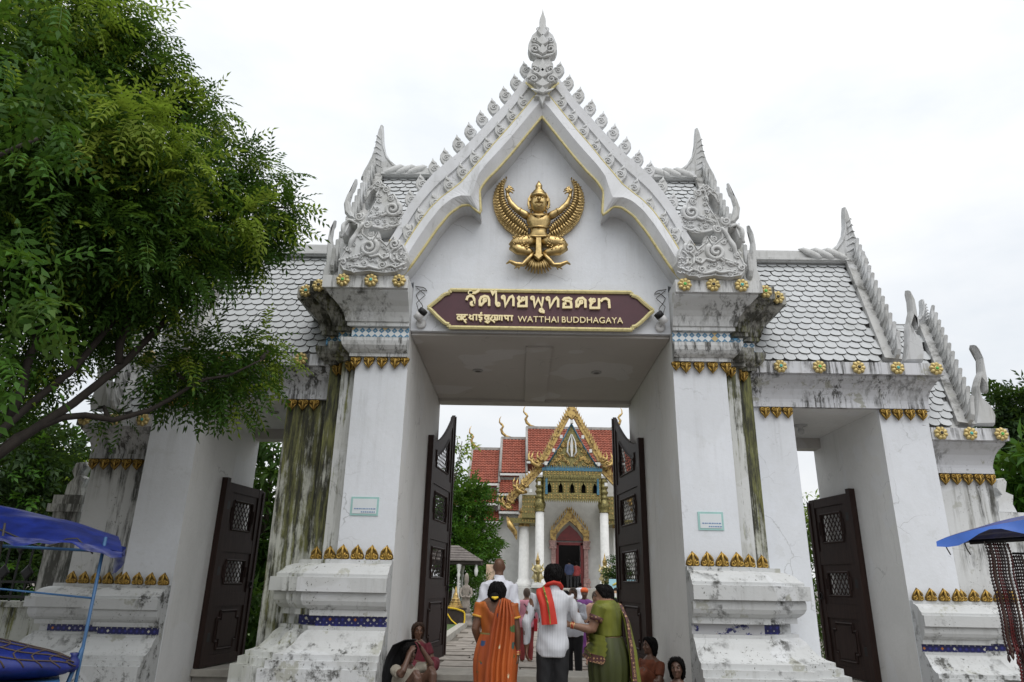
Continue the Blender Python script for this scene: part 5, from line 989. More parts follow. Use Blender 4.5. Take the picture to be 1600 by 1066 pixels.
def roof(x0, x1, yr, zr, ye, ze, gable=None):
    r_ = empty('roof_tier', (0,0,0), parent=TP); k = MB(); rows_ = max(6,int((zr-ze)/.2)); cols = int((x1-x0)/.24)
    for i in range(rows_):
        t0, t1 = i/rows_, (i+1)/rows_; row = []
        for t, lift in ((t0,.07),(t1,.0)):
            row.append([(x0+(x1-x0)*j/(cols*4), ye+(yr-ye)*t-lift-(.05 if j%4 in (1,2) else 0), ze+(zr-ze)*t+.02+(.03 if j%4 in (1,2) else 0)) for j in range(cols*4+1)])
        k.grid(row, 0, False); k.grid([[(p[0],p[1]+.07,p[2]-.04) for p in row[0]], row[0]], 0, False)
    o = k.build('red_tiles', tred, r_); o['kind'] = 'stuff'
    k = MB(); k.box(x0-.05,x1+.05,yr-.12,yr+.12,zr,zr+.18); 
    for x in (x0,x1): k.tube([(x,ye-.12,ze+.02),(x,yr,zr+.1)], .09, 5)
    k.build('ridge', tgrey, r_); k = MB(); k.box(x0,x1,ye-.1,ye+.1,ze-.2,ze-.06); k.build('eave_board', twhite, r_)
    k = MB(); k.add([(x0,ye,ze-.1),(x0,yr,zr),(x0,2*yr-ye,ze-.1)], [(0,1,2)]); k.add([(x1,ye,ze-.1),(x1,yr,zr),(x1,2*yr-ye,ze-.1)], [(2,1,0)]); k.add([(x0,yr,zr),(x1,yr,zr),(x1,2*yr-ye,ze),(x0,2*yr-ye,ze)], [(0,1,2,3)]); k.build('roof_back', tred, r_)
    return r_
def chofa(x, y_, z, s, parent, h=1.5):
    k = MB(); k.tube([(x+s*-.7,y_,z+.02),(x-s*.25,y_,z+.12),(x+s*.02,y_,z+.35),(x+s*.12,y_,z+.62),(x-s*.02,y_,z+.85),(x+s*.1,y_,z+1.0),(x+s*.26,y_,z+1.15),(x+s*.25,y_,z+1.4),(x+s*.15,y_,z+h)], [.06,.1,.11,.1,.08,.09,.055,.04,.012], 6); k.build('chofa', tgold, parent)
rr1 = roof(AX-2.72, AX+3.9, 40, 12.1, 37.6, 9.4); 
for s in (-1,): chofa(AX-2.7, 40, 12.2, -1, rr1, 1.6)
chofa(AX+3.95, 40, 12.2, 1, rr1, 1.6)
r2 = roof(AX-4.5, AX-2.72, 40.0, 11.3, 37.5, 8.55); chofa(AX-4.45, 40, 11.4, -1, r2, 1.6)
r3 = roof(AX-6.6, AX-4.55, 40, 10.5, 37.4, 7.85); chofa(AX-6.6, 40, 10.6, -1, r3, 1.65)
r2 = roof(AX+3.95, AX+5.6, 40.0, 11.3, 37.5, 8.55); r3 = roof(AX+5.65, AX+7.5, 40, 10.5, 37.4, 7.85)
for x0_, x1_, z1, z0_ in ((-6.75,-4.6,7.4,6.5),(-6.7,-4.4,6.15,5.35),(-4.6,-2.9,8.1,7.15),(-4.5,-2.9,6.9,6.0),(-7.6,-6.8,7.3,6.3),(4.6,6.75,7.4,6.5),(2.9,4.6,8.1,7.15),(4.5,6.7,6.15,5.35)): roof(AX+x0_, AX+x1_, 37.8, z1, 37.0, z0_)
# guardian figures
def guardian(x, lab):
    e = empty('guardian_figure', (x,31.0,1.3), lab, 'statue', 'guardian figures at the temple door')
    k = MB(); k.box(-.36,.36,-.3,.3,0,.16); k.box(-.30,.30,-.25,.25,.16,.28); k.build('pedestal', twhite, e)
    k = MB()
    for s in (-1,1):
        k.tube([(s*.1,0,.28),(s*.13,-.02,.5),(s*.12,0,.8)], [.09,.10,.12], 8); k.tube([(s*.12,-.15,.30),(s*.11,.02,.31)], .06, 6)
        k.tube([(s*.2,0,1.12),(s*.32,-.02,.95),(s*.2,-.16,.85),(s*.03,-.2,.84)], [.075,.065,.05,.045], 8)
        k.pillow([(s*.2,1.16),(s*.34,1.32),(s*.3,1.1)] if s > 0 else [(-.3,1.1),(-.34,1.32),(-.2,1.16)], 0, .05, .01); k.pillow([(s*.2,.42),(s*.36,.5),(s*.22,.75)] if s > 0 else [(-.22,.75),(-.36,.5),(-.2,.42)], 0, .05, .01)
    k.tube([(0,0,.75),(0,0,.9),(0,0,1.05),(0,0,1.18),(0,0,1.24)], [(.2,.14),(.16,.12),(.2,.14),(.17,.11),(.07,.07)], 10, 0, True, (1,0,0))
    k.build('body', goldmat('figure_gold', (.55,.47,.25), .5, .55, .5, 14) if 'figure_gold' not in bpy.data.materials else bpy.data.materials['figure_gold'], e)
    k = MB(); k.tube([(0,-.2,.3),(0,-.2,.95)], .03, 6); k.build('club', tdark, e)
    k = MB(); k.lathe([(.06,1.2),(.11,1.26),(.12,1.34),(.13,1.42),(.14,1.44),(.10,1.48),(.11,1.52),(.07,1.56),(.075,1.6),(.045,1.66),(.03,1.75),(.004,1.9)], (0,0,0), 12); k.build('head', tgold, e)
guardian(.79, 'gilded guardian figure left of the temple doorway'); guardian(4.5, 'gilded guardian figure right of the temple doorway')

# ================================================================ COURTYARD OBJECTS
e = empty('poster_board', (3.85,20,-.2), 'pale blue poster board with two masked faces beside the right door', 'poster')
k = MB(); k.box(-.5,.6,-.03,.03,.95,1.93); k.build('panel', simple('poster_blue', (.36,.62,.72), .5, 0, .06), e)
k = MB(); k.box(-.5,-.44,-.02,.04,0,.95); k.box(.54,.6,-.02,.04,0,.95); k.build('leg', M['iron'], e)
k = MB(); k.tube([(-.36,-.035,1.70),(-.1,-.035,1.82),(.15,-.035,1.84),(.4,-.035,1.76)], [.03,.05,.05,.03], 6); k.box(-.48,.58,-.036,-.031,.97,1.10); k.build('yellow_band', simple('poster_yellow', (.62,.52,.10), .5), e)
for x, c in ((-.22,(.02,.02,.02)),(.18,(.02,.02,.025)),(.47,(.03,.02,.02))):
    k = MB(); k.ext([(x+.14*math.cos(a*.5236), 1.47+.15*math.sin(a*.5236)) for a in range(12)], -.04, -.031); k.ext([(x-.13,1.40),(x+.13,1.40),(x+.10,1.27),(x,1.23),(x-.10,1.27)], -.046, -.041, 1); k.ext([(x-.11,1.49),(x+.11,1.49),(x+.11,1.40),(x-.11,1.40)], -.048, -.042, 2); k.ext([(x-.15,1.12),(x+.15,1.12),(x+.08,1.24),(x-.08,1.24)], -.04,-.031,3); k.build('masked_face', [M['black_in'], twhite, simple('poster_skin', (.5,.32,.2), .6), simple('poster_green', (.3,.5,.15), .6)], e)
k = MB(); k.box(-.05,.12,-.05,-.032,1.72,1.80); k.build('red_mark', simple('poster_red', (.5,.05,.05), .5), e)
gst = simple('grey_stone', (.25,.22,.19), .9, 0, .3, 6, .3); grt = simple('grey_shingle', (.17,.15,.14), .85, 0, .3, 5, .3)
e = empty('shrine_pavilion', (-3.2,24,-.2), 'small open pavilion with grey pitched roof and pale posts left of the path', 'shrine')
k = MB(); k.add([(-1.6,-1.2,2.62),(1.35,-1.2,2.62),(.15,.0,3.3),(-1.2,0,3.3),(-1.6,1.2,2.62),(1.35,1.2,2.62)], [(0,1,2,3),(4,3,2,5),(1,5,2),(4,0,3),(0,4,5,1)])
for i in range(6): t_ = i/6; k.box(-1.6+.4*t_,1.35-1.2*t_-.02,-1.24+1.2*t_,-1.16+1.2*t_,2.60+.68*t_,2.66+.68*t_)
k.build('roof', grt, e); k = MB(); k.box(-1.5,1.25,-1.1,1.1,2.46,2.60); k.build('beam', simple('dark_beam', (.05,.04,.035), .7), e)
for x,y_ in ((.28,-1.),(.28,1.),(-1.3,-1.),(-1.3,1.),(1.05,-1.0)): k = MB(); k.lathe([(.09,0),(.09,.2),(.055,.3),(.055,1.9),(.09,2.0),(.055,2.1),(.1,2.3),(.12,2.46)] if x != 1.05 else [(.02,1.95),(.06,2.0),(.09,2.2),(.05,2.35),(.05,2.46)], (x,y_,0), 10); k.build('post', twhite, e)
e = empty('stone_figure', (-2.42,21,-.2), 'weathered stone standing figure on a round pedestal by the path', 'statue')
k = MB(); k.lathe([(.32,0),(.34,.1),(.28,.16),(.24,.34),(.28,.42),(.2,.5)], (0,0,0), 14); k.build('pedestal', gst, e)
k = MB(); k.tube([(0,0,.48),(0,0,.7),(0,0,1.0),(0,0,1.25),(0,0,1.45),(0,0,1.55),(0,0,1.62),(0,0,1.7),(0,0,1.82),(0,0,1.98),(0,0,2.06)], [(.2,.16),(.18,.14),(.17,.13),(.14,.11),(.19,.12),(.15,.1),(.06,.06),(.085,.085),(.10,.1),(.08,.08),(.03,.03)], 12, 0, True, (1,0,0))
for s in (-1,1): k.tube([(s*.18,0,1.48),(s*.24,-.02,1.25),(s*.15,-.16,1.12),(s*.02,-.2,1.15)], [.06,.055,.045,.04], 8)
k.build('figure', gst, e)
e = empty('golden_stupa', (-2.75,20,-.2), 'small golden stupa on a dark chest draped with a yellow sash', 'shrine')
k = MB(); k.box(-.38,.40,-.3,.3,.05,.66); k.box(-.42,.44,-.34,.34,.66,.74); k.build('chest', simple('chest_dark', (.03,.02,.018), .5), e)
k = MB(); k.lathe([(.30,.74),(.30,.80),(.25,.82),(.25,.88),(.2,.90),(.21,.97),(.16,1.0),(.165,1.06),(.12,1.10),(.10,1.22),(.06,1.3),(.045,1.42),(.004,1.55)], (0,0,0), 8, 0, False); k.build('stupa', tgold, e)
ysm = simple('yellow_cloth', (.75,.50,.03), .8, 0, .15)
k = MB(); k.tube(resample([(-.42,-.32,.75),(-.28,-.36,.55),(-.1,-.37,.3),(.15,-.38,.12),(.36,-.37,.05),(.42,-.36,.3),(.40,-.35,.6),(.1,-.36,.70),(-.42,-.33,.76)],26), [(.02,.05)]*26, 6); k.build('sash', ysm, e)
e = empty('banner', (-1.5,24,-.2), 'pale printed banner on a thin frame behind the man in white', 'banner')
k = MB(); k.box(-.25,.25,-.02,.02,1.7,2.5); k.build('cloth', simple('banner_cloth', (.62,.45,.33), .7, 0, .5, 3), e); k = MB(); k.tube([(-.24,.03,0),(-.24,.03,2.5)], .02, 6); k.tube([(.24,.03,0),(.24,.03,2.5)], .02, 6); k.build('frame', M['iron'], e)
# fences and wall pillars
for s in (-1,1):
    sd_ = 'left' if s < 0 else 'right'
    fw_ = MB(); a,b_ = sorted((s*6.75,s*18)); fw_.box(a,b_,2.0,2.35,-.3,.98); fw_.box(a,b_,1.94,2.41,.98,1.06); fw_.box(a,b_,1.92,2.3,.0,.35); o = fw_.build('boundary_wall', M['based'], None); tag(o, 'low weathered white wall carrying the iron fence on the '+sd_, 'wall')
    e = empty('wall_pillar', (s*7.45,2.15,0), 'pale stone wall pillar with carved top at the '+sd_+' end of the gatehouse', 'pillar')
    k = MB(); k.box(-.2,.2,-.2,.2,1.06,2.4); k.box(-.27,.27,-.27,.27,2.4,2.52); k.box(-.23,.23,-.23,.23,2.52,2.66); k.build('shaft', M['corn' if s > 0 else 'black'], e)
    k = MB(); k.pillow([(-.16,2.66),(.16,2.66),(.12,2.8),(.16,2.95),(.05,3.0),(.10,3.15),(.06,3.22),(-.08,3.2),(-.12,3.05),(-.06,2.95),(-.14,2.85)], 0, .12, .02); k.build('finial', M['carve' if s > 0 else 'black'], e)
    e = empty('iron_fence', (s*7.3,2.17,1.06), 'black iron fence with diamond plates on the low wall at the '+sd_, 'fence')
    k = MB(); 
    for z in (.06,.28,1.1): k.box(*(sorted((0,s*7))),-.02,.02,z-.018,z+.018)
    k.build('rail', M['iron'], e)
    bm = MB(); bm.box(-.012,.012,-.012,.012,.0,1.2); BAR = bm.mesh('bar', M['iron']); bm = MB(); bm.pillow([(0,-.13),(.11,0),(0,.13),(-.11,0)], -.015, .02, .03); DIA = bm.mesh('diamond_plate', M['iron'])
    for i in range(36):
        place('bar', BAR, e, (s*(.1+.19*i),0,0))
    for i in range(18):
        for z in (.42,.82): place('diamond_plate', DIA, e, (s*(.29+.38*i+(.19 if z > .5 else 0)),0,z))
        place('diamond_plate', DIA, e, (s*(.29+.38*i),0,1.12), (.7,1,.7))

# ================================================================ MARKET STALLS
tarp = simple('blue_tarp', (.007,.018,.15), .42, 0, .5, 7, .35); tarp2 = simple('blue_tarp_underside', (.02,.10,.42), .4, 0, .2); polem = simple('blue_pole', (.03,.10,.22), .45, 0, .2)
def canopy(fn, nx, ny, parent, mat, th=.012):
    rows = [[Vector(fn(i/nx, j/ny)) for i in range(nx+1)] for j in range(ny+1)]
    k = MB(); k.grid(rows[::-1]); k.grid([[p-Vector((0,0,th)) for p in r_] for r_ in rows]); return k.build('tarpaulin', mat, parent)
wob = lambda a, b_: .025*math.sin(9*a+3*b_)+.018*math.sin(17*a-11*b_+1)+.012*math.sin(31*b_+5*a)
e = empty('market_stall', (-3.27,-3.99,0), 'street stall with blue tarpaulin canopy on thin blue poles at the left edge', 'stall', None, R(33))
def f1(a, b_):
    x = .12-2.6*a; y_ = -.06+1.5*b_; z = 1.72+.08*a+.34*(1-(1-min(1,b_*1.5))**2)*(.22+.78*min(1,a*1.8))+wob(a,b_)*(.4+a)
    return (x, y_+.08*math.sin(5*a), z-.06*(1-b_)**6-.05*max(0,1-a*7))
canopy(f1, 40, 24, e, tarp)
k = MB(); rows = []
for j in range(5):
    rows.append([(.12-2.6*i/40, -.06-.012*j+.02*math.sin(i*1.3+j), f1(i/40,0)[2]-(.009+.004*math.sin(i*.8)+.003*math.sin(i*2.1))*j) for i in range(41)])
k.grid(rows); k.build('valance', tarp, e)
k = MB(); k.grid([[(.12+.03*math.sin(j*.9+i*.5), -.06+.34*i/8+.0, f1(0,.18*i/8)[2]-.05*j*(1-.55*abs(i/8-.45)*1.2)) for i in range(9)] for j in range(5)]); k.build('corner_flap', tarp, e)
for p, q_ in (((0,0,0),(0,0,1.72)),((-2.3,0,0),(-2.3,0,1.9)),((-2.3,1.5,0),(-2.3,1.5,1.9))): k = MB(); k.tube([p,q_], .0115, 8); k.build('pole', polem, e)
k = MB(); k.tube([(.02,0,1.62),(-1.1,-.02,1.64),(-2.4,0,1.86)], .010, 8); k.tube([(0,0,1.64),(0,1.5,1.70)], .012, 8); k.build('cross_rail', polem, e)
k = MB(); k.tube([(0,0,.98),(-.10,0,.5),(-.16,0,0)], .014, 6); k.tube([(0,0,1.3),(-.6,0,1.36),(-1.3,0,1.42)], .007, 5); k.build('brace', polem, e)
k = MB(); k.tube(resample([(-.06,-.02,1.60),(-.2,-.02,1.72),(-.35,0,1.62),(-.8,-.02,1.80)],12), .006, 5); k.tube([(-.62,-.02,1.78),(-.60,-.03,1.5)], .008, 5); k.build('rope', M['dark_gem'], e)
e = empty('covered_goods', (-3.90,-4.42,0), 'goods under a blue tarpaulin tied down with brown netting at the lower left', 'goods', None, R(33))
def hump(u, v): # u along, v round
    a = 2*math.pi*v; r_ = math.sin(math.pi*min(1,max(0,u)))**.45
    return (-1.1+1.84*u, .42*math.cos(a)*r_, .93+.02*math.sin(3*u)+(.15 if math.sin(a) > 0 else .13)*math.sin(a)*r_+.03*wob(u*2,v*3)*r_*4-.13*u+.06)
k = MB(); k.grid([[hump(.001+.998*i/36, j/28) for j in range(28)] for i in range(37)], 0, True, True); k.build('tarpaulin', tarp, e)
k = MB(); netm = simple('brown_net', (.07,.05,.04), .9)
for i in range(18): k.tube([Vector(hump(.05+.055*i+.02*math.sin(j), j/28))*1.0+Vector((0,0,.004)) for j in range(0,15)], .005, 4)
for j in range(0,14,2): k.tube([Vector(hump(.03+.95*i/24, (j+.3*math.sin(i))/28))+Vector((0,0,.005)) for i in range(25)], .005, 4)
k.build('net', netm, e)
k = MB(); k.lathe([(.02,0),(.045,.03),(.04,.07),(.018,.10),(.03,.12)], (.72,0,.83), 10); k.build('tied_end', tarp, e)
k = MB(); k.box(-1.0,.66,-.3,.3,.74,.80)
for x in (-.95,.6):
    for y_ in (-.28,.28): k.tube([(x,y_,0),(x,y_,.78)], .02, 6)
k.build('trestle', polem, e)
e = empty('flower_garland', (-3.95,-4.4,1.55), 'yellow flower garland hanging from the left stall canopy', 'garland'); k = MB()
for i in range(14): k.lathe([(.002,-.03),(.035,0),(.002,.03)], (.03*math.sin(i*2.1),.02*math.cos(i*1.7),.35-.033*i), 7)
k.build('flowers', ysm, e)
e = empty('market_stall', (3.40,-4.0,0), 'street stall with sagging blue tarpaulin canopy at the right edge', 'stall', None, R(-33))
def f2(a, b_):
    x = -.55+2.7*a; y_ = -.30+1.6*b_*(.12+.88*min(1,a*2.0)); return (x, y_, 1.80+.44*min(1,a*1.4)**.8*(.5+.5*math.sin(math.pi*min(1,b_+.25)))-.03*(1-b_)*a+wob(a,b_)*min(1,a*2+.15))
canopy(f2, 40, 24, e, tarp)
k = MB(); k.grid([[(-.55+2.7*i/40, -.30-.010*j, f2(i/40,0)[2]-(.012+.012*math.sin(i*.9)+.02*min(1,i/14))*j) for i in range(41)] for j in range(4)]); k.build('valance', tarp2, e)
for p, q_ in (((.62,-.1,0),(.62,-.1,1.9)),((2.0,-.2,0),(2.0,-.2,2.0)),((2.0,1.2,0),(2.0,1.2,1.9))): k = MB(); k.tube([p,q_], .018, 8); k.build('pole', M['iron'], e)
k = MB(); k.tube([(-.35,-.2,1.80),(.42,-.22,1.84),(2.,-.3,1.98)], .016, 8); k.tube([(.1,-.25,1.78),(1.2,-.25,1.80)], .012, 6); k.build('cross_rail', M['iron'], e)
for i in range(4):
    k = MB(); x = -.5+.12*i; k.tube([(x,-.30,1.80),(x+.01,-.31,1.75),(x+.025,-.30,1.71)], .004, 4); k.build('tie_string', M['dark_gem'], e)
bead_m = [simple('dark_beads', (.03,.012,.012), .35), simple('red_beads', (.10,.012,.012), .3), simple('brown_beads', (.06,.03,.02), .35), simple('white_beads', (.45,.43,.4), .4)]
def string(parent, x, y_, z1, z0_, mi, rd=.009):
    k = MB(); n = int((z1-z0_)/(rd*2)); P = []; W = []
    for i in range(n*2+1): P.append((x+.004*math.sin(i*.2),y_+.003*math.cos(i*.33),z1-(z1-z0_)*i/(n*2))); W.append(rd if i % 2 else rd*.35)
    k.tube(P, W, 5, mi); k.lathe([(.001,-.05),(.012,-.03),(.008,0)], (x,y_,z0_), 6, mi); k.build('bead_string', bead_m, parent)
rb = random.Random(9)
for x0, n_, z1, z0_, lab in ((3.21,14,1.80,1.12,'long dark bead necklaces nearest the left tip of the right canopy'),(3.27,13,1.10,.62,'lower bunch of dark red bead necklaces under the right canopy'),(3.37,10,1.72,.95,'dense bunch of dark bead necklaces beside the stall pole'),(3.50,13,1.78,.75,'bead necklaces at the far right edge of the stall')):
    e = empty('bead_necklaces', (x0,-3.95,z1), lab, 'necklaces', 'bead necklaces hanging at the right stall')
    for i in range(n_): string(e, (i-n_/2)*.0115, rb.uniform(-.03,.03), 0, z0_-z1+rb.uniform(-.12,.03), 1 if rb.random() < .12 else (2 if rb.random() < .2 else 0), .011)
    k = MB(); k.tube([(-.06,0,.01),(.06,0,.01)], .008, 6); k.build('hanging_rod', M['iron'], e)
# ================================================================ PEOPLE
FS = bpy.data.scenes.new('workbench')
def fuse(mb, name, mat, parent, vox=.011, smooth=4, ripple=None):
    """one continuous skin from overlapping limbs (voxel remesh), softly smoothed"""
    me = mb.mesh(name, mat); o = bpy.data.objects.new(name, me); FS.collection.objects.link(o)
    r_ = o.modifiers.new('r','REMESH'); r_.mode = 'VOXEL'; r_.voxel_size = vox; r_.use_smooth_shade = True
    s_ = o.modifiers.new('s','SMOOTH'); s_.factor = .5; s_.iterations = smooth
    vl = FS.view_layers[0]; vl.update(); me2 = bpy.data.meshes.new_from_object(o.evaluated_get(vl.depsgraph))
    FS.collection.objects.unlink(o); bpy.data.objects.remove(o); bpy.data.meshes.remove(me); me2.name = name
    if not me2.materials: me2.materials.append(mat if not isinstance(mat, list) else mat[0])
    if ripple:
        me2.update(); 
        for v in me2.vertices: v.co = v.co+v.normal*ripple(v.co)
    return link(name, me2, parent)
def fold(amp=.006, k=1., seed=0.):
    def f(c):
        x,y_,z = c; return amp*(math.sin(38*k*z+9*math.sin(7*x+seed)+14*y_)+.7*math.sin(26*k*(x+y_)+21*k*z+seed*2)+.5*math.sin(60*k*x-13*z+seed))*.55
    return f
SK = {k: simple('skin_'+k, c, .5, 0, .12, 14) for k, c in dict(brown=(.13,.062,.036), dark=(.095,.048,.031), tan=(.20,.105,.065)).items()}
HAIR = simple('black_hair', (.006,.005,.005), .75, 0, .3, 40); HAIR.node_tree.nodes['Principled BSDF'].inputs['Specular IOR Level'].default_value = .15
def hand(mb, wr, d, pn, curl=.35, sz=1., thumb=1):
    wr, d, pn = Vector(wr), Vector(d).normalized(), Vector(pn).normalized(); pn = (pn-d*pn.dot(d)).normalized(); s = d.cross(pn)*thumb
    mb.tube([wr-d*.02*sz, wr+d*.04*sz, wr+d*.09*sz], [(.024*sz,.030*sz),(.017*sz,.042*sz),(.014*sz,.040*sz)], 8, 0, True, pn)
    for i, ln in enumerate((.068,.078,.073,.056)):
        b_ = wr+d*.085*sz+s*(.030-.020*i)*sz; a = curl; p1 = b_+(d*math.cos(a*.6)+pn*math.sin(a*.6))*ln*.5*sz; p2 = p1+(d*math.cos(a*1.6)+pn*math.sin(a*1.6))*ln*.5*sz
        mb.tube([b_-d*.02*sz, b_, p1, p2], [.0095*sz,.0098*sz,.009*sz,.0075*sz], 6)
    t0 = wr+d*.03*sz+s*.028*sz; mb.tube([t0-d*.01*sz, t0+s*.022*sz+d*.022*sz, t0+s*.034*sz+d*.05*sz+pn*.012*sz, t0+s*.030*sz+d*.074*sz+pn*.024*sz], [.013*sz,.0125*sz,.0105*sz,.008*sz], 6)
def head(mb, c, fwd, h=.225, up=(0,0,1), ears=True):
    """c = centre of the head, fwd = facing direction"""
    c, f, u = Vector(c), Vector(fwd).normalized(), Vector(up); f = (f-u*f.dot(u)).normalized(); s = f.cross(u); k = h/.225
    L_ = [(-.112,.03,.03,.034),(-.10,.028,.045,.05),(-.07,.018,.058,.070),(-.03,.006,.067,.085),(.01,0,.073,.093),(.05,-.004,.074,.094),(.085,-.008,.062,.080),(.108,-.01,.036,.05),(.115,-.01,.012,.016)]
    mb.tube([c+(u*z+f*o)*k for z,o,a,b_ in L_], [(a*k,b_*k) for z,o,a,b_ in L_], 14, 0, True, s)
    mb.tube([c+(f*.088+u*.025)*k, c+(f*.102-u*.005)*k, c+(f*.112-u*.028)*k, c+(f*.088-u*.036)*k], [.010*k,.012*k,.017*k,.012*k], 7)
    mb.tube([c+(f*.085-u*.062-s*.022)*k, c+(f*.098-u*.060)*k, c+(f*.085-u*.062+s*.022)*k], [.006*k,.011*k,.006*k], 6)
    mb.tube([c+(f*.082-u*.098)*k-s*.014*k, c+(f*.086-u*.098)*k+s*.014*k], .016*k, 6)
    for q in (-1,1):
        mb.tube([c+(s*q*.012+f*.094+u*.03)*k, c+(s*q*.035+f*.086+u*.034)*k, c+(s*q*.055+f*.066+u*.026)*k], [.009*k]*3, 6)
        mb.tube([c+(s*q*.03+f*.078-u*.03)*k, c+(s*q*.05+f*.052-u*.02)*k], [.022*k,.018*k], 6)
        if ears: mb.tube([c+(s*q*.072-u*.035)*k, c+(s*q*.083-f*.012+u*.0)*k, c+(s*q*.078-f*.012+u*.028)*k], [(.007*k,.011*k),(.009*k,.02*k),(.006*k,.012*k)], 7)
def face_marks(parent, c, fwd, h=.225, up=(0,0,1)):
    c, f, u = Vector(c), Vector(fwd).normalized(), Vector(up); f = (f-u*f.dot(u)).normalized(); s = f.cross(u); k = h/.225
    ew = bpy.data.materials.get('eye_white') or simple('eye_white', (.22,.19,.17), .4); lip = bpy.data.materials.get('lip') or simple('lip', (.16,.05,.045), .5)
    b = MB()
    for q in (-1,1):
        p = c+(s*q*.031+f*.079+u*.012)*k; b.tube([p-s*.014*k, p+f*.004*k, p+s*.014*k], [.003*k,.009*k,.003*k], 6, 0); b.tube([p+f*.004*k, p+f*.0125*k], .0065*k, 7, 1)
        p = c+(s*q*.034+f*.088+u*.034)*k; b.tube([p-s*q*.02*k, p+u*.006*k+f*.003*k, p+s*q*.022*k-f*.012*k], [.003*k,.005*k,.002*k], 5, 1)
    p = c+(f*.0935-u*.062)*k; b.tube([p-s*.024*k-f*.010*k, p, p+s*.024*k-f*.010*k], [(.002*k,.002*k),(.005*k,.008*k),(.002*k,.002*k)], 6, 2)
    b.build('face_features', [ew, HAIR, lip], parent)
def hair_cap(parent, c, fwd, h=.225, mat=None, low=-.02, back=-.06, th=.012, bun=None, up=(0,0,1), rag=0, name='hair'):
    c, f, u = Vector(c), Vector(fwd).normalized(), Vector(up); f = (f-u*f.dot(u)).normalized(); s = f.cross(u); k = h/.225; rows = []; r_ = random.Random(int(abs(c.x)*977)+3)
    for i in range(12):
        t = i/11; row = []
        for j in range(28):
            a = 2*math.pi*j/28; ca = math.cos(a); fr_ = max(0,ca)   # a=0 is the face
            zl = low+(.085-low)*(fr_**.6) + (back-low)*max(0,-ca)
            z = zl+(.126-zl)*t; q = max(.02, 1-max(0,(z-.02))/.108*1.0) if z > .02 else 1
            q = math.sqrt(max(.0, 1-((z-.02)/.108)**2)) if z > .02 else 1-.10*max(0,(-z)/.08)
            rad = (th+.001)+.0035*math.sin(j*5+i*.7)+.003*r_.random()+(rag*r_.random() if i < 2 else 0); tp = (.1,.55,.85,1)[min(i,3)]
            row.append(c+(s*math.sin(a)*(.074*q+rad*tp)+f*(ca*(.094*q+rad*tp)-.004)+u*z)*k)
        rows.append(row)
    b = MB(); b.grid(rows, 0, True, True); b.add(rows[-1], [list(range(28))], 0, True)
    if th > .008:
        for q in range(260):
            j = r_.randrange(28); i = r_.randrange(3,12); ln = r_.choice((2,3,4)); P = []
            for t_ in range(4):
                ii = max(0, i-t_*ln//2); v = rows[ii][(j+t_*r_.choice((0,0,1)))%28]; d = (v-c); d = d/(d.length+1e-6); P.append(v+d*(.004+.004*r_.random()+(rag*.5*r_.random() if t_ == 3 else 0)))
            b.tube(P, [.003*k,.0042*k,.0036*k,.001*k], 4)
    if bun: p = c+(f*bun[0]+u*bun[1])*k; b.tube([p+f*.03*k, p, p-f*.04*k, p-f*.055*k], [.03*k,bun[2]*k,bun[2]*.9*k,.02*k], 10)
    return b.build(name, mat or HAIR, parent)
def torso(mb, e=0., z0=.86, z1=1.44, w_=1., k=1., d=1., lean=0.):
    Z = [(.80,.155,.115),(.88,.172,.125),(.96,.168,.118),(1.06,.150,.105),(1.16,.153,.107),(1.27,.168,.115),(1.36,.178,.11),(1.415,.165,.095),(1.45,.11,.075),(1.475,.065,.06)]
    P = [(0,lean*(z-.8),z) for z,a,b_ in Z if z0-.001 <= z <= z1+.04]; W = [((a*w_+e)*1.0,(b_*d+e)) for z,a,b_ in Z if z0-.001 <= z <= z1+.04]
    mb.tube([(x,y_,z*k) for x,y_,z in P], W, 16, 0, True, (1,0,0))
def arm(mb, P, e=0., k=1., t=1., end=2):
    r_ = [(.056,.056),(.050,.05),(.043,.043),(.042,.042),(.034,.034),(.026,.026)]
    s_, el_, wr = map(Vector, P); Q = [s_, s_.lerp(el_,.5), el_, el_.lerp(wr,.12), el_.lerp(wr,.55), wr]; n = len(Q) if end == 2 else int(end*10)
    if end == 2: mb.tube(Q, [(a*t+e,b_*t+e) for a,b_ in r_], 10)
    else: mb.tube([s_, s_.lerp(el_, end)], [(.056*t+e,)*2, (.051*t+e,)*2], 10)
def leg(mb, P, e=0., t=1., foot=True, fd=(0,1,0)):
    h, kn, an = map(Vector, P); mb.tube([h, h.lerp(kn,.4), kn, kn.lerp(an,.12), kn.lerp(an,.4), an], [.086*t+e,.078*t+e,.056*t+e,.055*t+e,.055*t+e,.037*t+e], 12)
    if foot: d = Vector(fd).normalized(); mb.tube([an-d*.03-Vector((0,0,.03)), an+d*.06-Vector((0,0,.045)), an+d*.15-Vector((0,0,.055)), an+d*.19-Vector((0,0,.06))], [(.035,.035),(.04,.032),(.044,.022),(.03,.014)], 8, 0, True, d.cross(Vector((0,0,1))))
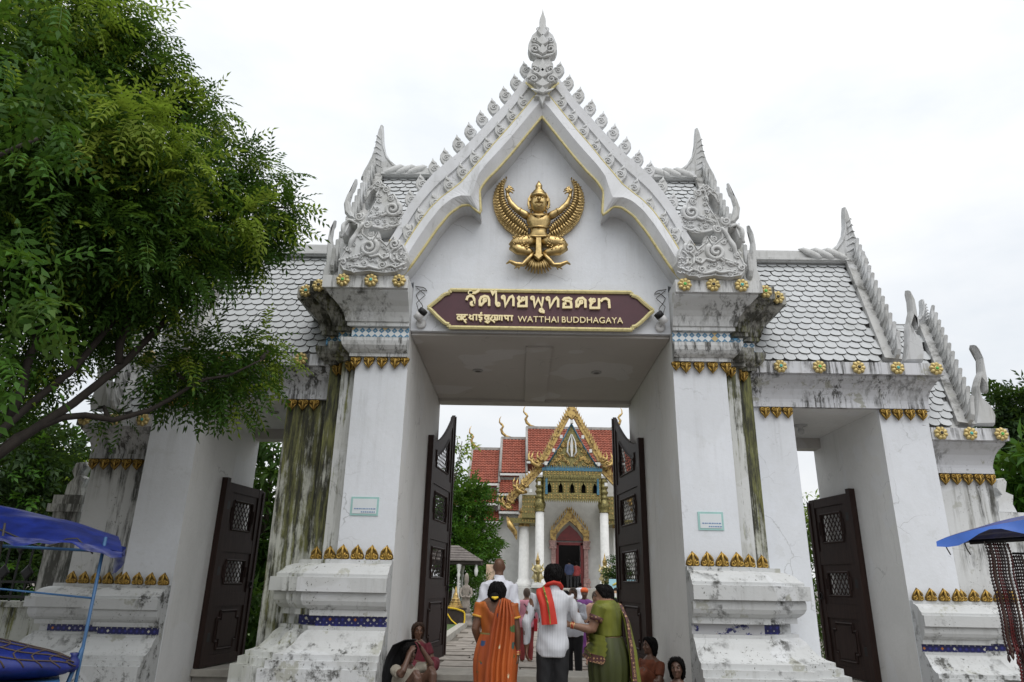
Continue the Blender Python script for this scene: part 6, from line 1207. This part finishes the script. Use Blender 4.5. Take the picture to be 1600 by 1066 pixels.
def sheet(rows, parent, name, mat, th=.008):
    """cloth from rows of points, given real thickness"""
    rows = [[Vector(p) for p in r_] for r_ in rows]; k = len(rows); n = len(rows[0]); top = []; bot = []
    for i in range(k):
        a, b_ = [], []
        for j in range(n):
            du = rows[min(i+1,k-1)][j]-rows[max(i-1,0)][j]; dv = rows[i][min(j+1,n-1)]-rows[i][max(j-1,0)]; q = du.cross(dv)
            q = q.normalized() if q.length > 1e-9 else Vector((0,1,0)); a.append(rows[i][j]+q*th/2); b_.append(rows[i][j]-q*th/2)
        top.append(a); bot.append(b_)
    m = MB(); m.grid(top); m.grid([r_[::-1] for r_ in bot])
    ed = [top[0],bot[0]]; m.grid([bot[0],top[0]]); m.grid([top[-1],bot[-1]]); m.grid([[r_[0] for r_ in top],[r_[0] for r_ in bot]]); m.grid([[r_[-1] for r_ in bot],[r_[-1] for r_ in top]])
    return m.build(name, mat, parent)
def drape(L_, R_, n=26, m=18, pleat=.012, freq=5, ph=0., seed=0):
    """rows between a left and a right edge polyline, pleated along its length"""
    A, B = resample(L_, n), resample(R_, n); rows = []
    for i in range(n):
        row = []
        for j in range(m):
            t = j/(m-1); p = Vector(A[i]).lerp(Vector(B[i]), t); w_ = (Vector(B[i])-Vector(A[i])); amp = pleat*(.4+.6*math.sin(math.pi*t))
            off_ = amp*math.sin(2*math.pi*freq*t+ph+.5*math.sin(i*.35+seed)); row.append(p+Vector((0,-1,0))*(off_+.028*math.sin(math.pi*t)))
        rows.append(row)
    return rows
def skirt(parent, name, mat, z1, z0_, top, bot, n=64, pleat=.012, freq=14, cy=0., shift=(0,0)):
    rows = []
    for i in range(22):
        t = i/21; z = z1+(z0_-z1)*t; a = top[0]+(bot[0]-top[0])*t**.8+.03*math.sin(math.pi*min(1,t*2.2))*(t < .46); b_ = top[1]+(bot[1]-top[1])*t**.8+.03*math.sin(math.pi*min(1,t*2.2))*(t < .46)
        rows.append([((a+pleat*t**.6*math.sin(freq*2*math.pi*j/n+.6*math.sin(t*5)))*math.cos(2*math.pi*j/n)+shift[0]*t, cy+(b_+pleat*t**.6*math.sin(freq*2*math.pi*j/n))*math.sin(2*math.pi*j/n)+shift[1]*t, z) for j in range(n)])
    m = MB(); m.grid(rows[::-1], 0, True, True); m.add(rows[0], [list(range(n))]); m.add(rows[-1], [list(range(n))[::-1]]); return m.build(name, mat, parent)
# cloth materials
def stripes(name, base, line, k=120., axis=0, w_=.25):
    b = NB(name); q = b.z(b.obj)[axis]; sn = b.n('ShaderNodeMath'); sn.operation = 'SINE'; ml = b.n('ShaderNodeMath'); ml.operation = 'MULTIPLY'; ml.inputs[1].default_value = k; b.l(q, ml.inputs[0]); b.l(ml.outputs[0], sn.inputs[0])
    f = b.ramp(sn.outputs[0], 1-w_*2, 1-w_*.8, 0, .75); n_ = b.noise(14, (1,1,1), 5, .6, b.obj); c = b.mix(f, base, line); c = b.mix(b.ramp(n_, .45, .75, 0, .18), c, tuple(x*.6 for x in base)); return b.done(c, .8, 0, .2)
shirt_m = stripes('striped_shirt', (.56,.57,.60), (.36,.37,.40), 380.)
def sari(name, base, dark, motif=None, k=9., mot2=None):
    b = NB(name); n_ = b.noise(5, (1,1,.25), 5, .6, b.obj); c = b.mix(b.ramp(n_, .35, .65), dark, base)
    if motif:
        v = b.n('ShaderNodeTexVoronoi'); v.inputs['Scale'].default_value = k; v.inputs['Randomness'].default_value = .45; b.l(b.obj, v.inputs['Vector'])
        wn = b.n('ShaderNodeTexWhiteNoise'); b.l(v.outputs['Position'], wn.inputs[0]); mc = b.mix(b.ramp(wn.outputs[0], .45, .5), motif, mot2 or motif); mc = b.mix(b.ramp(wn.outputs[0], .78, .8), mc, (.62,.52,.34))
        e_ = b.noise(45, (1,1,1), 2, .5, b.obj); dd = b.n('ShaderNodeMath'); dd.operation = 'ADD'; b.l(v.outputs['Distance'], dd.inputs[0]); b.l(b.ramp(e_, .2, .8, -.1, .1), dd.inputs[1])
        c = b.mix(b.ramp(dd.outputs[0], .22, .26, 1, 0), c, mc)
    return b.done(c, .55, 0, .35)
def border(name, base, gold, k=26.):
    b = NB(name); v = b.n('ShaderNodeTexVoronoi'); v.distance = 'MANHATTAN'; v.inputs['Randomness'].default_value = .12; v.inputs['Scale'].default_value = k; b.l(b.obj, v.inputs['Vector'])
    f = b.ramp(v.outputs['Distance'], .30, .36); f2 = b.ramp(v.outputs['Distance'], .50, .55, 1, 0); return b.done(b.mix(b.mul(f, f2), base, gold), .6)
saffron = sari('orange_sari', (.42,.095,.016), (.25,.045,.010), (.02,.05,.12), 7., (.05,.10,.03)); blouse_o = sari('orange_blouse', (.42,.115,.015), (.27,.06,.012)); sleeve_y = simple('yellow_trim', (.60,.30,.03), .6)
khaki = sari('khaki_waist', (.20,.15,.05), (.12,.09,.03)); olive = sari('olive_silk', (.15,.16,.018), (.075,.085,.010)); olive_d = sari('dark_olive_silk', (.05,.06,.012), (.03,.035,.01)); obord = border('maroon_border', (.06,.016,.014), (.36,.22,.10))
white_c = simple('white_cotton', (.66,.67,.73), .8, 0, .06, 8); black_c = simple('black_trouser_cloth', (.010,.010,.012), .8, 0, .2); red_c = simple('red_scarf_cloth', (.46,.026,.012), .7, 0, .15); scarf_e = stripes('scarf_edge_stripes', (.10,.12,.03), (.55,.42,.08), 300., 1)
bang = simple('red_bangle', (.45,.02,.03), .3); bang2 = simple('gold_bangle', (.7,.5,.2), .3, .8); leather = simple('brown_bag', (.05,.018,.012), .5)
def person(x, y_, z, rz, label, group=None): return empty('person', (x,y_,z), label, 'person', group, rz)
# --- woman in orange sari, seen from behind
p = person(-.474,-1.583,0,R(-4),'woman in an orange patterned sari with a yellow flower in her dark bun'); k = .905
sc = lambda L_: [tuple(a*k for a in q) for q in L_]
b = MB(); torso(b, 0, .8, 1.475, .98, k, 1.); b.tube(sc([(0,-.005,1.44),(0,.0,1.5),(0,.012,1.56)]), [.056,.047,.046], 10); hc = (0,.015,1.46-.10); head(b, (0,.015,1.352), (.1,1,-.05), .215)
AL = sc([(-.175,0,1.39),(-.235,-.03,1.12),(-.19,.10,.93)]); AR = sc([(.175,0,1.39),(.235,.0,1.10),(.245,.03,.86)])
arm(b, AL, 0, 1, .95); arm(b, AR, 0, 1, .95); hand(b, AL[2], (.25,.7,-.6), (1,0,0), .5, .9, -1); hand(b, AR[2], (0,.12,-1), (-1,0,0), .4, .9, -1)
for s in (-1,1): leg(b, sc([(s*.085,0,.86),(s*.09,.02,.46),(s*.09,-.01,.08)]), 0, .95)
body = fuse(b, 'body', SK['brown'], p, .010)
hair_cap(p, (0,.015,1.352), (.1,1,-.05), .215, None, -.05, -.085, .016, (-.125,-.03,.052)); fl = MB(); fl.tube([(-.035,-.175,1.325),(0,-.19,1.315),(.03,-.178,1.327)], [.008,.017,.008], 7); fl.build('hair_flower', ysm, p)
b = MB(); torso(b, .010, 1.06, 1.40, .98, k, 1.)
for A in (AL, AR): arm(b, A, .012, 1, .98, .52)
bl = fuse(b, 'blouse', blouse_o, p, .011, 4, fold(.006))
for v in bl.data.vertices:   # scooped back of the blouse
    if v.co.y < -.03 and v.co.z > 1.17+6*v.co.x**2*1.6 and abs(v.co.x) < .115: v.co.y += .045
for A in (AL, AR): b = MB(); a, c_ = Vector(A[0]), Vector(A[1]); b.tube([a.lerp(c_,.46), a.lerp(c_,.54)], [.067,.067], 12); b.build('sleeve_trim', sleeve_y, p)
skirt(p, 'sari_skirt', saffron, .97, .03, (.165,.125), (.24,.20), 64, .020, 13)
b = MB(); b.tube(sc([(0,0,1.0),(0,0,1.05),(0,0,1.09)]), [(.178,.138),(.172,.13),(.160,.118)], 24, 0, True, (1,0,0)); b.build('waist_wrap', khaki, p)
L_ = [(.02,.10,1.275),(.04,.02,1.335),(.035,-.06,1.315),(-.0,-.125,1.20),(-.04,-.15,1.0),(-.07,-.185,.7),(-.09,-.21,.35),(-.10,-.23,.12)]; R_ = [(.13,.10,1.26),(.145,.02,1.295),(.15,-.06,1.275),(.19,-.10,1.15),(.20,-.13,.98),(.19,-.18,.7),(.19,-.21,.35),(.19,-.23,.12)]
sheet(drape(L_, R_, 40, 34, .020, 5), p, 'sari_pallu', saffron)
b = MB()
for i in range(6): q = Vector(AR[1]).lerp(Vector(AR[2]), .80+.03*i); d = (Vector(AR[2])-Vector(AR[1])).normalized(); b.tube([q-d*.004, q+d*.004], .034, 12, i % 2)
b.build('bangles', [bang, bang2], p)
# --- man in a striped shirt with a red scarf
p = person(.10,-1.59,0,R(3),'man in a pale striped shirt with a red scarf over his shoulder, seen from behind'); k = .965
b = MB(); torso(b, 0, .8, 1.475, .93, k, .98); b.tube(sc([(0,-.005,1.44),(.005,.0,1.52),(.012,.018,1.60)]), [.062,.056,.054], 10); HC = (.015,.022,1.532); HF = (.55,1,-.12); head(b, HC, HF, .225)
AL = sc([(-.172,-.01,1.40),(-.275,-.03,1.13),(-.27,.03,.88)]); AR = sc([(.172,0,1.40),(.275,.04,1.14),(.475,.17,1.04)])
arm(b, AL, 0, 1, 1.02); arm(b, AR, 0, 1, 1.02); hand(b, AL[2], (0,.1,-1), (1,0,0), .9, 1, 1); hand(b, AR[2], (.9,.35,-.2), (0,.3,-1), .5, 1, 1)
for s in (-1,1): leg(b, sc([(s*.072,0,.88),(s*.085,.02,.48),(s*.09,-.01,.08)]), 0, .86)
fuse(b, 'body', SK['brown'], p, .010)
hair_cap(p, HC, HF, .225, None, -.03, -.075, .014)
b = MB(); torso(b, .014, .80, 1.43, .88, k, 1.04); b.tube(sc([(0,-.005,1.40),(0,.0,1.46),(0,.004,1.50)]), [(.13,.085),(.075,.072),(.068,.068)], 14, 0, True, (1,0,0))
arm(b, AL[:2]+[tuple(Vector(AL[1]).lerp(Vector(AL[2]),.86))], .010, 1, .90); arm(b, AR[:2]+[tuple(Vector(AR[1]).lerp(Vector(AR[2]),.9))], .010, 1, .90)
fuse(b, 'shirt', shirt_m, p, .010, 3, fold(.007, .8, 1.3))
b = MB(); b.tube(sc([(0,0,.98),(0,0,.92),(0,0,.84)]), [(.140,.10),(.150,.112),(.150,.108)], 16, 0, True, (1,0,0))
for s in (-1,1): leg(b, sc([(s*.072,0,.88),(s*.085,.02,.48),(s*.09,-.01,.06)]), .014, 1.0, False)
fuse(b, 'trousers', black_c, p, .012, 3, fold(.004))
b = MB(); b.tube([(-.085,-.02,1.425),(-.05,-.07,1.46),(.0,-.085,1.475),(.06,-.06,1.465),(.09,.02,1.435),(.07,.10,1.36)], [(.02,.03)]*6, 8); L_ = [(-.165,.05,1.36),(-.165,-.02,1.405),(-.17,-.09,1.36),(-.14,-.135,1.26),(-.125,-.15,1.15),(-.12,-.152,1.075)]; R_ = [(-.06,.06,1.40),(-.05,-.03,1.455),(-.03,-.10,1.41),(.0,-.145,1.28),(.02,-.155,1.16),(.03,-.157,1.085)]
sh_ = b.build('scarf_neck', red_c, p); sheet(drape(L_, R_, 24, 16, .012, 2.2), p, 'scarf', red_c, .014); L2 = [lerp(a, c_, .46) for a, c_ in zip(L_, R_)]; R2 = [lerp(a, c_, .62) for a, c_ in zip(L_, R_)]
sheet([[Vector(q)+Vector((0,-.018,.006)) for q in r_] for r_ in drape(L2, R2, 24, 6, .006, 1)], p, 'scarf_border', scarf_e)
# --- woman in the olive sari, turned to the man
p = person(.70,-1.44,0,R(62),'woman in a shiny olive sari with maroon border, holding the man beside her'); k = .905
b = MB(); torso(b, 0, .8, 1.475, 1.06, k, 1.12, .05); b.tube(sc([(0,.02,1.44),(0,.035,1.5),(0,.05,1.56)]), [.058,.05,.049], 10); HC = (0,.062,1.345); HF = (-.30,1,-.16); head(b, HC, HF, .215)
inv = Matrix.Rotation(-R(62),4,'Z'); W2 = lambda q: tuple(inv @ (Vector(q)-Vector((.70,-1.44,0))))
AL = [(-.185,.03,1.26),W2((.50,-1.60,1.03)),W2((.275,-1.56,1.075))]; AR = [(.185,.03,1.26),W2((.70,-1.20,1.0)),W2((.60,-1.36,.93))]
arm(b, AL, 0, 1, 1.08); arm(b, AR, 0, 1, 1.08)
d_ = inv.to_3x3() @ Vector((-.95,.1,.1)); hand(b, AL[2], d_, inv.to_3x3() @ Vector((0,.8,-.5)), .75, .92, -1); hand(b, AR[2], inv.to_3x3() @ Vector((-.6,-.2,.3)), inv.to_3x3() @ Vector((-.2,-.4,.9)), .8, .92, 1)
for s in (-1,1): leg(b, sc([(s*.085,.03,.86),(s*.09,.03,.46),(s*.09,-.01,.08)]), 0, 1.02)
fuse(b, 'body', SK['tan'], p, .010); hair_cap(p, HC, HF, .215, None, -.04, -.09, .015, (-.10,-.045,.04)); face_marks(p, HC, HF, .215)
b = MB(); torso(b, .011, 1.06, 1.41, 1.06, k, 1.12, .05)
for A in (AL, AR): arm(b, A, .014, 1, 1.08, .62)
fuse(b, 'blouse', olive, p, .011, 4, fold(.003))
for A in (AL, AR): b = MB(); a, c_ = Vector(A[0]), Vector(A[1]); b.tube([a.lerp(c_,.42), a.lerp(c_,.63)], [.076,.072], 14); b.build('sleeve_border', obord, p)
skirt(p, 'sari_skirt', olive_d, .96, .03, (.18,.145), (.26,.23), 64, .021, 14, .02)
L_ = [(-.19,.16,.93),(-.12,.20,1.05),(.02,.17,1.20),(.10,.06,1.315),(.10,-.05,1.28),(.05,-.14,1.12),(-.02,-.20,.85),(-.06,-.24,.5),(-.06,-.27,.12)]; R_ = [(.05,.24,.82),(.14,.22,.98),(.19,.15,1.14),(.21,.05,1.25),(.235,-.05,1.2),(.26,-.10,1.05),(.29,-.16,.8),(.30,-.20,.5),(.31,-.24,.12)]
sheet(drape(L_, R_, 44, 32, .022, 5, 1.), p, 'sari_pallu', olive); L2 = [lerp(a, c_, -.03) for a, c_ in zip(L_, R_)]; R2 = [lerp(a, c_, .24) for a, c_ in zip(L_, R_)]
sheet([[Vector(q)+(Vector(q)-Vector((0,0,q[2]))).normalized()*.022 for q in r_] for r_ in drape(L2, R2, 44, 6, .004, 1)], p, 'sari_border', obord)
L_ = [(-.215,-.02,.98),(-.20,.10,.99),(-.10,.19,1.0),(.05,.20,1.0),(.17,.12,1.0)]; R_ = [(-.25,-.03,.76),(-.24,.12,.78),(-.12,.24,.82),(.05,.25,.86),(.20,.15,.9)]; sheet(drape(L_, R_, 20, 14, .012, 4), p, 'sari_fold', olive); sheet([[Vector(q)*1.0+Vector((-.01,.012,-.01)) for q in r_] for r_ in drape([lerp(a,c_,.8) for a,c_ in zip(L_,R_)], [lerp(a,c_,1.15) for a,c_ in zip(L_,R_)], 20, 6, .003, 1)], p, 'sari_border', obord)
b = MB()
for i in range(7): q = Vector(AL[1]).lerp(Vector(AL[2]), .80+.022*i); d = (Vector(AL[2])-Vector(AL[1])).normalized(); b.tube([q-d*.004, q+d*.004], .036, 12, i % 3 == 0)
b.build('bangles', [bang, bang2], p)
# --- bald man in white
p = person(-.52,.717,0,R(4),'bald man in a long white shirt walking in, seen from behind'); k = 1.04
b = MB(); torso(b, 0, .8, 1.475, .92, k, 1.0); b.tube(sc([(0,-.005,1.44),(0,.0,1.52),(0,.012,1.58)]), [.064,.058,.056], 10); HC = (0,.02,1.67); head(b, HC, (.1,1,0), .225)
AL = sc([(-.165,-.01,1.40),(-.225,-.01,1.12),(-.23,.06,.88)]); AR = sc([(.165,0,1.40),(.225,-.01,1.12),(.23,.05,.88)])
arm(b, AL); arm(b, AR); hand(b, AL[2], (0,.1,-1), (1,0,0), .4, 1, 1); hand(b, AR[2], (0,.1,-1), (-1,0,0), .4, 1, -1)
for s in (-1,1): leg(b, sc([(s*.09,0,.88),(s*.10,.02,.48),(s*.10,-.01,.08)]))
fuse(b, 'body', SK['brown'], p, .011); hair_cap(p, HC, (.1,1,0), .225, simple('stubble_grey', (.10,.07,.055), .8), -.02, -.05, .001) if False else None
b = MB(); torso(b, .024, .80, 1.43, .93, k, 1.08); b.tube(sc([(0,0,1.0),(0,0,.85),(0,0,.66)]), [(.175,.14),(.19,.15),(.205,.16)], 16, 0, True, (1,0,0)); b.tube(sc([(0,-.005,1.40),(0,.0,1.47),(0,.004,1.51)]), [(.13,.085),(.076,.074),(.07,.07)], 14, 0, True, (1,0,0))
arm(b, AL[:2]+[tuple(Vector(AL[1]).lerp(Vector(AL[2]),.8))], .022, 1, 1.0); arm(b, AR[:2]+[tuple(Vector(AR[1]).lerp(Vector(AR[2]),.8))], .022, 1, 1.0)
fuse(b, 'kurta', white_c, p, .012, 4, fold(.013, .6, 2.))
b = MB()
for s in (-1,1): leg(b, sc([(s*.09,0,.88),(s*.10,.02,.48),(s*.10,-.01,.06)]), .03, 1.1, False)
fuse(b, 'trousers', white_c, p, .014, 3, fold(.005))
# --- people farther in
def walker(x, y_, z, rz, label, H, skin, top, low, hairm, sleeve=.8, long=False, AL=None, AR=None, robe=None, fwd=(0,1,0), face=False, turban=None):
    global k
    p = person(x, y_, z, rz, label, 'visitors in the courtyard'); k = H/1.71; sc = lambda L_: [tuple(a*k for a in q) for q in L_]
    b = MB(); torso(b, 0, .8, 1.475, 1.02, k, 1.0); b.tube(sc([(0,-.005,1.44),(0,.0,1.52),(0,.012,1.58)]), [.06,.055,.053], 10); HC = (0,.018,1.595*k); head(b, HC, fwd, .222)
    AL = sc(AL or [(-.19,0,1.40),(-.25,-.01,1.12),(-.25,.06,.87)]); AR = sc(AR or [(.19,0,1.40),(.25,-.01,1.12),(.25,.06,.87)])
    for A, t_ in ((AL,1),(AR,-1)): arm(b, A); d = Vector(A[2])-Vector(A[1]); hand(b, A[2], d, (-t_*-1,0,.1), .4, 1, t_)
    for s in (-1,1): leg(b, sc([(s*.09,0,.88),(s*.10,.02,.48),(s*.10,-.01,.08)]))
    fuse(b, 'body', skin, p, .018, 2)
    if hairm: hair_cap(p, HC, fwd, .222, hairm, -.03, -.07, .012 if hairm is HAIR else .003)
    if face: face_marks(p, HC, fwd, .222)
    b = MB(); torso(b, .022, .8, 1.43, 1.04, k, 1.08)
    if long: b.tube(sc([(0,0,1.0),(0,0,.7),(0,0,.25),(0,0,.1)]), [(.19,.15),(.21,.17),(.23,.19),(.22,.18)], 16, 0, True, (1,0,0))
    for A in (AL, AR): arm(b, A[:2]+[tuple(Vector(A[1]).lerp(Vector(A[2]), sleeve))], .018, 1, 1.04) if sleeve > 0 else arm(b, A, .018, 1, 1.04, .6)
    fuse(b, 'robe' if long else 'shirt', top, p, .018, 3, fold(.007, .7, x*3))
    if low and not long:
        b = MB(); b.tube(sc([(0,0,.98),(0,0,.92),(0,0,.84)]), [(.165,.12),(.172,.13),(.17,.125)], 16, 0, True, (1,0,0))
        for s in (-1,1): leg(b, sc([(s*.09,0,.88),(s*.10,.02,.48),(s*.10,-.01,.06)]), .018, 1.05, False)
        fuse(b, 'trousers', low, p, .02, 2)
    if turban: b = MB(); b.tube([Vector(HC)+Vector(q) for q in ((0,-.005,.02),(0,-.01,.06),(0,-.012,.10),(0,-.012,.14))], [(.088,.108),(.10,.12),(.092,.11),(.04,.05)], 16, 0, True, (1,0,0)); b.build('turban', turban, p)
    return p
stub = simple('grey_stubble', (.09,.065,.05), .85); pink = simple('pink_cotton', (.62,.26,.33), .8, 0, .1); purple = simple('purple_cloth', (.16,.04,.20), .7, 0, .2); peach = simple('peach_robe', (.60,.36,.26), .8, 0, .12)
orange_t = simple('orange_turban', (.70,.12,.03), .7); maroon = simple('maroon_robe', (.22,.03,.03), .8, 0, .2); blue_c = simple('navy_shirt', (.025,.035,.08), .8, 0, .1)
p = walker(-.06,7.8,-.2,R(10),'bald person in a pink shirt with a dark strap across the back', 1.56, SK['tan'], pink, maroon, stub)
b = MB(); b.tube(resample([(-.12,-.06,1.30),(-.06,-.14,1.22),(.06,-.15,1.08),(.17,-.10,.95),(.19,.02,.9)],12), [(.018,.006)]*12, 6, 0, True, (1,0,0)); b.build('strap', black_c, p); b = MB(); b.box(.15,.23,-.12,.10,.66,.92); b.build('bag', bang, p)
p = walker(.79,4.78,-.2,R(150),'greying man in a white shirt and black trousers holding up a phone', 1.60, SK['brown'], white_c, black_c, stub, .9, False, [(-.19,0,1.40),(-.27,.08,1.16),(-.20,.32,1.24)], None, None, (0,1,-.1), True)
b = MB(); b.box(-.245,-.165,.36,.375,1.14,1.30); b.build('phone', M['iron'], p)
walker(1.355,8.75,-.2,R(170),'man in a purple garment with a bright orange turban', 1.58, SK['dark'], purple, black_c, None, .7, True, None, None, None, (0,1,0), True, orange_t)
walker(1.41,6.73,-.2,R(-20),'shaven-headed figure in a long peach robe', 1.53, SK['tan'], peach, None, stub, .9, True)
walker(1.02,10.5,-.2,R(30),'visitor in a red top farther along the path', 1.5, SK['dark'], maroon, black_c, HAIR)
walker(2.75,34.2,1.3,R(8),'visitor in dark blue standing in the temple doorway', 1.6, SK['dark'], blue_c, black_c, HAIR); walker(3.2,34.6,1.3,R(-10),'visitor in red standing in the temple doorway', 1.5, SK['dark'], maroon, black_c, HAIR)
walker(3.05,30.2,.0,R(5),'visitor in white climbing the temple steps', 1.6, SK['dark'], white_c, black_c, HAIR)
# --- seated figures at the doors
def sitter(x, y_, z, rz, label, k, skin, cloth, lower, hd_f, AL, AR, knees, hairm=True, long_hair=False, lean=0., hz=.62, rag=.02):
    p = person(x, y_, z, rz, label); b = MB(); S_ = lambda L_: [tuple(a*k for a in q) for q in L_]
    b.tube(S_([(0,0,.08),(0,lean*.1,.2),(0,lean*.3,.34),(0,lean*.42,.44),(0,lean*.46,.49)]), [(.15*k,.12*k),(.135*k,.105*k),(.145*k,.1*k),(.13*k,.085*k),(.06*k,.055*k)], 14, 0, True, (1,0,0))
    b.tube(S_([(0,lean*.45,.46),(0,lean*.5,.55)]), .045*k, 8); hz -= .035; HC = (0,lean*.55*k,hz*k); head(b, HC, hd_f, .205)
    for A, t_ in ((AL,1),(AR,-1)):
        A = S_(A); arm(b, A, 0, 1, .85*k+.05); hand(b, A[2], Vector(A[2])-Vector(A[1]), (0,0,-1), .6, .8, t_)
    for kn, an in knees: leg(b, S_([(kn[0]*.5,.02,.1),kn,an]), 0, .8*k+.05, True, (0,1,0))
    fuse(b, 'body', skin, p, .010, 3)
    if hairm: hair_cap(p, HC, hd_f, .205, HAIR if hairm is True else hairm, -.11, -.16, .020, None, (0,0,1), rag); face_marks(p, HC, hd_f, .205)
    b = MB(); b.tube(S_([(0,0,.05),(0,lean*.1,.2),(0,lean*.3,.34),(0,lean*.42,.43),(0,lean*.44,.465)]), [(.17*k,.14*k),(.152*k,.122*k),(.162*k,.117*k),(.146*k,.10*k),(.08*k,.075*k)], 14, 0, True, (1,0,0))
    for A in (AL, AR): A = S_(A); arm(b, A, .014, 1, .85*k+.05, .7)
    fuse(b, 'tunic', cloth, p, .011, 3, fold(.006, 1., x))
    if lower:
        b = MB()
        for kn, an in knees: leg(b, S_([(kn[0]*.5,.0,.1),kn,tuple(lerp(kn, an, .75))]), .025, .85*k+.05, False)
        b.tube(S_([(0,.0,.06),(0,.12,.10),(0,.26,.16)]), [(.18*k,.1*k),(.2*k,.10*k),(.12*k,.06*k)], 12, 0, True, (1,0,0)); fuse(b, 'skirt', lower, p, .012, 4, fold(.008, .8, x))
    return p
burg = simple('burgundy_cloth', (.12,.012,.022), .75, 0, .25, 9); beige = simple('beige_cloth', (.30,.27,.22), .85, 0, .2, 8); rag = simple('faded_print_cloth', (.17,.13,.09), .85, 0, .5, 22); rust = simple('rust_cloth', (.12,.03,.010), .8, 0, .25, 8)
brown_h = simple('dusty_brown_hair', (.05,.025,.014), .6, 0, .3, 30)
sitter(-1.70,1.62,.2,R(-150),'girl in burgundy clothes sitting on the threshold against the left door', .98, SK['brown'], burg, burg, (.15,1,.0), [(-.15,.0,.42),(-.22,.08,.22),(-.06,.24,.2)], [(.15,0,.42),(.22,.1,.22),(.05,.26,.2)], [((-.2,.26,.2),(-.02,.40,.05)),((.2,.26,.2),(.06,.42,.05))], brown_h, False, 0., .635)
p = sitter(-1.62,-.12,0,R(-128),'person huddled in black and beige cloth at the foot of the left jamb', 1.08, SK['dark'], beige, None, (.2,1,-.5), [(-.16,.05,.44),(-.24,.22,.46),(-.10,.16,.66)], [(.16,.05,.44),(.24,.24,.42),(.10,.2,.62)], [((-.13,.34,.46),(-.10,.36,.06)),((.13,.36,.44),(.12,.40,.06))], True, False, .15, .64, .0)
L_ = [(-.10,.10,.80),(-.17,-.02,.74),(-.20,-.09,.60),(-.22,-.14,.35),(-.22,-.16,.05)]; R_ = [(.10,.10,.80),(.17,-.02,.74),(.20,-.09,.60),(.22,-.14,.35),(.22,-.16,.05)]; sheet(drape(L_, R_, 24, 18, .012, 4), p, 'black_shawl', black_c)
b = MB(); b.tube([(-.225,.215,.535),(-.222,.213,.545)], .036, 10); b.build('bangle', bang2, p)
sitter(1.60,-.36,0,R(165),'small girl with tousled dark hair in a faded printed dress by the right jamb', .92, SK['dark'], rag, rag, (.1,1,.05), [(-.15,.0,.42),(-.2,.14,.26),(-.05,.3,.3)], [(.15,0,.42),(.2,.14,.26),(.06,.32,.28)], [((-.15,.30,.34),(-.10,.36,.05)),((.15,.30,.34),(.10,.38,.05))], True, False, .06, .66, .035)
sitter(1.62,1.35,.0,R(120),'person in rust-coloured cloth sitting in the shade of the right door', 1.12, SK['dark'], rust, rust, (.2,1,-.2), [(-.15,.0,.42),(-.22,.1,.22),(-.06,.28,.26)], [(.15,0,.42),(.22,.1,.22),(.06,.3,.24)], [((-.16,.30,.36),(-.10,.36,.05)),((.16,.30,.36),(.10,.38,.05))], True, False, .05, .64, .0)

bpy.data.scenes.remove(FS)
